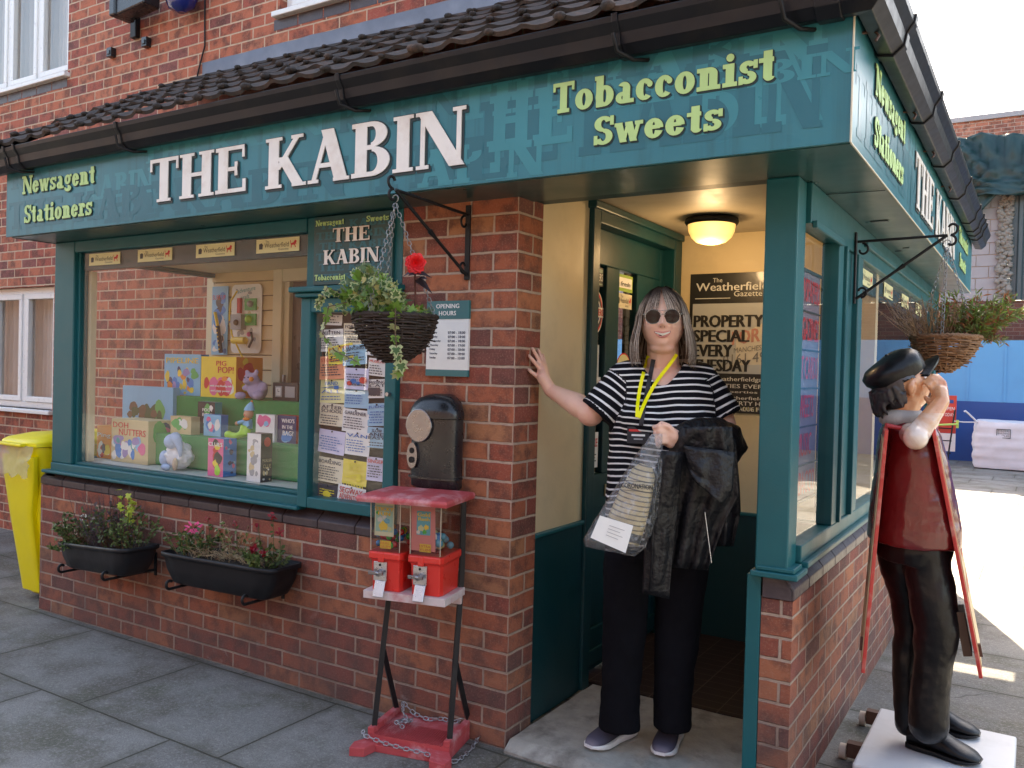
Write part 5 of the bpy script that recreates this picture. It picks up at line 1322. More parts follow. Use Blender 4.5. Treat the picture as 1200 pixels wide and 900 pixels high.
one('shrubby_plant', mb, 'olive green bushy plant leaning out of the pale wicker basket', 'plant')

# wall planters
POT = M('black_planter_plastic', (.008, .008, .010), rough=.5, var=.25, vscale=5, bump=.15, spec=.3, dirt=.35, dirtcol=(.03, .03, .03), dscale=5)
def planter(lab, x0, x1, zt, zb, tw, sag=0.):
    """troughs hung askew on the wall; yaw tw turns the right end away from the wall"""
    xc = (x0+x1)/2; o = thing('wall_planter', lab, 'planter', (xc, -.12, zb), 'black planters hung on the front wall')
    hl = (x1-x0)/2; ca, sa = math.cos(tw), math.sin(tw)
    def P(a, b, z, roll=sag): return Vector((xc+a*ca-b*sa, -.118+a*sa+b*ca, z+a*roll))
    def ring(hl_, hd_, z, n=11):
        r = []
        for k in range(40):
            th = 2*math.pi*k/40; c_, s_ = math.cos(th), math.sin(th); q = (abs(c_)**n+abs(s_)**n)**(-1/n); r.append(P(c_*q*hl_, s_*q*hd_, z))
        return r
    mb = MB(POT)
    mb.loft([ring(hl*.78, .062, zb), ring(hl*.84, .078, zb+.012), ring(hl*.94, .090, zb+(zt-zb)*.5), ring(hl*.965, .096, zt-.028), ring(hl*.97, .097, zt-.022), ring(hl, .107, zt-.020), ring(hl, .108, zt), ring(hl*.975, .10, zt+.001), ring(hl*.96, .094, zt-.03)])
    mb.build('trough', o)
    mb = MB(M('planter_soil', (.035, .025, .017), rough=.95, bump=1, bscale=50)); g = []
    for j in range(5): g.append([P((-.95+1.9*i/30)*hl, (-.085+.17*j/4), zt-.022+.012*noise.noise(Vector((i*.7, j, x0)))) for i in range(31)])
    mb.sheet(g); mb.build('soil', o)
    for s_ in (-.72, .62):
        mb = MB(BLACK); b0 = P(s_*hl, .07, zb-.005); b0.y = -.004
        f0 = P(s_*hl, -.10, zb-.012)
        pts = [b0, Vector((f0.x, -.09, zb-.012+s_*hl*sag)), f0]+scroll(f0+Vector((0, -.012, .024)), .026, .012, -1.5, -5.6, (0, 1, 0), (0, 0, 1))[1:]
        mb.tube(pts, .007, 6); mb.obox(b0+Vector((0, 0, .03)), (1,0,0), (0,1,0), (0,0,1), .008, .004, .06); mb.build('bracket', o)
    return P
P1 = planter('black trough planter hung on the brick wall, the left of the two', -2.83, -2.04, .520, .375, R_(-9), .10)
P2 = planter('black trough planter hung on the brick wall, the right of the two', -1.86, -1.09, .578, .425, R_(1), .02)
GRN = leafmat('herb_green', (.075, .12, .035)); GRN2 = leafmat('herb_light', (.17, .24, .07)); PRP = leafmat('purple_sprig', (.10, .075, .085)); WHP_ = M('white_petal', (.75, .76, .66), rough=.6)
YEL = leafmat('lime_leaf', (.50, .58, .08)); PNK = M('pink_petal', (.85, .10, .30), rough=.5, sss=.1); CRM = M('crimson_petal', (.28, .008, .02), rough=.5); STR = leafmat('straw', (.38, .28, .15), trans=.1)
rg = random.Random(31); mb = MB(GRN)
for s_, n, h, ms in ((-.32, 52, .16, [GRN, GRN2, GRN]), (-.12, 16, .10, [GRN, DRY2]), (.12, 36, .24, [GRN, PRP, GRN]), (.26, 22, .17, [GRN, GRN2])):
    tuft(mb, P1(s_, 0, .50), n, h, .075, ms, rg, lsize=(.012, .026), shape=OVAL, nl=15, stemmat=DRY2)
tuft(mb, P1(-.27, -.08, .49), 14, .06, .06, [GRN, GRN2], rg, lean=(-.03, -.03, -.03), lsize=(.012, .024), shape=OVAL, nl=12)
for k in range(5): p = P1(-.33+rg.random()*.2, 0, .60+rg.random()*.06); [leaf(mb, p, rv(rg, 1), toward, .012, OVAL, WHP_) for _ in range(6)]
one('herb_plant', mb, 'green leafy herbs with small white flowers in the left wall planter', 'plant')
mb = MB(PRP); tuft(mb, P1(.02, .01, .50), 90, .29, .095, [PRP, PRP, DRY2], rg, lsize=(.008, .016), nl=13, stemmat=PRP)
one('heather_plant', mb, 'twiggy purple grey heather in the middle of the left wall planter', 'plant')
mb = MB(YEL); tuft(mb, P1(.22, 0, .60), 5, .20, .02, [YEL], rg, lsize=(.02, .036), shape=IVY, nl=7, stemmat=GRN)
one('lime_sprig', mb, 'bright lime green sprig rising above the left wall planter', 'plant')
mb = MB(GRN); tuft(mb, P2(-.24, 0, .56), 34, .13, .075, [GRN, GRN, OLV], rg, lsize=(.014, .028), shape=OVAL, nl=14, stemmat=DRY)
tuft(mb, P2(.02, .02, .56), 18, .17, .07, [GRN, STR, OLV], rg, lsize=(.012, .026), shape=OVAL, nl=9, stemmat=STR); tuft(mb, P2(.25, -.02, .56), 20, .09, .05, [GRN, OLV], rg, lsize=(.02, .03), shape=OVAL, nl=11)
ct = P2(-.22, -.03, .70)
for k in range(34): a = rg.random()*6.28; r = .035*math.sqrt(rg.random()); leaf(mb, ct+side*r*math.cos(a)+Vector((0,0,r*.6*math.sin(a))), side*math.cos(a)+Vector((0,0,math.sin(a))), toward+rv(rg, .3), .016, OVAL, PNK)
mb.use(GRN); mb.tube([P2(-.2, 0, .57), ct-Vector((0, 0, .01))], .002, 5)
one('pink_flower', mb, 'pink geranium flower and green leaves at the left of the right wall planter', 'plant')
mb = MB(STR); 
for k in range(240):
    p = P2(rg.uniform(-.2, .3), rg.uniform(-.09, .08), .575+rg.random()*.02); q = p+Vector((rg.uniform(-.07, .07), rg.uniform(-.05, .03), rg.uniform(-.01, .035))); mb.use(STR if k % 3 else DRY); mb.tube([p, (p+q)/2+Vector((0, 0, .008)), q], .0011, 4, cap=False)
one('dry_grass', mb, 'matted straw coloured dead stalks in the right wall planter', 'plant')
mb = MB(CRM)
for s_, zz, n, sz in ((.19, .635, 26, .024), (.26, .625, 20, .022), (.31, .80, 12, .02), (.355, .735, 9, .017), (.22, .755, 7, .016), (.07, .745, 7, .014), (-.12, .75, 6, .012)):
    p = P2(s_, -.03, zz); mb.use(GRN if s_ > .2 else DRY2); mb.tube([P2(s_*.95, 0, .56), p], .0018, 4)
    for k in range(n): leaf(mb, p+rv(rg, .006), rv(rg, 1), toward+rv(rg, .4), sz, OVAL, CRM)
    for k in range(5): leaf(mb, P2(s_*.97, 0, .58).lerp(p, rg.random()), rv(rg, 1), toward, .02, OVAL, GRN)
one('dianthus_plant', mb, 'dark crimson flowers on tall stems at the right of the right wall planter', 'plant')

# yellow bin
YB = M('yellow_bin_plastic', (.90, .76, .015), rough=.38, var=.04, bump=.05, dirt=.12, dirtcol=(.5, .42, .05))
wb = thing('wheelie_bin', 'bright yellow wheelie bin standing left of the shop front', 'bin', (-3.70, .16, 0))
def bring(x0, x1, y0, y1, z, n=9):
    return rr_ring(x0, x1, y0, y1, z, n, 32)
bx0, bx1 = -3.64, -3.31
mb = MB(YB)
mb.loft([bring(-3.60, -3.32, .12, .52, .03), bring(-3.60, -3.32, .10, .53, .05), bring(-3.625, -3.30, .04, .56, .50), bring(-3.655, -3.29, -.01, .60, .90), bring(-3.665, -3.285, -.025, .60, .92), bring(-3.665, -3.285, -.025, .60, .955)])
# moulded front panel with the stepped shoulder
mb.loft([bring(-3.60, -3.40, .075, .10, .06), bring(-3.62, -3.38, -.005, .06, .55), bring(-3.64, -3.30, -.035, .0, .80), bring(-3.645, -3.30, -.04, .0, .90)])
mb.build('body', wb)
mb = MB(YB); mb.loft([bring(-3.685, -3.27, -.05, .62, .960), bring(-3.685, -3.27, -.05, .62, .985), bring(-3.66, -3.295, -.02, .60, 1.005), bring(-3.60, -3.33, .1, .55, 1.03)])
mb.box(-3.62, -3.34, -.09, -.045, .962, .980); mb.build('lid', wb, bevel=.006)
mb = MB(BLACK)
mb.tube([(-3.62, .5, .1), (-3.33, .5, .1)], .012, 8); mb.build('axle', wb)
for x in (-3.62, -3.33): mb = MB(BLACK); mb.tube([(x-.02, .50, .1), (x+.02, .50, .1)], .1, 18); mb.build('wheel', wb)
FILM = M('clear_bin_liner_film', (.62, .58, .42), rough=.35, var=.1); FILM.node_tree.nodes['Principled BSDF'].inputs['Alpha'].default_value = .38
mb = MB(FILM); g = []
for j in range(9):
    g.append([Vector((-3.70+.44*i/24, -.055-.012*abs(noise.noise(Vector((i*.6, j*.5, 1))))*3-.004*j, .968-j*.020-.03*(j/8)*abs(math.sin(i*.5)))) for i in range(25)])
mb.sheet(g); one('bin_liner', mb, 'clear plastic liner hanging out under the yellow bin lid', 'bag')

# sweet machine ------------------------------------------------------------
PK = M('faded_red_paint', (.50, .07, .075), rough=.55, var=.2, vscale=22, dirt=.9, dirtcol=(.66, .38, .38), dscale=11, bump=.15)
RDP = M('red_gloss_plastic', (.72, .035, .025), rough=.3, var=.06, coat=.3)
vm = thing('vending_machine', 'red double gumball machine on a black tubular stand with a faded pink base', 'vending machine', (-.36, -.12, 0))
# ex: along the machine's front, ey: out to the viewer
vex = (at_z(520, 893, 0)-at_z(407, 872, 0)); vex.z = 0; vex.normalize(); vey = Vector((vex.y, -vex.x, 0))
VO = Vector((-.315, -.145, 0))
def V(a, b, z): return VO+vex*(a*.87)+vey*b+Vector((0, 0, z))
def vbox(mb, a0, a1, b0, b1, z0, z1): mb.obox(V((a0+a1)/2, (b0+b1)/2, (z0+z1)/2), vex, vey, (0,0,1), (a1-a0)/2*.87, (b1-b0)/2, (z1-z0)/2)
mb = MB(PK)
vbox(mb, -.20, .20, -.14, .10, .0, .05)
for k in range(34): vbox(mb, -.195+k*.0116, -.195+k*.0116+.006, -.03, .103, .05, .056)
mb.prism([V(-.20, .10, 0), V(-.10, .10, 0), V(-.14, .135, 0), V(-.16, .19, 0), V(-.225, .205, 0), V(-.235, .15, 0)], (0, 0, .035)); mb.prism([V(.20, .10, 0), V(.235, .15, 0), V(.225, .205, 0), V(.15, .19, 0), V(.13, .135, 0), V(.09, .10, 0)], (0, 0, .035)); mb.prism([V(-.14, .10, 0), V(-.14, .135, 0), V(.13, .135, 0), V(.13, .10, 0)], (0, 0, .028))
for s_ in (-1, 1): vbox(mb, s_*.185-.015, s_*.185+.015, -.14, .10, .0501, .075)
mb.build('base', vm, bevel=.005)
tb = M('black_tube_paint', (.010, .010, .011), rough=.45, spec=.3, dirt=.15, dirtcol=(.10, .09, .08), dscale=12)
for s_ in (-1, 1):
    x = .185*s_; mb = MB(tb)
    mb.tube([V(x, .07, .07), V(x*.95, -.03, .64), V(x*.95, -.035, .70), V(x*.95, -.035, .975)], .0145, 4, smooth=False); mb.build('upright', vm, bevel=.002)
for s_ in (-1, 1): mb = MB(tb); mb.tube([V(.185*s_, -.125, .07), V(.178*s_, .02, .36)], .0135, 4, smooth=False); mb.build('strut', vm, bevel=.002)
tr = MB(M('chipped_white_tray', (.62, .52, .50), rough=.6, dirt=.9, dirtcol=(.50, .12, .12), dscale=9)); tr.v = []
vbox(tr, -.195, .195, -.03, .17, .602, .632); vbox(tr, -.19, .19, -.02, .0, .57, .60)
for k in range(12): vbox(tr, .195, .199, -.02+k*.014, -.013+k*.014, .604, .628)
tr.build('tray', vm, bevel=.003)
mb = MB(PK)
mb.loft([[V(a*w_, .07+b*d_, z) for a, b in ((-1,-1),(1,-1),(1,1),(-1,1))] for z, w_, d_ in ((.977, .212, .142), (.990, .216, .147), (1.000, .212, .142), (1.010, .17, .09))], smooth=False)
mb.build('canopy', vm, bevel=.004)
CLR = glass('clear_acrylic', tint=(.80, .76, .72), extra=.0)
BC = [M('ball_'+n, c, rough=.2, coat=.5) for n, c in dict(green=(.04,.45,.05), blue=(.02,.22,.55), yellow=(.85,.60,.05), orange=(.80,.25,.05), white=(.7,.7,.68), red=(.6,.04,.04), pale=(.65,.68,.35), cyan=(.10,.40,.55)).items()]
CHM = M('chrome_mech', (.55, .56, .58), rough=.3, metal=.9, var=.15, vscale=40)
for s_, lab in ((-1, 'left dispenser with a green and yellow card'), (1, 'right dispenser with a pink card')):
    a0, a1 = (-.180, -.014) if s_ < 0 else (.010, .178); cx = (a0+a1)/2; hw = (a1-a0)/2
    mb = MB(RDP)
    def sq(w_, d0, d1, z): return [V(cx+p*w_, q, z) for p, q in ((-1+.12, d1), (-1, d1-.02), (-1, d0+.01), (-1+.1, d0), (1-.1, d0), (1, d0+.01), (1, d1-.02), (1-.12, d1))]
    mb.loft([sq(hw*.86, -.02, .150, .633), sq(hw*.9, -.025, .158, .745), sq(hw*.94, -.025, .160, .752), sq(hw, -.03, .172, .758), sq(hw, -.03, .172, .782), sq(hw*.9, -.02, .16, .784)], smooth=False)
    vbox(mb, cx-hw*.35, cx+hw*.0, .168, .175, .745, .783)
    dsp = mb.build('dispenser', vm, bevel=.004); dsp['label'] = lab
    mb = MB(CHM); m0 = cx-.022
    vbox(mb, m0-.032, m0+.032, .157, .164, .672, .745); mb.use(BLACK); mb.tube([V(m0, .164, .733), V(m0, .1655, .733)], .005, 8); mb.build('coin_plate', dsp, bevel=.002)
    mb = MB(CHR); mb.tube([V(m0, .164, .705), V(m0, .182, .705)], .013, 14); mb.obox(V(m0-.008, .187, .706), vex, vey, (0, 0, 1), .030, .004, .007); mb.ball(V(m0, .186, .706), .009); mb.build('crank', dsp, bevel=.002)
    mb = MB(CHM); mb.obox(V(m0+.006, .178, .645), vex, (vey*.4+Vector((0,0,-1))).normalized(), (vey+Vector((0,0,.4))).normalized(), .022, .032, .003); mb.build('chute_flap', dsp, bevel=.006)
    mb = MB(CLR); mb.loft([sq(hw*.93, -.018, .162, .785), sq(hw*.96, -.02, .166, .974)], cap=False, smooth=False); mb.build('clear_case', dsp)
    for q in (-1, 1): mb = MB(M('case_edge', (.50, .40, .30), rough=.3)); mb.tube([V(cx+q*hw*.93*.9, .162, .786), V(cx+q*hw*.96*.9, .166, .973)], .0018, 5); mb.build('case_edge', dsp)
    rg = random.Random(60+s_); n = 0
    for k in range(34):
        lvl = k//12
        p = V(cx+rg.uniform(-hw*.75, hw*.75), .0+rg.random()*.135, .802+lvl*.022+rg.uniform(0, .006)+(.012 if s_*0 else 0))
        r = .0125 if s_ < 0 else .0145
        mb = MB(BC[rg.choice((0, 1, 2, 3, 5, 0, 1))] if s_ < 0 else BC[rg.choice((7, 6, 4, 1, 7, 6))]); mb.ball(p, r, 12, 8); mb.build('gumball', dsp)
    mb = MB(); 
    if s_ < 0:
        card = M('mint_card', (.35, .60, .50), rough=.5); mb.use(M('ivory_card', (.75, .74, .5), rough=.5)); vbox(mb, cx-hw*.72, cx+hw*.40, .150, .152, .842, .972)
        mb.use(card); vbox(mb, cx-hw*.66, cx+hw*.34, .152, .1525, .858, .960)
        mb.use(BC[2]); text(mb, 'STICKY', V(cx-hw*.16, .1528, .938), vex, (0,0,1), vey, width=.078, height=.014, just='C', bold=.0012); text(mb, 'FUN', V(cx-hw*.16, .1528, .92), vex, (0,0,1), vey, width=.05, height=.014, just='C', bold=.0012)
        for mt, a_, z_, r in ((BC[2], -.2, .88, .022), (BC[4], -.4, .905, .013), (BC[7], .0, .90, .014), (BC[0], -.55, .93, .008), (BC[1], -.1, .875, .009), (BC[6], .15, .87, .012), (BC[4], -.15, .915, .010)):
            mb.use(mt); mb.prism([V(cx+hw*a_+r*math.cos(q*math.pi/5+a_), .1528+r*.01, z_+r*math.sin(q*math.pi/5+a_)*(1 if q % 2 else .6)) for q in range(10)], vey*.0006)
        mb.use(BC[2]); vbox(mb, cx-hw*.35, cx+hw*.28, .155, .156, .795, .825); mb.use(BC[3]); text(mb, 'REAL', V(cx-hw*.05, .1565, .812), vex, (0,0,1), vey, width=.04, height=.009, just='C'); text(mb, 'GUM', V(cx-hw*.05, .1565, .799), vex, (0,0,1), vey, width=.045, height=.009, just='C')
    else:
        mb.use(M('pink_card', (.72, .24, .22), rough=.5)); mb.prism([V(cx-hw*.88, .152, .966), V(cx+hw*.45, .152, .966), V(cx+hw*.52, .152, .80), V(cx-hw*.84, .152, .80)], vey*.002)
        mb.use(M('aqua_card', (.10, .42, .50), rough=.5)); vbox(mb, cx-hw*.55, cx+hw*.22, .1545, .155, .86, .95)
        mb.use(BC[2]); text(mb, 'Gold', V(cx-hw*.16, .1554, .93), vex, (0,0,1), vey, width=.05, height=.014, just='C', bold=.001); text(mb, 'Rush', V(cx-hw*.14, .1554, .914), vex, (0,0,1), vey, width=.045, height=.013, just='C', bold=.001)
        for mt, a_, z_, r in ((BC[6], -.3, .885, .014), (BC[2], .0, .89, .012), (BC[0], -.1, .872, .010), (BC[4], -.45, .87, .009)):
            mb.use(mt); mb.prism([V(cx+hw*a_+r*math.cos(q*math.pi/5+a_), .1554+r*.01, z_+r*math.sin(q*math.pi/5+a_)*(1 if q % 2 else .6)) for q in range(10)], vey*.0006)
        mb.use(BC[2]); vbox(mb, cx-hw*.35, cx+hw*.28, .156, .157, .797, .827); mb.use(BC[5]); text(mb, 'EXTRA', V(cx-hw*.05, .1575, .814), vex, (0,0,1), vey, width=.045, height=.009, just='C'); text(mb, 'YUM', V(cx-hw*.05, .1575, .801), vex, (0,0,1), vey, width=.045, height=.009, just='C')
    mb.build('display_card', dsp)
mb = MB(STEEL)
cp = [V(-.225, .10, .058), V(-.20, .125, .052), V(-.1, .132, .040), V(.0, .134, .034), V(.10, .134, .030), V(.20, .138, .012), V(.24, .10, .008), V(.255, .0, .008), V(.25, -.10, .02)]
for i in range(len(cp)-1): chain(mb, cp[i], cp[i+1], link=.024, r=.0022)
cq = [V(-.06, .03, .065), V(-.12, .0, .07), V(-.09, -.05, .062), V(-.13, -.09, .075), V(-.15, -.12, .10), V(-.08, -.11, .064), V(.0, -.09, .060), V(.06, -.12, .06), V(.12, -.10, .06), V(.18, -.13, .08)]
for i in range(len(cq)-1): chain(mb, cq[i], cq[i+1], link=.024, r=.0022)
for k in range(4): chain(mb, V(-.12+.02*k, -.02-.01*k, .062+.003*k), V(-.06, -.05+.02*k, .064+.004*k), link=.024, r=.0022)
one('security_chain', mb, 'galvanised steel chain looped round the faded pink base', 'chain')
# ------------------------------------------------------------------ things in the display window
GFELT = M('green_felt', (.045, .26, .08), rough=.95, var=.12, vscale=20, bump=.3)
yB, yA = .25, .52
zB = at_y(285, 517, yB).z; zA = at_y(285, 468, yA).z; zF = .897
xL = at_y(214, 470, yA).x
mb = MB(GFELT)
mb.box(xL-.02, -1.085, yB, yA-.001, zF, zB); mb.box(xL-.06, -1.085, yA, .86, zF, zA)
one('display_steps', mb, 'green cloth covered steps holding the toys in the display window', 'display stand', bevel=.006)
def col(n, c, r=.45): return M('toy_'+n, c, rough=r, var=.06, vscale=25)
C = dict(red=col('red',(.62,.03,.03)), orange=col('orange',(.80,.26,.03)), yellow=col('yellow',(.85,.62,.06)), blue=col('blue',(.04,.22,.58)), sky=col('sky',(.22,.50,.72)), navy=col('navy',(.02,.03,.12)), black=col('black',(.02,.02,.025)),
    white=col('white',(.78,.77,.74)), cream=col('cream',(.62,.50,.28)), pink=col('pink',(.75,.14,.30)), green=col('green',(.08,.40,.10)), lime=col('lime',(.38,.70,.06)), purple=col('purple',(.32,.24,.50)), teal=col('tealp',(.05,.35,.36)), grey=col('greyp',(.35,.35,.36)), brown=col('brown',(.14,.08,.04)), dkgreen=col('dkgreen',(.04,.09,.03)))
def blob(mb, m, O, X, N, cx, cz, rx, rz, h, n=14, ph=0., irr=.15, seed=0):
    mb.use(C[m]); O, X, N = Vector(O), Vector(X), Vector(N); Z = Vector(FZ); c = O+X*cx+Z*cz
    vs = [c+X*rx*math.cos(a)*(1+irr*math.sin(3*a+seed))+Z*rz*math.sin(a)*(1+irr*math.cos(2*a+seed*2))+N*h for a in [2*math.pi*k/n+ph for k in range(n)]]
    if X.cross(Z).dot(N) < 0: vs = vs[::-1]
    mb.add(vs, [tuple(range(n))], False)
def scatter(mb, O, X, N, w_, h_, cols, n, seed, r0=.08, r1=.22, x0=0, x1=1, z0=0, z1=1, h=.0006):
    rg = random.Random(seed)
    for k in range(n):
        rx = rg.uniform(r0, r1)*min(w_, h_); rz = rx*rg.uniform(.6, 1.5)
        cx = rg.uniform(x0*w_+rx*1.2, max(x0*w_+rx*1.2, x1*w_-rx*1.2)); cz = rg.uniform(z0*h_+rz*1.2, max(z0*h_+rz*1.2, z1*h_-rz*1.2))
        blob(mb, rg.choice(cols), O, X, N, cx, cz, rx, rz, h+k*.00004, seed=seed+k)
def gamebox(lab, u0, v0, u1, y, zb, dep, front, side, top=None, art=None, side_art=None, words=(), cat='box', name='game_box'):
    """front face at depth y; zb = what it stands on"""
    A = at_y(u0, v0, y); B = at_y(u1, v0, y); um = at_y((u0+u1)/2, v0, y)
    x0, x1, zt = A.x, B.x, um.z; w_, h_ = x1-x0, zt-zb; yb = y+dep
    mb = MB(C[side]); mb.box(x0, x1, y+.0005, yb, zb+.0008, zt)
    mb.use(C[front]); mb.quad((x0, y, zb), (x1, y, zb), (x1, y, zt), (x0, y, zt))
    O = (x0, y, zb)
    if art: scatter(mb, O, FX, FN, w_, h_, **art)
    for s_, cx, cz, ww, hh, m in words:
        mb.use(C[m]); text(mb, s_, (x0+cx*w_, y, zb+cz*h_), FX, FZ, FN, width=ww*w_, height=hh*h_, h=.0025, bold=.0012)
    if side_art: scatter(mb, (x1, y, zb), (0, 1, 0), (1, 0, 0), dep, h_, **side_art)
    return one(name, mb, lab, cat), (x0, x1, zb, zt)
gamebox('orange game box half hidden at the far left of the display floor', 114, 499, 131, .24, zF, .10, 'orange', 'orange', art=dict(cols=['red','white','yellow','navy'], n=9, seed=2, z1=.5), words=(('Ping', .05, .62, .9, .16, 'white'),))
gamebox('large cream and blue game box with cartoon critters on the display floor', 131, 492, 174, .20, zF, .17, 'cream', 'cream', art=dict(cols=['sky','blue','white','pink','teal','white','purple','blue'], n=26, seed=5, z1=.66, r0=.06, r1=.16), side_art=dict(cols=['teal','navy','pink','green'], n=7, seed=3, z0=.45, r0=.1, r1=.3), words=(('DOH', .05, .80, .42, .13, 'red'), ('NUTTERS', .22, .63, .72, .15, 'red')))
gamebox('blue edged jigsaw box with a country cottage picture', 144, 453, 203, .50, zF+.20, .05, 'sky', 'sky', art=dict(cols=['dkgreen','dkgreen','green','brown'], n=16, seed=8, z1=.62, x0=.08, x1=.92, r0=.1, r1=.24), words=())
mb = MB(C['white']); mb.box(at_y(150, 480, .5).x, at_y(200, 480, .5).x, .505, .54, zF, zF+.198); one('box_riser', mb, 'plain white carton holding up the cottage jigsaw box', 'box')
gamebox('light blue game box with a maze of coloured pipes on the top green step', 193, 415, 235.5, .60, zA, .06, 'sky', 'blue', art=dict(cols=['green','orange','yellow','navy','purple','blue'], n=22, seed=14, z1=.72, r0=.05, r1=.14), words=(('PIPELINE', .06, .78, .88, .13, 'yellow'),))
gamebox('yellow and red game box with a pink pig on the top green step', 236, 418, 277, .56, zA, .20, 'yellow', 'orange', art=dict(cols=['red','red','pink','orange','white'], n=16, seed=21, z1=.55, r0=.1, r1=.2), side_art=dict(cols=['yellow','red','pink'], n=6, seed=4, r0=.1, r1=.25), words=(('PIG', .45, .78, .28, .12, 'red'), ('POP!', .5, .60, .44, .16, 'red'), ('with crazy floating balls', .28, .25, .62, .06, 'white'), ('and piggy power', .3, .13, .55, .06, 'white')))
gamebox('slim dark football game box on the lower green step', 232, 471, 252, .42, zB, .05, 'black', 'teal', art=dict(cols=['red','white','green'], n=8, seed=9, x0=.3), words=(('FOOT', .3, .7, .6, .1, 'white'), ('BALL', .3, .55, .6, .1, 'white')))
gamebox('small light blue box in front of the football game', 239, 486, 259, .34, zB, .05, 'sky', 'blue', art=dict(cols=['white','blue','pink'], n=9, seed=10))
gamebox('small cream and white carton behind the fluffy toy', 200, 488, 224, .30, zF, .06, 'cream', 'cream', art=dict(cols=['white','green'], n=5, seed=1, z0=.7))
gamebox('small white and pink box beside the clown doll', 300, 486, 322, .31, zB, .05, 'white', 'white', art=dict(cols=['pink','sky'], n=5, seed=12, z0=.5))
gamebox('dark game box with white capitals and a blue hand on the lower step', 323, 487, 347.5, .33, zB, .06, 'navy', 'red', art=dict(cols=['blue','sky'], n=3, seed=7, z1=.6, r0=.2, r1=.3), words=(("WHO'S", .32, .74, .6, .15, 'white'), ('IN THE', .35, .52, .5, .13, 'white'), ('BAG?', .38, .28, .5, .17, 'white')))
gamebox('tall box with a bright pink front and blue side on the display floor', 244, 514, 262, .13, zF, .085, 'pink', 'blue', art=dict(cols=['black','lime','red','yellow'], n=12, seed=16, x0=.25, r0=.14, r1=.24), side_art=dict(cols=['lime','pink','sky','navy'], n=10, seed=17, r0=.08, r1=.16), words=(('CLUES', .05, .80, .9, .1, 'white'),))
_, q = gamebox('tall silver and black murder mystery box on the display floor', 290, 508, 306, .12, zF, .075, 'white', 'black', art=dict(cols=['grey','white','cream','grey'], n=22, seed=18, r0=.08, r1=.2), side_art=dict(cols=['cream','white','cream'], n=9, seed=19, z1=.35, r0=.06, r1=.12))
mb = MB(); blob(mb, 'red', (q[1]+.001, .12, q[2]), (0,1,0), (1,0,0), .04, .20, .022, .024, .0018, irr=0); mb.use(C['cream']); text(mb, 'MURDER', (q[1]+.001, .13, q[2]+.10), (0,1,0), FZ, (1,0,0), width=.06, height=.016, h=.002); text(mb, 'CLUE', (q[1]+.001, .135, q[2]+.07), (0,1,0), FZ, (1,0,0), width=.05, height=.018, h=.002)
mb.build('printed_panel', _)
# clock radio
rd = at_y(334, 470, .60); r0 = at_y(320, 448, .60); r1 = at_y(349, 448, .60)
mb = MB(C['black']); mb.box(r0.x, r1.x, .60, .68, zA, r0.z); mb.use(C['grey']); mb.box(r0.x+.02, r0.x+.075, .597, .5995, zA+.02, r0.z-.02); mb.use(C['white']); mb.box(r0.x+.028, r0.x+.067, .595, .5965, zA+.028, r0.z-.028)
mb.use(C['black']); mb.box(r0.x+.046, r0.x+.048, .593, .5945, zA+.05, r0.z-.035); mb.box(r0.x+.047, r0.x+.06, .593, .5945, zA+.05, zA+.053); mb.use(C['grey']); mb.box(r0.x+.10, r1.x-.02, .597, .5995, zA+.02, r0.z-.02)
one('radio_alarm_clock', mb, 'black radio alarm clock with a white dial on the top green step', 'clock', bevel=.003)
# soft toys: one fused body each
def fuse(mb, name, voxel, parent=None, mat=None, smooth=8, **k):
    o = mb.build(name, parent=parent, mat=mat, **k)
    m1 = o.modifiers.new('r', 'REMESH'); m1.mode = 'VOXEL'; m1.voxel_size = voxel; m1.use_smooth_shade = True
    m2 = o.modifiers.new('s', 'SMOOTH'); m2.iterations = smooth; m2.factor = .5
    dg = bpy.context.evaluated_depsgraph_get(); me = bpy.data.meshes.new_from_object(o.evaluated_get(dg))
    o.modifiers.clear(); old = o.data; o.data = me; bpy.data.meshes.remove(old); me.name = name
    for p in me.polygons: p.use_smooth = True
    return o
PLV = M('lavender_plush', (.40, .33, .48), rough=.95, bump=1, bscale=220); PLB = M('pale_blue_plush', (.45, .58, .78), rough=.95, bump=1, bscale=220); PLW_ = M('white_fleece', (.74, .74, .76), rough=.95, bump=1.5, bscale=90)
def toy(name, lab, u, v, y, zb): 
    p = at_y(u, v, y); return thing(name, lab, 'soft toy', (p.x, y, zb)), Vector((p.x, y, zb))
t_, p = toy('teddy_bear', 'lavender bear with an orange nose sitting on the top green step', 297, 468, .53, zA)
mb = MB(PLV)
for c_, r, s_ in (((0,.03,.055), .058, (1.1,.9,1)), ((-.02,.0,.115), .045, (1.15,.9,.9)), ((-.055,0,.155), .018, (1,.6,1)), ((.02,0,.158), .018, (1,.6,1)), ((-.075,-.03,.022), .028, (1.4,1,.8)), ((.07,-.03,.03), .03, (1.3,1,.9)), ((-.06,-.0,.065), .022, (1.4,1,.8)), ((.075,.0,.075), .025, (1.3,1,1.2)), ((-.02,-.035,.105), .022, (1.3,.8,.8))): mb.ball(p+Vector(c_), r, 14, 10, s_)
fuse(mb, 'body', .006, t_)
mb = MB(C['orange']); mb.ball(p+Vector((.025, -.04, .118)), .014); mb.build('nose', t_); mb = MB(C['black']); mb.ball(p+Vector((-.03, -.042, .125)), .0045); mb.ball(p+Vector((.0, -.042, .128)), .0045); mb.build('eyes', t_)
t_, p = toy('clown_doll', 'clown doll with a light blue pointed hat and lime green legs on the lower step', 290, 512, .33, zB)
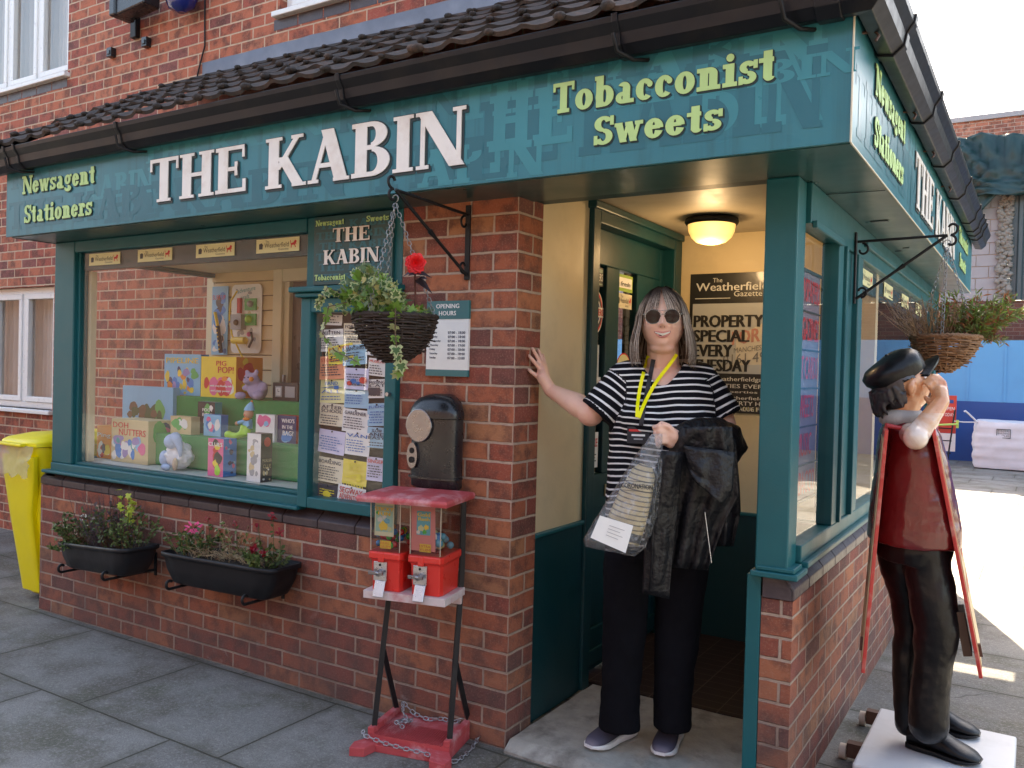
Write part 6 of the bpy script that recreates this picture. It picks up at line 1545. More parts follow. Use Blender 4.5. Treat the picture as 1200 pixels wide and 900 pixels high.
mb = MB(C['lime']); mb.tube([p+Vector((-.005,-.01,.075)), p+Vector((-.015,-.02,.03)), p+Vector((-.05,-.03,.018)), p+Vector((-.09,-.03,.02))], [.026,.024,.018,.017], 12); mb.ball(p+Vector((-.11,-.035,.022)), .022, 12, 8, (1.4,.8,1)); mb.tube([p+Vector((0,0,.07)), p+Vector((.01,-.02,.02))], .022, 12)
fuse(mb, 'legs', .005, t_)
mb = MB(C['sky']); mb.loft([[p+Vector((x+r*math.cos(a), r*.8*math.sin(a), z)) for a in [k*math.pi/7 for k in range(14)]] for x, r, z in ((0,.028,.06), (.0,.03,.085), (.005,.022,.11))]); mb.tube([p+Vector((-.01,-.01,.10)), p+Vector((-.05,-.02,.088))], .011, 8); mb.tube([p+Vector((.015,-.01,.10)), p+Vector((.03,-.02,.07))], .011, 8)
mb.loft([[p+Vector((x+r*math.cos(a), r*.9*math.sin(a), z)) for a in [k*math.pi/7 for k in range(14)]] for x, r, z in ((.01,.031,.158), (.012,.027,.172), (.018,.018,.19), (.026,.006,.205))]); mb.build('suit', t_)
mb = MB(M('doll_skin', (.65, .36, .22), rough=.6)); mb.ball(p+Vector((.01,-.004,.138)), .027); mb.ball(p+Vector((-.06,-.022,.085)), .011); mb.build('head', t_)
mb = MB(C['orange']); mb.ball(p+Vector((.008,-.018,.112)), .018, 10, 6, (1.3,.8,.5)); mb.ball(p+Vector((.028,0,.207)), .006); mb.use(C['red']); mb.ball(p+Vector((.008,-.031,.134)), .004); mb.build('trim', t_)
t_, p = toy('fluffy_sheep_toy', 'fluffy white and pale blue soft toy with a drooping cap on the display floor', 206, 560, .16, zF)
mb = MB(PLW_); mb.ball(p+Vector((0,.02,.075)), .078, 18, 14, (1.05,.8,.95))
rg = random.Random(2)
for k in range(60):
    a = rg.random()*6.28; b_ = rg.uniform(-.3, 1.1); mb.ball(p+Vector((.078*math.cos(a)*math.cos(b_), .02+.06*math.sin(a)*math.cos(b_), .075+.072*math.sin(b_))), rg.uniform(.010, .018), 8, 6)
fuse(mb, 'fleece', .005, t_, smooth=3)
mb = MB(PLB); mb.ball(p+Vector((-.075,-.02,.062)), .034, 12, 8, (.8,.8,1.3)); mb.ball(p+Vector((-.02,-.05,.02)), .025, 10, 8, (1.3,.9,.8)); mb.ball(p+Vector((.0,-.03,.158)), .042); mb.tube([p+Vector((.02,-.03,.185)), p+Vector((.055,-.035,.17)), p+Vector((.072,-.03,.12)), p+Vector((.075,-.03,.08))], [.034,.026,.016,.008], 10); fuse(mb, 'cap', .005, t_)
mb = MB(M('plush_beige', (.60,.45,.32), rough=.9)); mb.ball(p+Vector((.052,-.045,.04)), .022, 10, 8, (.7,.7,1.6)); mb.build('foot', t_)
# toys hanging on the cream boarding
YH = 1.066
def card(u0, v0, u1, v1, rnd):
    a, b_ = at_y(u0, v0, YH), at_y(u1, v1, YH); x0, x1, z0, z1 = a.x, b_.x, b_.z, a.z
    pts = []
    for cx, cz, s0 in ((x1-rnd, z1-rnd, 0), (x0+rnd, z1-rnd, 1), (x0+rnd, z0+rnd, 2), (x1-rnd, z0+rnd, 3)):
        for k in range(5): q_ = (s0+k/4)*math.pi/2; pts.append((cx+rnd*math.cos(q_), YH, cz+rnd*math.sin(q_)))
    return x0, x1, z0, z1, pts
t_ = thing('toy_pack', 'tall blue and white toy pack with a yellow and black pole hung on the boarding', 'toy', (-3.1, YH, 1.5))
x0, x1, z0, z1, pts = card(249, 336, 266, 416, .008); w_, h_ = x1-x0, z1-z0
mb = MB(C['sky']); mb.prism(pts, (0, .004, 0)); scatter(mb, (x0, YH, z0), FX, FN, w_, h_, ['white','blue','white','black','sky'], 26, 41, r0=.12, r1=.3, z1=.95)
mb.use(C['red']); text(mb, 'SURF UP', (x0+.01, YH, z1-.09), FX, FZ, FN, width=w_*.8, height=.03, h=.003); mb.build('card', t_)
mb = MB(C['yellow']); mb.tube([(x0+w_*.35, YH-.02, z1-h_*.38), (x0+w_*.62, YH-.02, z0+h_*.32)], .011, 8); mb.use(C['black']); mb.tube([(x0+w_*.56, YH-.022, z0+h_*.42), (x0+w_*.78, YH-.022, z0+h_*.03)], .014, 8)
for k in range(6): mb.use(C['yellow']); mb.ball((x0+w_*(.58+.035*k), YH-.034, z0+h_*(.38-.06*k)), .006, 6, 4)
mb.build('toy', t_)
t_ = thing('toy_pack', 'rounded white toy card with yellow and grey adventure gear hung on the boarding', 'toy', (-2.8, YH, 1.5))
x0, x1, z0, z1, pts = card(272, 334, 305.5, 414, .035); w_, h_ = x1-x0, z1-z0
mb = MB(C['white']); mb.prism(pts, (0, .004, 0)); scatter(mb, (x0, YH, z0), FX, FN, w_, h_, ['grey','white','cream'], 22, 44, r0=.03, r1=.08, z1=.98, x0=.05, x1=.95)
mb.use(C['teal']); text(mb, 'adventure', (x0+.06, YH, z1-.06), (.98,0,.12), FZ, FN, width=w_*.6, height=.03, h=.003); text(mb, 'craft', (x0+.09, YH, z1-.10), (.98,0,.12), FZ, FN, width=w_*.3, height=.025, h=.003)
mb.use(C['green'])
for zz in (.62, .40): mb.box(x0+w_*.48, x0+w_*.85, YH-.012, YH-.001, z0+h_*zz, z0+h_*(zz+.17))
mb.build('card', t_)
mb = MB(C['grey']); mb.box(x0+w_*.15, x0+w_*.5, YH-.045, YH-.001, z0+h_*.34, z0+h_*.56); mb.ball((x0+w_*.7, YH-.02, z0+h_*.71), .022); mb.use(C['lime']); mb.ball((x0+w_*.66, YH-.02, z0+h_*.49), .026); mb.use(C['brown']); mb.ball((x0+w_*.10, YH-.02, z0+h_*.44), .024); mb.ball((x0+w_*.36, YH-.05, z0+h_*.44), .02)
mb.use(C['yellow']); mb.tube([(x0+w_*.2, YH-.03, z0+h_*.18), (x0+w_*.6, YH-.03, z0+h_*.18)], .024, 10); mb.tube([(x0+w_*.3, YH-.03, z0+h_*.9), (x0+w_*.1, YH-.035, z0+h_*.75), (x0+w_*.08, YH-.035, z0+h_*.5), (x0+w_*.2, YH-.04, z0+h_*.25), (x0+w_*.6, YH-.05, z0-.03)], .006, 6)
mb.use(C['red']); mb.box(x0+w_*.26, x0+w_*.36, YH-.02, YH-.001, z0+h_*.58, z0+h_*.8); mb.use(C['pink']); mb.ball((x0+w_*.72, YH-.03, z0+h_*.27), .016); mb.use(C['black']); mb.tube([(x0+w_*.72, YH-.03, z0+h_*.08), (x0+w_*.84, YH-.03, z0+h_*.2), (x0+w_*.78, YH-.03, z0+h_*.3)], .008, 6)
mb.build('toy', t_)
# ------------------------------------------------------------------ figures
from mathutils.bvhtree import BVHTree
def dep(p): return (Vector(p)-CAM).dot(FWD)
def ringp(c, ax, ay, rx, ry, n=28, p=2.2, f=None):
    c = Vector(c); r = []
    for k in range(n):
        th = 2*math.pi*k/n; cs, sn = math.cos(th), math.sin(th); q = (abs(cs)**p+abs(sn)**p)**(-1/p)
        r.append(c+ax*(cs*q*rx)+ay*(sn*q*ry))
    return r
def blobtube(mb, pts, rad, seg=14):
    """tube with rounded ends, for fusing"""
    pts = [Vector(p) for p in pts]; mb.tube(pts, rad, seg)
    for p, r in zip(pts, rad): mb.ball(p, r*.985, seg, 8)
def head_pts(c, ex, ey, ez, rx, ry, rz, n=72, m=56, nose=1., smile=1., jaw=.26, chin=1.):
    g = lambda x, z, x0, z0, sx, sz: math.exp(-((x-x0)/sx)**2-((z-z0)/sz)**2)
    vs = []
    for i in range(m+1):
        ph = math.pi*i/m
        for k in range(n):
            th = 2*math.pi*k/n
            x, y, z = math.sin(ph)*math.sin(th), math.sin(ph)*math.cos(th), math.cos(ph)
            X, Y, Z = x*rx, y*ry, z*rz
            if z < 0: X *= 1-jaw*(-z)**1.7; Y *= 1-.10*(-z)**2 if y > 0 else 1-.35*(-z)**1.3
            if z > 0: X *= 1+.05*z*(1-z)
            if y < 0 and z > -.3: Y *= 1.06
            if y > .12:
                s = min(1, (y-.12)/.3); q = rz/.118
                d = -.004*g(X, Z, 0, .0, .06, .08)
                d += nose*(.0165*g(X, Z, 0, -.006*q, .0095, .016*q)+.013*g(X, Z, 0, -.016*q, .012, .009*q)+.006*g(X, Z, 0, .012*q, .008, .02*q)+.006*(g(X, Z, .012, -.018*q, .006, .007*q)+g(X, Z, -.012, -.018*q, .006, .007*q)))
                d += .004*g(X, Z, 0, .036*q, .05, .012)-.009*(g(X, Z, .031, .016*q, .016, .012)+g(X, Z, -.031, .016*q, .016, .012))
                d += smile*.0075*(g(X, Z, .040, -.020*q, .018, .018)+g(X, Z, -.040, -.020*q, .018, .018))
                d += .005*g(X, Z, 0, -.044*q, .024, .014)-.004*g(X, Z, 0, -.064*q, .02, .007)+chin*.009*g(X, Z, 0, -.088*q, .022, .017)
                d -= smile*.003*(g(X, Z, .030, -.040*q, .006, .014)+g(X, Z, -.030, -.040*q, .006, .014))
                Y += d*s
            vs.append(Vector(c)+ex*X+ey*Y+ez*Z)
    fs = []
    for i in range(m):
        for k in range(n):
            k2 = (k+1) % n; fs.append((i*n+k, i*n+k2, (i+1)*n+k2, (i+1)*n+k))
    return vs, fs
def bvh(o):
    me = o.data; off = wloc(o)
    return BVHTree.FromPolygons([v.co+off for v in me.vertices], [tuple(p.vertices) for p in me.polygons])
def hit(bv, u, v, off=.004, dflt=3.1):
    d = ray(u, v).normalized(); r = bv.ray_cast(CAM, d)
    return (r[0]-d*off) if r[0] is not None else at_d(u, v, dflt)
def ribbon(mb, pts, wdt, nrm, thick=.0012):
    """flat strap through points"""
    pts = [Vector(p) for p in pts]; n = len(pts); a = []; b = []
    for i, p in enumerate(pts):
        d = (pts[min(i+1, n-1)]-pts[max(i-1, 0)]).normalized(); s_ = d.cross(Vector(nrm)).normalized()
        a.append(p-s_*wdt/2); b.append(p+s_*wdt/2)
    nv = Vector(nrm).normalized()*thick
    mb.loft([[a[i]-nv, b[i]-nv, b[i]+nv, a[i]+nv] for i in range(n)], smooth=False)
def crumple(o, amp, sc, dirs=None, lo=None, seed=0):
    off = wloc(o); nn = [v.normal.copy() for v in o.data.vertices]
    for v, vn in zip(o.data.vertices, nn):
        p = v.co+off; nz = noise.noise(Vector((p.x*sc+seed, p.y*sc, p.z*sc*.7)))+.5*noise.noise(Vector((p.x*sc*2.1, p.y*sc*2.1+seed, p.z*sc*2)))
        v.co += vn*(nz*amp)
SKIN = None
def skinmat(name, col, blush):
    m, t, b = nmat(name)
    f = noisen(t, 25, 5); c = mixc(t, f, tuple(x*.92 for x in col), tuple(min(1, x*1.06) for x in col))
    f2 = ramp(t, noisen(t, 9, 4), [(.45, 0), (.7, 1)]); c = mixc(t, mathn(t, 'MULTIPLY', f2, .45), c, blush)
    L(t, c, b.inputs['Base Color']); b.inputs['Roughness'].default_value = .46
    b.inputs['Subsurface Weight'].default_value = .12; b.inputs['Subsurface Radius'].default_value = (.012, .004, .002); b.inputs['Subsurface Scale'].default_value = 1
    bumpn(t, noisen(t, 260, 3), .12, .001, b); return m
SKIN = skinmat('skin', (.78, .48, .36), (.78, .35, .26))
EX = Vector((.93, .37, 0)).normalized(); EY = Vector((.37, -.93, 0)).normalized(); EZ = Vector((0, 0, 1))
D0 = 3.22
W_ = lambda u, v, dd=0.: at_d(u, v, D0+dd)
K = D0/FPX      # metres per photo pixel there
wo = thing('person', 'smiling woman in sunglasses and striped top, one hand on the brick pier', 'person', (.47, .28, .044))

# ---- body
hc = W_(776.5, 376.5, -.06)
mb = MB(SKIN)
tilt = R_(2.0); hx = (EX*math.cos(tilt)+EZ*math.sin(tilt)).normalized(); hz = (EZ*math.cos(tilt)-EX*math.sin(tilt)).normalized()
vs, fs = head_pts(hc, hx, EY, hz, .082, .096, .118, smile=1.6, jaw=.15, nose=1.3)
mb.add(vs, fs, True)
mb.ball(hc-EZ*.098+EY*.015, .046, 16, 10, (1.05, .9, .5))     # fullness under the chin
for s_ in (-1, 1): mb.ball(hc+hx*.076*s_-EY*.004-EZ*.004, .017, 10, 8, (.5, .9, 1.5))
blobtube(mb, [hc-EZ*.06-EY*.015, W_(777, 425, -.0), W_(778, 440, .01)], [.058, .060, .072])
tor = [(777, 432, 30, .060), (778, 440, 48, .080), (779, 452, 56, .105), (779, 480, 55, .125), (777, 520, 52, .125), (776, 560, 53, .13), (776, 600, 56, .13), (775, 622, 54, .125)]
mb.loft([ringp(W_(u, v, .01), EX, EY, hw*K, hd) for u, v, hw, hd in tor])
# right arm out to the pier
wr = at_x(645, 457.5, .085); el = W_(692, 484, .02)
sh = W_(727, 448, .0)
hk = lambda u, v, x: at_x(u, v, x)
blobtube(mb, [sh, sh.lerp(el, .5)-EZ*.004, el, el.lerp(wr, .30)+EZ*.003, el.lerp(wr, .65)+EZ*.002, wr], [.046, .050, .0525, .047, .036, .0265], 18)
pal = [hk(636.5, 442, .060), hk(636, 434, .045)]
blobtube(mb, [wr, pal[0], pal[1]], [.0265, .024, .020]); blobtube(mb, [wr, hk(640, 444, .05), hk(638.5, 432, .04)], [.022, .019, .014]); blobtube(mb, [wr, hk(635, 444, .055), hk(633, 435, .036)], [.022, .020, .014])
for pts, r in (([(633.5, 433, .040), (626.5, 424.5, .026), (620, 417, .011)], .0088), ([(635, 429, .040), (629.5, 418, .028), (624, 408.5, .011)], .0090), ([(637, 428, .040), (634, 418, .028), (630.5, 409.5, .011)], .0086), ([(639.5, 431, .036), (638, 423, .024), (636, 415.5, .011)], .0078), ([(637, 445, .050), (628, 440, .030), (620, 433.5, .012)], .0098)):
    blobtube(mb, [hk(*q) for q in pts], [r*1.12, r, r*.82], 10)
# left arm, bent, hand holding the bag and the jacket
shl = W_(829, 450, .0); ell = W_(851, 516, -.02); wl = W_(801, 520, -.24)
blobtube(mb, [shl, shl.lerp(ell, .5), ell, ell.lerp(wl, .4), wl.lerp(ell, .15), wl], [.050, .058, .055, .047, .034, .0275], 18)
ph_ = W_(787, 511, -.27)
blobtube(mb, [wl, ph_, W_(780, 507, -.275)], [.027, .030, .024]); blobtube(mb, [wl, W_(786, 519, -.27), W_(779, 516, -.275)], [.022, .020, .017])
for q, (v0, v1, v2) in enumerate(((500, 499, 504), (506, 506, 511), (512.5, 513.5, 517.5), (518, 520, 522.5))):
    blobtube(mb, [W_(781, v0, -.285), W_(772+q*.8, v0-.5, -.300), W_(766.5+q*1.4, v1+1.5, -.285), W_(769+q, v2+1, -.262)], [.0105, .0098, .0090, .0082], 10)
blobtube(mb, [W_(791, 508, -.285), W_(783, 499.5, -.295), W_(775, 496, -.295)], [.0125, .0110, .0092], 10)
# legs
for sgn, pl in ((-1, [(752, 615, 25), (736, 660, 22), (731, 735, 17), (727, 800, 14), (728, 845, 11)]), (1, [(799, 615, 26), (797, 660, 23), (794, 735, 18), (789, 800, 14), (788, 845, 11)])):
    blobtube(mb, [W_(u, v, .03) for u, v, r in pl], [r*K for u, v, r in pl])
body = fuse(mb, 'body', .0048, wo, mat=SKIN, smooth=3)
# lips, teeth and nails belong to the same mesh
def addto(o, mb2):
    me = o.data; off = wloc(o); bm = bmesh.new(); bm.from_mesh(me)
    base = len(me.materials)
    for m in mb2.mats: me.materials.append(m)
    vv = [bm.verts.new(Vector(p)-off) for p in mb2.v]
    for f, fm, sm in zip(mb2.f, mb2.fm, mb2.sm):
        try: q = bm.faces.new([vv[i] for i in f]); q.material_index = base+fm; q.smooth = sm
        except ValueError: pass
    bm.to_mesh(me); bm.free()
BV = bvh(body)
LIP = M('lip', (.56, .20, .17), rough=.35, sss=.1); TEETH = M('teeth', (.85, .82, .76), rough=.25); MOUTH = M('mouth_inside', (.06, .012, .012), rough=.6); NAIL = M('nail', (.66, .40, .33), rough=.25); BROW = M('brow_hair', (.10, .065, .05), rough=.8)
mb = MB(MOUTH)
def hp(x, z, off):   # point on the face surface in head coordinates (metres)
    o_ = hc+hx*x+hz*z+EY*.3; r = BV.ray_cast(o_, -EY); return (r[0]+EY*off) if r[0] is not None else hc+hx*x+hz*z+EY*.1
up_, lo_ = [], []
for k in range(15):
    f = k/14*2-1; x = f*.0295; up_.append((x, -.0462+.0050*f*f-.001*math.exp(-(f/.2)**2))); lo_.append((x, -.0605+.0180*f*f))
pm = [hp(x, z, .0016) for x, z in up_]+[hp(x, z, .0016) for x, z in lo_[::-1][1:-1]]
mb.add(pm, [tuple(range(len(pm)))], False)
mb.use(TEETH); tu = [(x*.9, z-.0005) for x, z in up_]; tl = [(x*.9, z-.0098+.0055*abs(x)/.0295) for x, z in up_]
mb.sheet([[hp(x, z, .0026) for x, z in tu], [hp(x, (z+z2)/2, .0034) for (x, z), (x2, z2) in zip(tu, tl)], [hp(x, z, .0026) for x, z in tl]])
mb.use(LIP); mb.tube([hp(x, z+.0014, .0012) for x, z in up_], [.0012+.0016*(1-abs(k/7-1)**2) for k in range(15)], 8); mb.tube([hp(x, z-.0014, .0012) for x, z in lo_], [.0012+.0026*(1-abs(k/7-1)**2) for k in range(15)], 8)
mb.use(MOUTH)
for s_ in (-1, 1): mb.ball(hp(.0065*s_, -.0262, .0002), .0028, 8, 6, (1, .6, .5))
mb.use(BROW)
for s_ in (-1, 1): mb.tube([hp(s_*x, z, .0006) for x, z in ((.016, .034), (.028, .038), (.042, .034), (.050, .028))], [.0018, .0022, .0018, .0008], 6)
mb.use(NAIL)
for u, v in ((620.3, 417.5), (624.3, 409.2), (630.6, 410.2), (620.3, 433.8), (767.3, 500.6), (768, 507.5), (776, 496)): mb.ball(hit(BV, u, v, -.001), .0042, 8, 6, (1, 1, 1.2))
addto(body, mb)

# ---- striped top
m, t, b = nmat('striped_jersey')
at_ = node(t, 'ShaderNodeAttribute', attribute_name='stripe'); fz = mathn(t, 'FRACT', mathn(t, 'DIVIDE', at_.outputs['Fac'], .0228))
wob = mathn(t, 'ADD', fz, mathn(t, 'MULTIPLY', mathn(t, 'SUBTRACT', noisen(t, 60, 3), .5), .05))
mk_ = mathn(t, 'MULTIPLY', mathn(t, 'GREATER_THAN', wob, .36), mathn(t, 'LESS_THAN', wob, .64)); sm_ = node(t, 'ShaderNodeAttribute', attribute_name='seam'); mk_ = mathn(t, 'MULTIPLY', mk_, mathn(t, 'GREATER_THAN', mathn(t, 'ABSOLUTE', mathn(t, 'SUBTRACT', sm_.outputs['Fac'], .5)), .44))
L(t, mixc(t, mk_, (.006, .006, .009), (.74, .73, .71)), b.inputs['Base Color']); b.inputs['Roughness'].default_value = .85; b.inputs['Specular IOR Level'].default_value = .12
bumpn(t, noisen(t, 400, 2), .2, .001, b); JER = m
def stripes(o, fn):
    a = o.data.attributes.new('stripe', 'FLOAT', 'POINT'); off = wloc(o)
    a.data.foreach_set('value', [fn(v.co+off) for v in o.data.vertices])
tor2 = [(777, 424, 25, .062), (777, 429, 35, .074), (778, 436, 47, .088), (779, 446, 56, .108), (780, 458, 60, .124), (780, 475, 62, .142), (778, 495, 63, .158), (776, 512, 62, .160), (775, 532, 61, .152), (775, 555, 63, .152), (775, 580, 65, .155), (775, 605, 66, .157), (775, 628, 66, .155), (775, 634, 65, .152)]
mb = MB(JER); mb.loft([ringp(W_(u, v, .01), EX, EY, hw*K, hd, p=2.35, n=40) for u, v, hw, hd in tor2])
SLV = [(W_(734, 445, .015), W_(699, 484.5, .0), .075, .073), (W_(819, 446, .015), W_(849, 491, -.02), .072, .074)]
for a, b_, r0, r1 in SLV:
    ax = (b_-a).normalized(); s1 = ax.cross(EY).normalized(); s2 = s1.cross(ax).normalized(); mb.ball(a, r0*.99, 22, 14)
    mb.loft([ringp(a.lerp(b_, f), s1, s2, r0+(r1-r0)*f, (r0+(r1-r0)*f)*.93, 26) for f in (0, .25, .5, .75, 1)])
for s_ in (-1, 1): mb.ball(W_(778+s_*25, 493, -.095), .085, 20, 14, (1, .8, .9))
top = fuse(mb, 'striped_top', .0055, wo, smooth=8)
crumple(top, .005, 9); crumple(top, .003, 22, seed=4)
cxw = W_(777, 450, 0)
vb = W_(770, 452, -.1).z; vt = W_(770, 424, 0).z
bm = bmesh.new(); bm.from_mesh(top.data); off = wloc(top); dl = []
for f in bm.faces:
    p = f.calc_center_median()+off; q = p-cxw; x = q.dot(EX)+.004; y = q.dot(EY)
    if y > .0 and p.z > vb and abs(x) < .012+.072*min(1, (p.z-vb)/(vt-vb))**.8: dl.append(f)
    elif p.z > vt-.012 and (x*x/(.078**2)+(y+.0)**2/(.085**2)) < 1: dl.append(f)
bmesh.ops.delete(bm, geom=dl, context='FACES')
for it in range(14):
    nc = {}
    for e in bm.edges:
        if e.is_boundary:
            for a, b_ in ((e.verts[0], e.verts[1]), (e.verts[1], e.verts[0])): nc.setdefault(a, []).append(b_.co.copy())
    for v, cs in nc.items(): v.co = v.co*.4+sum(cs, Vector())/len(cs)*.6
bm.to_mesh(top.data); bm.free()
q_ = top.modifiers.new('s', 'SOLIDIFY'); q_.thickness = .003; q_.offset = -1
def stf(p):
    q = p-cxw; x = q.dot(EX); return p.z+.16*x*x*4*.6+.010*math.sin(x*14+p.z*6)+.004*noise.noise(p*12)
SEAM = []
def stall(p):
    best = None
    for a, b_, r0, r1 in SLV:
        ax = (b_-a); L_ = ax.length; ax.normalize(); s_ = (p-a).dot(ax); r = (p-a-ax*s_).length
        out = (p-cxw).dot(EX)*(1 if b_.x > a.x else -1)
        if s_ > .018 and r < max(r0, r1)*1.12 and out > .135: SEAM.append(.5 if s_ > L_-.010 else 1.); return s_+.012*math.sin(s_*30+p.z*9)
    SEAM.append(0.); return stf(p)
stripes(top, stall); sa = top.data.attributes.new('seam', 'FLOAT', 'POINT'); sa.data.foreach_set('value', SEAM)
def sleeve(a, b_, r0, r1, sd):
    a, b_ = Vector(a), Vector(b_); ax = (b_-a).normalized(); s1 = ax.cross(EY).normalized(); s2 = s1.cross(ax).normalized()
    mb = MB(JER); rings = []
    for k in range(9):
        f = k/8; r = (r0+(r1-r0)*f)*(math.sin(min(1, (f+.16)/.42)*math.pi/2)**.55)
        rings.append([p+ (p-(a.lerp(b_, f))).normalized()*.004*noise.noise(p*14+Vector((sd, 0, 0))) for p in ringp(a.lerp(b_, f), s1, s2, r*1.04, r*.95, 26)])
    rings.append(ringp(b_-ax*.004, s1, s2, r1*.94, r1*.86, 26)); rings.append(ringp(b_-ax*.03, s1, s2, r1*.93, r1*.85, 26))
    mb.loft(rings, cap=False); o = mb.build('sleeve', wo, sub=1)
    L_ = (b_-a).length
    stripes(o, lambda p: (p-a).dot(ax)*1.0+.012+(0 if (p-a).dot(ax) < L_-.014 else 9.0*0))
    return o

# ---- trousers
TRO = M('black_trousers', (.005, .005, .007), rough=.9, var=.3, vscale=20, bump=.2, bscale=200, spec=.1)
mb = MB(TRO)
mb.loft([ringp(W_(u, v, .02), EX, EY, hw*K, hd, p=2.4) for u, v, hw, hd in ((775, 585, 55, .13), (775, 605, 60, .14), (773, 630, 61, .14), (770, 648, 60, .132))])
for pl in ([(742, 620, 31, .12), (737, 650, 30, .115), (734, 690, 27.5, .098), (732, 735, 26, .086), (729, 780, 24, .078), (727, 820, 23.5, .076), (726, 852, 24, .078)], [(798, 620, 33, .12), (799, 650, 31.5, .115), (797, 690, 29.5, .10), (794, 735, 27, .088), (790, 780, 23.5, .078), (788, 820, 22, .074), (788, 852, 22.5, .075)]):
    mb.loft([ringp(W_(u, v, .02+ (.0 if v < 700 else .01)), EX, EY, hw*K, hd, p=2.2) for u, v, hw, hd in pl])
tr_ = fuse(mb, 'trousers', .007, wo, smooth=6); crumple(tr_, .007, 6, seed=3); crumple(tr_, .004, 17, seed=8)

# ---- trainers
m, t, b = nmat('trainer_upper')
tc = node(t, 'ShaderNodeAttribute', attribute_name='stripe'); L(t, ramp(t, tc.outputs['Fac'], [(.0, (.012,.012,.022)), (.5, (.010,.010,.020)), (.9, (.07,.065,.10)), (1, (.20,.18,.22))]), b.inputs['Base Color']); b.inputs['Roughness'].default_value = .75; bumpn(t, noisen(t, 300, 2), .4, .001, b); TRU = m
SOLE = M('white_sole', (.74, .73, .72), rough=.5, dirt=.3, dirtcol=(.35,.32,.3), dscale=20)
def shoe(heel, toe, hw, ht, parent, upper, sole, name='trainer', laces=True, z0=None, attr=True, heelh=.03):
    heel, toe = Vector(heel), Vector(toe); d = toe-heel; d.z = 0; Ls = d.length; d.normalize(); s_ = Vector((d.y, -d.x, 0)); z0 = heel.z if z0 is None else z0
    prof = [(0, .60, .60), (.06, .72, .92), (.18, .80, 1.0), (.32, .78, .98), (.45, .80, .86), (.58, .92, .66), (.72, 1.0, .50), (.84, .96, .42), (.93, .78, .34), (1.0, .42, .22)]
    mb = MB(sole); rs = []
    for f, w_, h_ in prof:
        c = heel+d*Ls*f; c.z = z0; k = .006*max(0, f-.75)*8; rs.append([c+s_*hw*w_*1.05+Vector((0,0,k)), c+s_*hw*w_*1.08+Vector((0,0,heelh*(1-.35*f)+k*.3)), c-s_*hw*w_*1.08+Vector((0,0,heelh*(1-.35*f)+k*.3)), c-s_*hw*w_*1.05+Vector((0,0,k))])
    mb.loft(rs); so_ = mb.build('sole', parent, bevel=.004)
    mb = MB(upper); rs = []
    for f, w_, h_ in prof:
        c = heel+d*Ls*(f*.98+.008); c.z = z0+heelh*.7*(1-.35*f); r = []
        for k in range(20):
            th = 2*math.pi*k/20; cs, sn = math.cos(th), math.sin(th); q = (abs(cs)**2.3+abs(sn)**2.3)**(-1/2.3)
            r.append(c+s_*cs*q*hw*w_+Vector((0, 0, (sn*q*.5+.5)*ht*h_-.004)))
        rs.append(r)
    mb.loft(rs); up = mb.build(name, parent, sub=1)
    so_.parent = up; so_.location = (0, 0, 0)
    if attr: stripes(up, lambda p: (p-heel).dot(d)/Ls)
    if laces:
        mb = MB(M('shoe_lace', (.03, .03, .045), rough=.8))
        for k in range(5):
            c = heel+d*Ls*(.40+.055*k); c.z = z0+heelh*.6+ht*(.93-.085*k); mb.tube([c-s_*hw*.42, c+Vector((0,0,.006)), c+s_*hw*.42+d*.006], .0028, 6)
        mb.build('laces', up)
    return up
zs = .044
shoe(at_z(741, 858, zs), at_z(689, 880, zs), .045, .092, wo, TRU, SOLE)
shoe(at_z(793, 858, zs), at_z(773, 889, zs), .046, .092, wo, TRU, SOLE)

# ---- hair
HM = []
for n_, c_ in (('silver', (.50, .40, .32)), ('ash', (.27, .20, .15)), ('brown', (.085, .056, .04)), ('pale', (.64, .55, .46))):
    m, t, b = nmat('hair_'+n_)
    g = node(t, 'ShaderNodeTexCoord'); sp = node(t, 'ShaderNodeSeparateXYZ'); L(t, g.outputs['Object'], sp.inputs[0])
    zc = hc.z-.044
    mr = node(t, 'ShaderNodeMapRange'); L(t, mathn(t, 'ADD', sp.outputs[2], mathn(t, 'MULTIPLY', mathn(t, 'SUBTRACT', noisen(t, 18, 3), .5), .09)), mr.inputs[0]); mr.inputs[1].default_value = zc+.03; mr.inputs[2].default_value = zc+.11
    L(t, mixc(t, mr.outputs[0], c_, (.035, .024, .020)), b.inputs['Base Color']); b.inputs['Roughness'].default_value = .55; b.inputs['Specular IOR Level'].default_value = .25
    HM.append(m)
def hloc(x, y, z): return hc+hx*x+EY*y+hz*z
HRX, HRY, HRZ = .077, .096, .118
def hair_path(phi, t_, lift=1., zend=-.150, flare=1.):
    """phi azimuth from the face (rad), t_ 0..1 from parting to tip"""
    sx, cy = math.sin(phi), math.cos(phi)
    if t_ < .45:
        a = R_(8)+(math.pi/2-R_(8))*(t_/.45); s = 1.06+.16*(t_/.45)**1.2; s *= lift
        return hloc(sx*HRX*s*math.sin(a)*1.02, cy*HRY*s*math.sin(a)-.006*(1-t_), HRZ*(1.05+.03*(1-t_/.45))*math.cos(a)*min(lift, 1.03))
    f = (t_-.45)/.55; z = -f*(-zend)
    k = 1.22+flare*.34*math.sin(min(1, f*1.15)*math.pi*.5)-.10*max(0, f-.8)*5*.6; k *= lift
    return hloc(sx*HRX*k, cy*HRY*(1.22*lift-.05*f)*(1 if cy < 0 else .92)+.0, z)
rg = random.Random(77)
mb = MB(HM[2]); g = []
for j in range(15):
    g.append([hair_path(R_(60)+R_(240)*i/48, j/14*.96, lift=.955) for i in range(49)])
mb.sheet(g)
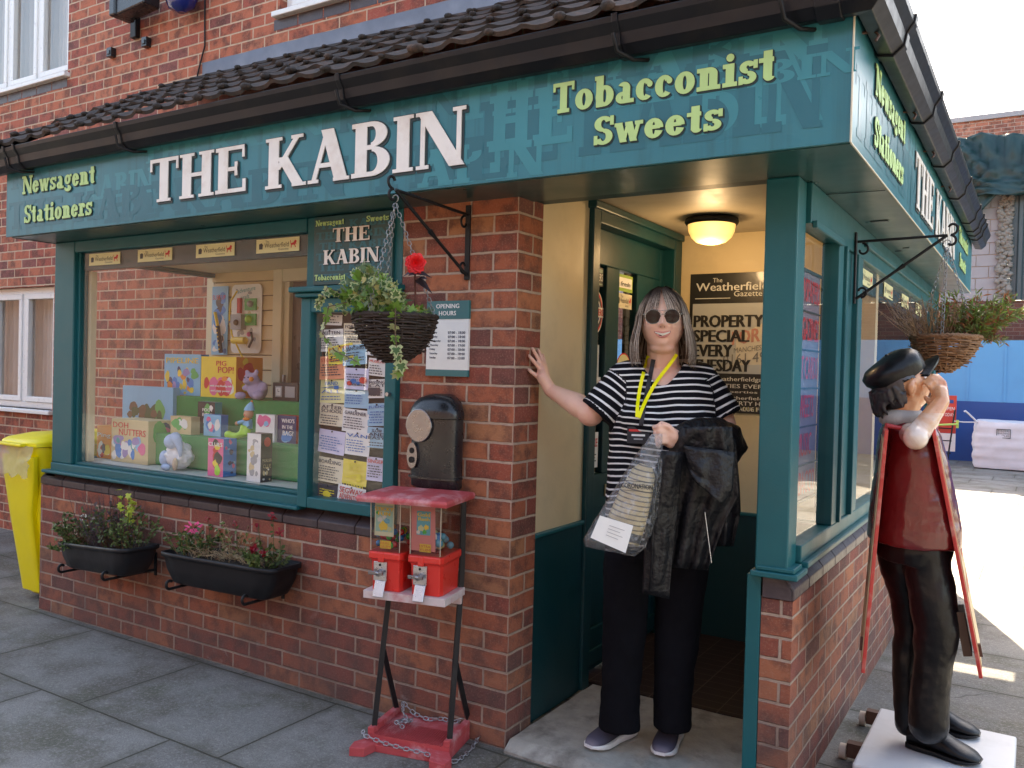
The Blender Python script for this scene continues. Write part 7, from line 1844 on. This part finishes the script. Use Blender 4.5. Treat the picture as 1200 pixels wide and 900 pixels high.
for k in range(2100):
    phi = R_(rg.uniform(54, 306)); side_f = min(abs(phi-R_(40)), abs(phi-R_(320)))
    lift = rg.uniform(.955, 1.04)+(.03*rg.random() if rg.random() < .08 else 0); ze = -.146+rg.gauss(0, .012)+.012*(abs(math.cos(phi)) if math.cos(phi) > 0 else 0)
    mb.use(HM[rg.choice((0, 0, 1, 1, 2, 3))]); pts = []; j1 = rg.gauss(0, .07); n = 11
    for q in range(n):
        t_ = q/(n-1); p = hair_path(phi+j1*t_, t_, lift, ze, flare=rg.uniform(.95, 1.0)); p += Vector((noise.noise(p*9+Vector((k, 0, 0)))*.006, noise.noise(p*11+Vector((0, k, 0)))*.006, 0)); pts.append(p)
    wd = rg.uniform(.0010, .0024); c0 = hloc(0, 0, 0); a = []; b_ = []
    for q, p in enumerate(pts):
        d_ = (pts[min(q+1, n-1)]-pts[max(q-1, 0)]).normalized(); o_ = (p-c0); o_.z *= .3; s_ = d_.cross(o_).normalized(); ww = wd*(1 if q < n-2 else .5)
        a.append(p-s_*ww); b_.append(p+s_*ww)
    mb.sheet([a, b_])
# fringe, parted and wispy
for k in range(210):
    s_ = -1 if rg.random() < .52 else 1; f0 = rg.random(); x0 = -.004+s_*f0*.022; x1 = s_*(.016+.060*f0**.8)+.004+rg.gauss(0, .004); z1 = .030+.030*rg.random()**2-(.03*f0 if f0 > .75 else 0)
    if abs(x1+.002) < .012 and rg.random() < .3: continue
    mb.use(HM[rg.choice((0, 1, 2, 2, 1, 3))]); a = []; b_ = []; pts = []
    for q in range(9):
        t_ = q/8; x = x0+(x1-x0)*t_**1.1; z = .122+(z1-.122)*t_**1.25; yy = math.sqrt(max(.02, 1-(x/.080)**2-(z/.128)**2))*HRY*1.045+.004
        pts.append(hloc(x, max(yy, .0), z))
    wd = rg.uniform(.0010, .0024)
    for q, p in enumerate(pts):
        d_ = (pts[min(q+1, 8)]-pts[max(q-1, 0)]).normalized(); s2 = d_.cross(EY+EZ*.4).normalized(); ww = wd*(1 if q < 7 else .4); a.append(p-s2*ww); b_.append(p+s2*ww)
    mb.sheet([a, b_])
mb.build('hair', wo)

# ---- sunglasses
LENS = M('dark_lens', (.004, .004, .005), rough=.04, var=0, spec=.4); FRM = M('pale_metal_frame', (.45, .42, .36), rough=.25, metal=.9)
mb = MB(LENS); yl = (hp(0, .012, 0)-hc).dot(EY)-.004
def lensp(s_, r, yo): return [hloc(s_*.0335+r*math.cos(a), yl+yo-.10*abs(s_*.0335+r*math.cos(a))*.9, .0115+r*.90*math.sin(a)-(.001 if math.sin(a) < 0 else 0)) for a in [k*math.pi/14 for k in range(28)]]
for s_ in (-1, 1):
    ptsl = lensp(s_, .0272, .0); c_ = sum(ptsl, Vector())/28+EY*.003; mb.add(ptsl+[c_], [(i, (i+1) % 28, 28) for i in range(28)], True); mb.add([p-EY*.002 for p in ptsl]+[c_-EY*.003], [(28, (i+1) % 28, i) for i in range(28)], True)
gl = mb.build('sunglasses', wo)
mb = MB(FRM)
for s_ in (-1, 1):
    mb.tube(lensp(s_, .0278, .0005), .0010, 6, closed=True)
    mb.tube([hloc(s_*.060, yl-.005, .019), hloc(s_*.0735, yl-.016, .020), hloc(s_*.081, yl-.055, .017), hloc(s_*.080, .0, .010)], .0013, 6); mb.ball(hloc(s_*.066, yl-.008, .020), .003, 8, 6)
mb.tube([hloc(-.009, yl+.001, .017), hloc(0, yl+.003, .0195), hloc(.009, yl+.001, .017)], .0011, 6); mb.tube([hloc(-.018, yl+.0005, .0335), hloc(0, yl+.003, .0325), hloc(.018, yl+.0005, .0335)], .0009, 6)
mb.build('frame', gl)

# ---- lanyard with its badge
TB = bvh(top); BB = bvh(body)
def chest(u, v, off=.006):
    a = TB.ray_cast(CAM, ray(u, v).normalized()); b_ = BB.ray_cast(CAM, ray(u, v).normalized())
    d_ = [x[3] for x in (a, b_) if x[0] is not None]; r = ray(u, v).normalized(); return CAM+r*(min(d_)-off) if d_ else at_d(u, v, 3.1)
YLW = M('neon_yellow_ribbon', (.92, .86, .0), rough=.6, var=.03); BLR = M('black_ribbon', (.015, .015, .02), rough=.6)
mb = MB(YLW)
def run(pts, n=16, off=.010):
    out = []
    for k in range(n+1):
        f = k/n*(len(pts)-1); i = min(int(f), len(pts)-2); q = f-i; out.append(chest(pts[i][0]+(pts[i+1][0]-pts[i][0])*q, pts[i][1]+(pts[i+1][1]-pts[i][1])*q, off))
    return [(out[max(i-1, 0)]+out[i]*2+out[min(i+1, n)])/4 for i in range(n+1)]
ribbon(mb, run(((760, 416), (756, 430), (752, 445), (749, 460), (747, 475), (746.5, 490)), off=.017), .0125, EY)
ribbon(mb, run(((794, 414), (785, 427), (776, 438), (768, 449), (760, 463), (753, 477), (748, 491)), off=.012), .0125, EY)
ln = mb.build('lanyard', wo)
mb = MB(BLR); ribbon(mb, run(((766, 420), (762, 440), (758, 460), (754, 480), (751, 500)), off=.007), .016, EY); mb.build('strap', ln)
mb = MB(BLR); bc_ = chest(748, 510, .012); mb.obox(bc_, EX, EZ, EY, .040, .030, .0015); mb.use(C['white']); mb.obox(bc_+EY*.0022-EZ*.0, EX, EZ, EY, .024, .0035, .0003); mb.use(C['red']); mb.obox(bc_+EY*.0022+EZ*.017, EX, EZ, EY, .034, .004, .0003)
mb.use(C['grey']); mb.obox(bc_+EY*.0022-EZ*.014, EX, EZ, EY, .016, .0025, .0003); mb.build('badge', ln)
mb = MB(FRM); wc = W_(798.5, 520.5, -.245); ax_ = (wl-ell).normalized(); s1 = ax_.cross(EZ).normalized(); s2 = s1.cross(ax_)
mb.tube([wc+s1*.029*math.cos(a)+s2*.029*math.sin(a) for a in [k*math.pi/12 for k in range(24)]], .004, 6, closed=True); mb.tube([W_(797.5, 524, -.29), W_(797.3, 524.2, -.296)], .011, 12); mb.build('watch', wo)

# ---- black jacket over the arm
LEA = M('black_leather', (.005, .005, .007), rough=.46, var=.3, vscale=30, bump=1.0, bscale=16, spec=.34)
LEA.node_tree.nodes['Bump'].inputs['Distance'].default_value = .02
def panel(mb, left, right, d0, d1, nf, amp, n=34, mrows=26, seed=0., bulge=.03):
    """hanging cloth between two pixel boundary curves, pleated in depth"""
    def ev(c, t_):
        f = t_*(len(c)-1); i = min(int(f), len(c)-2); a, b_ = c[i], c[i+1]; q = f-i; return (a[0]+(b_[0]-a[0])*q, a[1]+(b_[1]-a[1])*q)
    g = []
    for j in range(mrows+1):
        t_ = j/mrows; l_, r_ = ev(left, t_), ev(right, t_); row = []
        for i in range(n+1):
            s_ = i/n; u = l_[0]+(r_[0]-l_[0])*s_; v = l_[1]+(r_[1]-l_[1])*s_
            fold = amp*math.sin(s_*nf*2*math.pi+seed+1.2*t_+1.5*noise.noise(Vector((s_*2, t_*2, seed))))*(.35+.65*t_)+amp*.7*noise.noise(Vector((s_*5, t_*4, seed+7)))
            row.append(at_d(u, v, d0+(d1-d0)*t_-bulge*math.sin(s_*math.pi)+fold))
        g.append(row)
    mb.sheet(g)
ja = thing('leather_jacket', 'black leather jacket draped over the woman\'s bent arm', 'jacket', tuple(W_(815, 640, -.2)))
mb = MB(LEA)
panel(mb, [(800, 500), (786, 520), (775, 560), (774, 610), (772, 664)], [(858, 500), (861, 540), (866, 580), (850, 610), (829, 668)], D0-.30, D0-.22, 3.2, .016, seed=1)
panel(mb, [(835, 505), (833, 540), (832, 580), (838, 640)], [(862, 515), (866, 560), (868, 600), (859, 640)], D0-.26, D0-.18, 1.6, .014, n=18, seed=5)
mb.build('body_panel', ja, solid=.004)
mb = MB(LEA); panel(mb, [(776, 528), (765, 560), (757, 600), (755, 650), (753, 695)], [(800, 530), (797, 570), (793, 610), (788, 650), (784, 702)], D0-.33, D0-.26, .9, .012, n=16, seed=3, bulge=.035)
mb.tube([at_d(770, 545, D0-.375), at_d(766, 600, D0-.355), at_d(764, 650, D0-.33), at_d(761, 692, D0-.31)], .0018, 5); mb.build('sleeve', ja, solid=.004)
mb = MB(LEA)
rr_ = [ringp(at_d(u, v, D0+dd), (at_d(u+1, v+sl2, D0+dd)-at_d(u, v, D0+dd)).cross(EY).normalized(), EY, ru*K, rd, n=22) for u, v, sl2, dd, ru, rd in ((790, 508, .2, -.22, 8, .03), (800, 510, .1, -.22, 17, .05), (818, 512, .1, -.18, 22, .065), (838, 516, .2, -.12, 26, .075), (855, 524, .5, -.07, 26, .07), (866, 538, .8, -.04, 18, .05))]
mb.loft(rr_); rl = fuse(mb, 'collar_roll', .006, ja, smooth=2); crumple(rl, .008, 13, seed=2)
mb = MB(LEA); panel(mb, [(800, 522), (806, 548), (812, 562)], [(862, 530), (858, 575), (846, 592)], D0-.33, D0-.34, 1.4, .014, n=20, mrows=12, seed=9); mb.build('lapel', ja, solid=.004)
mb = MB(CHM); pts = [at_d(826+.6*k, 600+k*4.6, D0-.285-.001*k) for k in range(14)]; mb.tube(pts, .0016, 5); mb.build('zip', ja)
mb = MB(C['white']); 
for k, (u, v) in enumerate(((829, 521), (831, 524), (833, 527), (836, 525), (836.5, 529))): mb.tube([at_d(u, v, D0-.245), at_d(u+2.2, v+2.6, D0-.246), at_d(u+3, v+1.0, D0-.246)], .0009, 4)
mb.build('white_stitching', ja)

# ---- clear carrier bag with what is in it
m, t, b = nmat('clear_film'); t.nodes.remove(b); o_ = t.nodes['Material Output']
fr = node(t, 'ShaderNodeLayerWeight'); fr.inputs[0].default_value = .5; trn = node(t, 'ShaderNodeBsdfTransparent'); trn.inputs[0].default_value = (.93, .94, .96, 1)
gls = node(t, 'ShaderNodeBsdfGlossy'); gls.inputs['Roughness'].default_value = .12; dif = node(t, 'ShaderNodeBsdfDiffuse'); dif.inputs[0].default_value = (.62, .64, .68, 1)
m1 = node(t, 'ShaderNodeMixShader'); m2 = node(t, 'ShaderNodeMixShader')
cr = noisen(t, 26, 6, .7, dist=1.5); bp = node(t, 'ShaderNodeBump'); bp.inputs['Strength'].default_value = 1; bp.inputs['Distance'].default_value = .012; L(t, cr, bp.inputs['Height']); L(t, bp.outputs[0], gls.inputs['Normal']); L(t, bp.outputs[0], fr.inputs['Normal'])
L(t, mathn(t, 'MULTIPLY_ADD', mathn(t, 'POWER', fr.outputs['Facing'], 3.), .55, .10), m1.inputs[0]); L(t, trn.outputs[0], m1.inputs[1]); L(t, gls.outputs[0], m1.inputs[2])
L(t, mathn(t, 'MULTIPLY', ramp(t, cr, [(.5, 0), (.66, 1)]), .28), m2.inputs[0]); L(t, m1.outputs[0], m2.inputs[1]); L(t, dif.outputs[0], m2.inputs[2]); L(t, m2.outputs[0], o_.inputs[0]); CLF = m
bgo = thing('carrier_bag', 'clear plastic gift bag with black printing held in the woman\'s hand', 'bag', tuple(W_(725, 650, -.3)))
DB_ = D0-.34
LF = [(764, 508), (752, 522), (736, 548), (712, 585), (694, 612), (683, 632), (686, 641)]; RF = [(777, 508), (777, 530), (776, 560), (771, 595), (765, 622), (757, 642), (744, 652)]
mb = MB(CLF); rings = []
for j in range(31):
    t_ = j/30; f = t_*6; i = min(int(f), 5); q = f-i
    lu, lv = LF[i][0]+(LF[i+1][0]-LF[i][0])*q, LF[i][1]+(LF[i+1][1]-LF[i][1])*q; ru, rv_ = RF[i][0]+(RF[i+1][0]-RF[i][0])*q, RF[i][1]+(RF[i+1][1]-RF[i][1])*q
    ring = []; dp = .012+.055*math.sin(min(1, t_*1.25)*math.pi*.55)*(1-.55*t_**6)
    for k in range(28):
        a = 2*math.pi*k/28; s_ = .5-.5*math.cos(a); u = lu+(ru-lu)*s_; v = lv+(rv_-lv)*s_
        p = at_d(u, v, DB_-dp*math.sin(a)); p += Vector((1, .2, .6))*.006*noise.noise(p*16)+Vector((0, 1, 0))*.010*noise.noise(p*24); ring.append(p)
    rings.append(ring)
mb.loft(rings, cap=False); mb.add(rings[-1], [tuple(range(28))], True); sh_ = mb.build('bag_skin', bgo)
mb = MB(BLACK); X_ = (at_d(770, 560, DB_)-at_d(727, 556, DB_)).normalized(); N_ = -FWD.normalized(); U_ = UPV
O_ = at_d(726, 574, DB_-.075)
for a0, a1, b0, b1 in ((0, .135, .0, .0015), (0, .135, .032, .0335), (0, .0015, 0, .0335), (.1335, .135, 0, .0335)):
    mb.obox(O_+X_*(a0+a1)/2+U_*(b0+b1)/2, X_, U_, N_, (a1-a0)/2, (b1-b0)/2, .0004)
text(mb, 'CORONATION ST', O_+X_*.006+U_*.009, X_, U_, N_, width=.124, height=.016, h=.0006, bold=.0006); mb.build('printing', sh_)
it = thing('souvenir_tin', 'beige and gold patterned souvenir inside the clear bag', 'souvenir', tuple(W_(735, 620, -.33)))
m, t, b = nmat('gold_weave'); tcx = node(t, 'ShaderNodeTexCoord'); sp = node(t, 'ShaderNodeSeparateXYZ'); L(t, tcx.outputs['Object'], sp.inputs[0])
zz = mathn(t, 'FRACT', mathn(t, 'MULTIPLY', mathn(t, 'ADD', sp.outputs[2], mathn(t, 'MULTIPLY', sp.outputs[0], .25)), 60.)); st = mathn(t, 'GREATER_THAN', zz, .72)
L(t, mixc(t, st, (.50, .38, .20), (.10, .075, .045)), b.inputs['Base Color']); b.inputs['Roughness'].default_value = .45; GW = m
mb = MB(GW); A_ = at_d(757, 545, DB_); B_ = at_d(727, 632, DB_+.005); ax_ = (B_-A_).normalized(); s1 = ax_.cross(FWD).normalized()
mb.loft([ringp(A_.lerp(B_, f), s1, FWD, r, r*.7, 24) for f, r in ((0, .022), (.1, .040), (.4, .056), (.8, .066), (1, .066))]); mb.build('tin', it)
mb = MB(C['black']); mb.loft([ringp(A_.lerp(B_, f), s1, FWD, r, r*.72, 24) for f, r in ((.86, .0665), (.97, .067))]); mb.build('band', it)
wc_ = thing('card', 'white card with a few grey lines tucked into the clear bag', 'card', tuple(W_(715, 625, -.4)))
mb = MB(C['white']); c0, c1, c2, c3 = (at_d(u, v, DB_-.066+.0*i) for i, (u, v) in enumerate(((703, 604), (742, 616), (733, 648), (692, 630))))
mb.prism([c0, c1, c2, c3], -FWD*.002); mb.use(C['grey'])
for k in range(4): a_ = c0.lerp(c3, .25+.13*k)-FWD*.003; b__ = c1.lerp(c2, .25+.13*k)-FWD*.003; p_ = a_.lerp(b__, .35); q_ = a_.lerp(b__, .8-.1*(k % 2)); mb.prism([p_, q_, q_+(c3-c0).normalized()*.002, p_+(c3-c0).normalized()*.002], -FWD*.0004)
mb.build('sheet', wc_)
# ------------------------------------------------------------------ painted newsboy statue with sandwich boards, on a castor plinth
st = thing('statue', 'painted statue of a shouting newsboy in a black cap and dark red waistcoat', 'statue', (1.44, .72, .13))
Ds = 3.12; Ks = Ds/FPX
S_ = lambda u, v, dd=0.: at_d(u, v, Ds+dd)
FXS = Vector((.85, .527, 0)).normalized(); FYS = Vector((.527, -.85, 0)).normalized()
def paint(name, c, c2, rough=.22, coat=.6):
    m, t, b = nmat(name); f = ramp(t, noisen(t, 7, 6, .65, dist=.8), [(.4, 0), (.62, 1)]); cc = mixc(t, f, c, c2)
    g = ramp(t, noisen(t, 38, 5, .7), [(.62, 0), (.72, 1)]); cc = mixc(t, mathn(t, 'MULTIPLY', g, .35), cc, tuple(x*.6 for x in c))
    L(t, cc, b.inputs['Base Color']); b.inputs['Roughness'].default_value = rough; b.inputs['Coat Weight'].default_value = coat; b.inputs['Coat Roughness'].default_value = .12
    bumpn(t, noisen(t, 24, 5), .5, .006, b); return m
FLESH = paint('painted_flesh', (.58, .21, .085), (.66, .34, .18)); SHIRT = paint('painted_cream', (.72, .60, .52), (.62, .36, .22)); REDV = paint('painted_dark_red', (.115, .006, .008), (.15, .009, .011), .25, .45)
BLKP = paint('painted_black', (.004, .004, .005), (.008, .008, .009), .38, .12); HAIRP = paint('painted_hair', (.012, .011, .012), (.05, .045, .05), .4, .2); GREYS = paint('painted_grey_scarf', (.42, .40, .37), (.30, .28, .26), .5, .1)
tl_ = R_(14); hyS = (FXS*math.cos(tl_)+EZ*math.sin(tl_)).normalized(); hzS = (EZ*math.cos(tl_)-FXS*math.sin(tl_)).normalized()
hS = S_(1059, 449)
mb = MB(FLESH)
vs, fs = head_pts(hS, FYS, hyS, hzS, .076, .094, .112, nose=1.2, smile=.6); mb.add(vs, fs, True)
mb.ball(hS+FYS*.078-hyS*.012-hzS*.014, .025, 12, 10, (.62, .62, 1.2)); mb.ball(hS-FYS*.074-hyS*.018-hzS*.012, .020, 10, 8, (.7, .7, 1.3))
blobtube(mb, [hS-hzS*.05, S_(1056, 490), S_(1060, 505)], [.058, .055, .07])
body_r = [(1066, 497, 20, .09), (1067, 510, 24, .13), (1068, 540, 30, .14), (1070, 580, 36, .145), (1072, 615, 40, .15), (1072, 640, 36, .14)]
mb.loft([ringp(S_(u, v), FXS, FYS, hw*Ks, hd) for u, v, hw, hd in body_r])
# near arm: shoulder, elbow out to the viewer, hand cupped by the mouth
eS = S_(1073, 513, -.175); wS = S_(1104, 470, -.13); pS = S_(1102, 460, -.105)
blobtube(mb, [S_(1067, 508, -.09), eS, eS.lerp(wS, .4), wS, pS], [.040, .043, .036, .026, .027], 16)
for k, (u0, v0, u1, v1, u2, v2) in enumerate(((1108, 459, 1106, 448, 1099, 441), (1103, 456, 1100, 446, 1093, 440), (1098, 456, 1094, 447, 1088, 443), (1094, 459, 1089, 452, 1084, 448))):
    blobtube(mb, [S_(u0, v0, -.105+.006*k), S_(u1, v1, -.095), S_(u2, v2, -.082)], [.0115, .0105, .009], 10)
blobtube(mb, [S_(1097, 467, -.10), S_(1089, 471, -.085), S_(1085, 466, -.075)], [.013, .012, .010], 10)
# far arm the same way behind the face
eF = S_(1078, 516, .20); wF = S_(1100, 470, .12)
blobtube(mb, [S_(1068, 512, .12), eF, wF, S_(1095, 455, .10), S_(1088, 441, .085)], [.050, .045, .030, .030, .016], 14)
NEAR = [(1084, 640, 27, -.065), (1088, 665, 26.5, -.07), (1094, 700, 26, -.08), (1099, 738, 23.5, -.085), (1093, 775, 21, -.08), (1089, 815, 20.5, -.08), (1088, 850, 21, -.08)]
FAR = [(1052, 640, 25, .07), (1054, 665, 23, .07), (1062, 700, 19, .08), (1066, 738, 17, .09), (1063, 775, 16, .09), (1062, 815, 15, .09), (1063, 848, 15, .09)]
for pl in (NEAR, FAR): blobtube(mb, [S_(u, v, dd) for u, v, hw, dd in pl], [hw*Ks*.86 for u, v, hw, dd in pl])
sb = fuse(mb, 'body', .0055, st, smooth=3)
sb.data.materials.append(SHIRT)
for p in sb.data.polygons:
    q = Vector(p.center)+wloc(st); w1 = (q-wS).length
    if q.z < hS.z-.10 and w1 > .045: p.material_index = 1
BVS = bvh(sb)
def hps(x, z, off):
    o_ = hS+FYS*x+hzS*z+hyS*.3; r = BVS.ray_cast(o_, -hyS); return (r[0]+hyS*off) if r[0] is not None else hS+hyS*.09+FYS*x+hzS*z
mb = MB(MOUTH); mb.ball(hps(0, -.052, -.004), .016, 12, 8, (1, .8, 1.1)); mb.use(C['white'])
for s_ in (-1, 1): mb.ball(hps(.030*s_, .018, -.003), .0085, 10, 8)
mb.use(HAIRP)
for s_ in (-1, 1): mb.ball(hps(.030*s_, .018, .004), .004, 8, 6); mb.tube([hps(s_*x, z, .002) for x, z in ((.014, .036), (.03, .042), (.048, .036))], .0035, 6)
addto(sb, mb)
# hair
mb = MB(HAIRP); mb.ball(hS-hyS*.024+hzS*.002, .096, 24, 18, (.92, .96, 1.06))
rg = random.Random(6)
for k in range(46):
    a = R_(rg.uniform(100, 260)); bk = max(0, -math.cos(a)-.35); z0 = rg.uniform(-.045-.030*bk, .0); p0 = hS+FYS*math.sin(a)*.088+hyS*(math.cos(a)*.10-.018)+hzS*z0
    mb.tube([p0, p0-hzS*(.018+.012*bk)+hyS*math.cos(a)*.004, p0-hzS*(.036+.022*bk)-hyS*.006*math.cos(a)], [.010, .008, .004], 6)
hr = fuse(mb, 'hair', .0045, st, smooth=2)
bm = bmesh.new(); bm.from_mesh(hr.data); off = wloc(hr); dl = []
for f in bm.faces:
    q = f.calc_center_median()+off-hS; y = q.dot(hyS); z = q.dot(hzS)
    if (y > .010 and z < .06) or y > .05 or (y > -.040 and z < .020): dl.append(f)
bmesh.ops.delete(bm, geom=dl, context='FACES'); bm.to_mesh(hr.data); bm.free()
# flat cap
mb = MB(BLKP); hyC = (FXS*math.cos(R_(35))+EZ*math.sin(R_(35))).normalized(); hzC = (EZ*math.cos(R_(35))-FXS*math.sin(R_(35))).normalized(); capc = hS+hzS*.048-hyS*.016
rs = []
for z, rx, ry, sh in ((-.030, .090, .112, 0), (-.012, .098, .120, -.004), (.010, .108, .130, -.010), (.030, .106, .128, -.012), (.048, .088, .108, -.008), (.062, .050, .066, 0), (.068, .010, .014, .0)):
    rs.append([p+(p-capc).normalized()*.005*noise.noise(p*20) for p in ringp(capc+hzC*z+hyC*sh, FYS, hyC, rx*.90, ry*.83, 30)])
mb.loft(rs)
pk = []
for j in range(6):
    f = j/5; row = []
    for i in range(13):
        a = R_(-62+124*i/12); r0 = .092; rr = r0+f*.078*math.cos(a*.9)
        row.append(capc+FYS*math.sin(a)*(.080+f*.010)+hyC*(math.cos(a)*(rr-.014))+hzC*(-.026-.012*f+.006*math.cos(a*2)*f-.02*(1-math.cos(a))))
    pk.append(row)
mb.sheet(pk); mb.sheet([[p-hzS*.008 for p in r][::-1] for r in pk]); mb.sheet([pk[-1], [p-hzS*.008 for p in pk[-1]]])
mb.ball(capc+hzC*.068, .006, 10, 6); mb.build('cap', st)
mb = MB(GREYS); rs = []
for z, r in ((-.036, .060), (-.026, .074), (-.006, .078), (.014, .070), (.022, .058)):
    c0 = S_(1057, 487)
    rs.append([p+(p-c0).normalized()*.006*noise.noise(p*22) for p in ringp(c0+EZ*z, FXS, FYS, r*1.02, r, 26)])
mb.loft(rs); mb.build('scarf', st)
# waistcoat
mb = MB(REDV)
mb.loft([ringp(S_(u, v), FXS, FYS, hw*Ks, hd, 36, 2.3) for u, v, hw, hd in ((1063, 494, 21, .085), (1065, 499, 25, .118), (1066, 508, 28, .142), (1067, 530, 33, .152), (1069, 560, 38, .158), (1070, 590, 43, .165), (1070.5, 615, 47, .172), (1070.5, 632, 48.5, .172), (1070.5, 636, 46, .165))])
vs_ = fuse(mb, 'waistcoat', .007, st, smooth=3); crumple(vs_, .006, 7, seed=2); crumple(vs_, .0025, 22, seed=6)
mb = MB(BLKP)
mb.loft([ringp(S_(u, v), FXS, FYS, hw*Ks, hd, 30) for u, v, hw, hd in ((1071, 618, 40, .14), (1071, 640, 41, .15), (1070, 655, 39, .14))])
for pl in (NEAR, FAR): blobtube(mb, [S_(u, v, dd) for u, v, hw, dd in pl], [hw*Ks for u, v, hw, dd in pl], 20)
BLKP.node_tree.nodes['Principled BSDF'].inputs['Specular IOR Level'].default_value = .25; tS = fuse(mb, 'trousers', .007, st, smooth=3); crumple(tS, .008, 6, seed=5); crumple(tS, .003, 20, seed=1)
zp = .132
shoe(at_z(1064, 872, zp), at_z(1150, 897, zp), .056, .095, st, BLKP, BLKP, 'shoe', False, attr=False, heelh=.02)
shoe(at_z(1072, 848, zp), at_z(1149, 865, zp), .052, .095, st, BLKP, BLKP, 'shoe', False, attr=False, heelh=.02)
# plinth
PLT = M('scuffed_white_plinth', (.60, .60, .60), rough=.5, var=.06, dirt=.35, dirtcol=(.38, .36, .34), dscale=6)
pl_ = thing('plinth', 'low scuffed white plinth on castors under the statue', 'plinth', (1.455, .67, 0))
mb = MB(PLT); mb.box(1.212, 1.700, .372, .985, .028, .130); mb.build('block', pl_, bevel=.008)
CAS = M('pale_castor', (.55, .45, .36), rough=.5)
for u, v in ((1011, 850), (988, 889)):
    g_ = at_z(u, v, 0); mb = MB(CAS); n = 20
    mb.tube([g_+Vector((-.012, 0, .030)), g_+Vector((.012, 0, .030))], .030, n); mb.use(RUST); mb.tube([g_+Vector((-.016, 0, .03)), g_+Vector((.016, 0, .03))], .010, 10)
    mb.box(g_.x+.016, 1.214, g_.y-.025, g_.y+.015, .02, .075); mb.build('castor', pl_)
# sandwich boards
def board(lab, tu, tv, bu, bv_, wdir, extra):
    T = S_(tu, tv, .0); B = S_(bu, bv_, .0); w_ = Vector(wdir).normalized(); dn = (B-T).normalized(); nn = dn.cross(w_).normalized()
    if nn.dot(FXS) < 0: nn = -nn
    o = thing('sandwich_board', lab, 'sign', tuple(B)); L_ = (B-T).length
    mb = MB(M('board_red_edge', (.50, .035, .030), rough=.4, dirt=.5, dirtcol=(.6, .45, .35), dscale=12, coat=.3)); mb.obox((T+B)/2, dn, w_, nn, L_/2, .205, .006); mb.build('panel', o, bevel=.002)
    sg = extra; face = nn*sg
    mb = MB(M('board_cream', (.66, .50, .28), rough=.5, var=.15, dirt=.4, dirtcol=(.35, .2, .1))); mb.obox((T+B)/2+face*.0075, dn, w_, nn, L_/2-.03, .18, .0015); mb.use(REDL)
    for k, (s_, h_) in enumerate((('EXTRA', .07), ('EXTRA', .07), ('READ', .05), ('ALL', .05), ('ABOUT IT', .05))):
        X_ = w_ if w_.cross(-dn).dot(face) > 0 else -w_
        text(mb, s_, T+dn*(.12+k*.12)+face*.0095, X_, -dn, face, width=.28, height=h_, just='C', bold=.002)
    mb.build('poster_face', o)
    mb = MB(M('board_red_strap', (.42, .03, .03), rough=.5)); 
    for q in (-1, 1): mb.tube([T+w_*.10*q+dn*.02, T+w_*.10*q-dn*.01, S_(1066, 503, .0)+w_*.10*q], .009, 6)
    mb.build('strap', o); mb = MB(RUST); mb.obox(B-dn*.09-w_*.17+face*.012, dn, w_, nn, .022, .008, .006); mb.build('hinge', o)
    return o, T, B, w_, dn, nn
o, T, B, w_, dn, nn = board('red edged sandwich board hanging at the front of the statue, out over the pavement', 1095, 499, 1148, 775, (-.075, .997, 0), 1)
mb = MB(M('dark_wood_block', (.07, .035, .02), rough=.6)); mb.obox(T.lerp(B, .83)-nn*.028-w_*.12, dn, w_, nn, .078, .06, .014); mb.build('wood_block', o)
board('red edged sandwich board hanging behind the statue against the brick side wall', 1037, 500, 1011, 768, (-.17, .985, 0), -1)
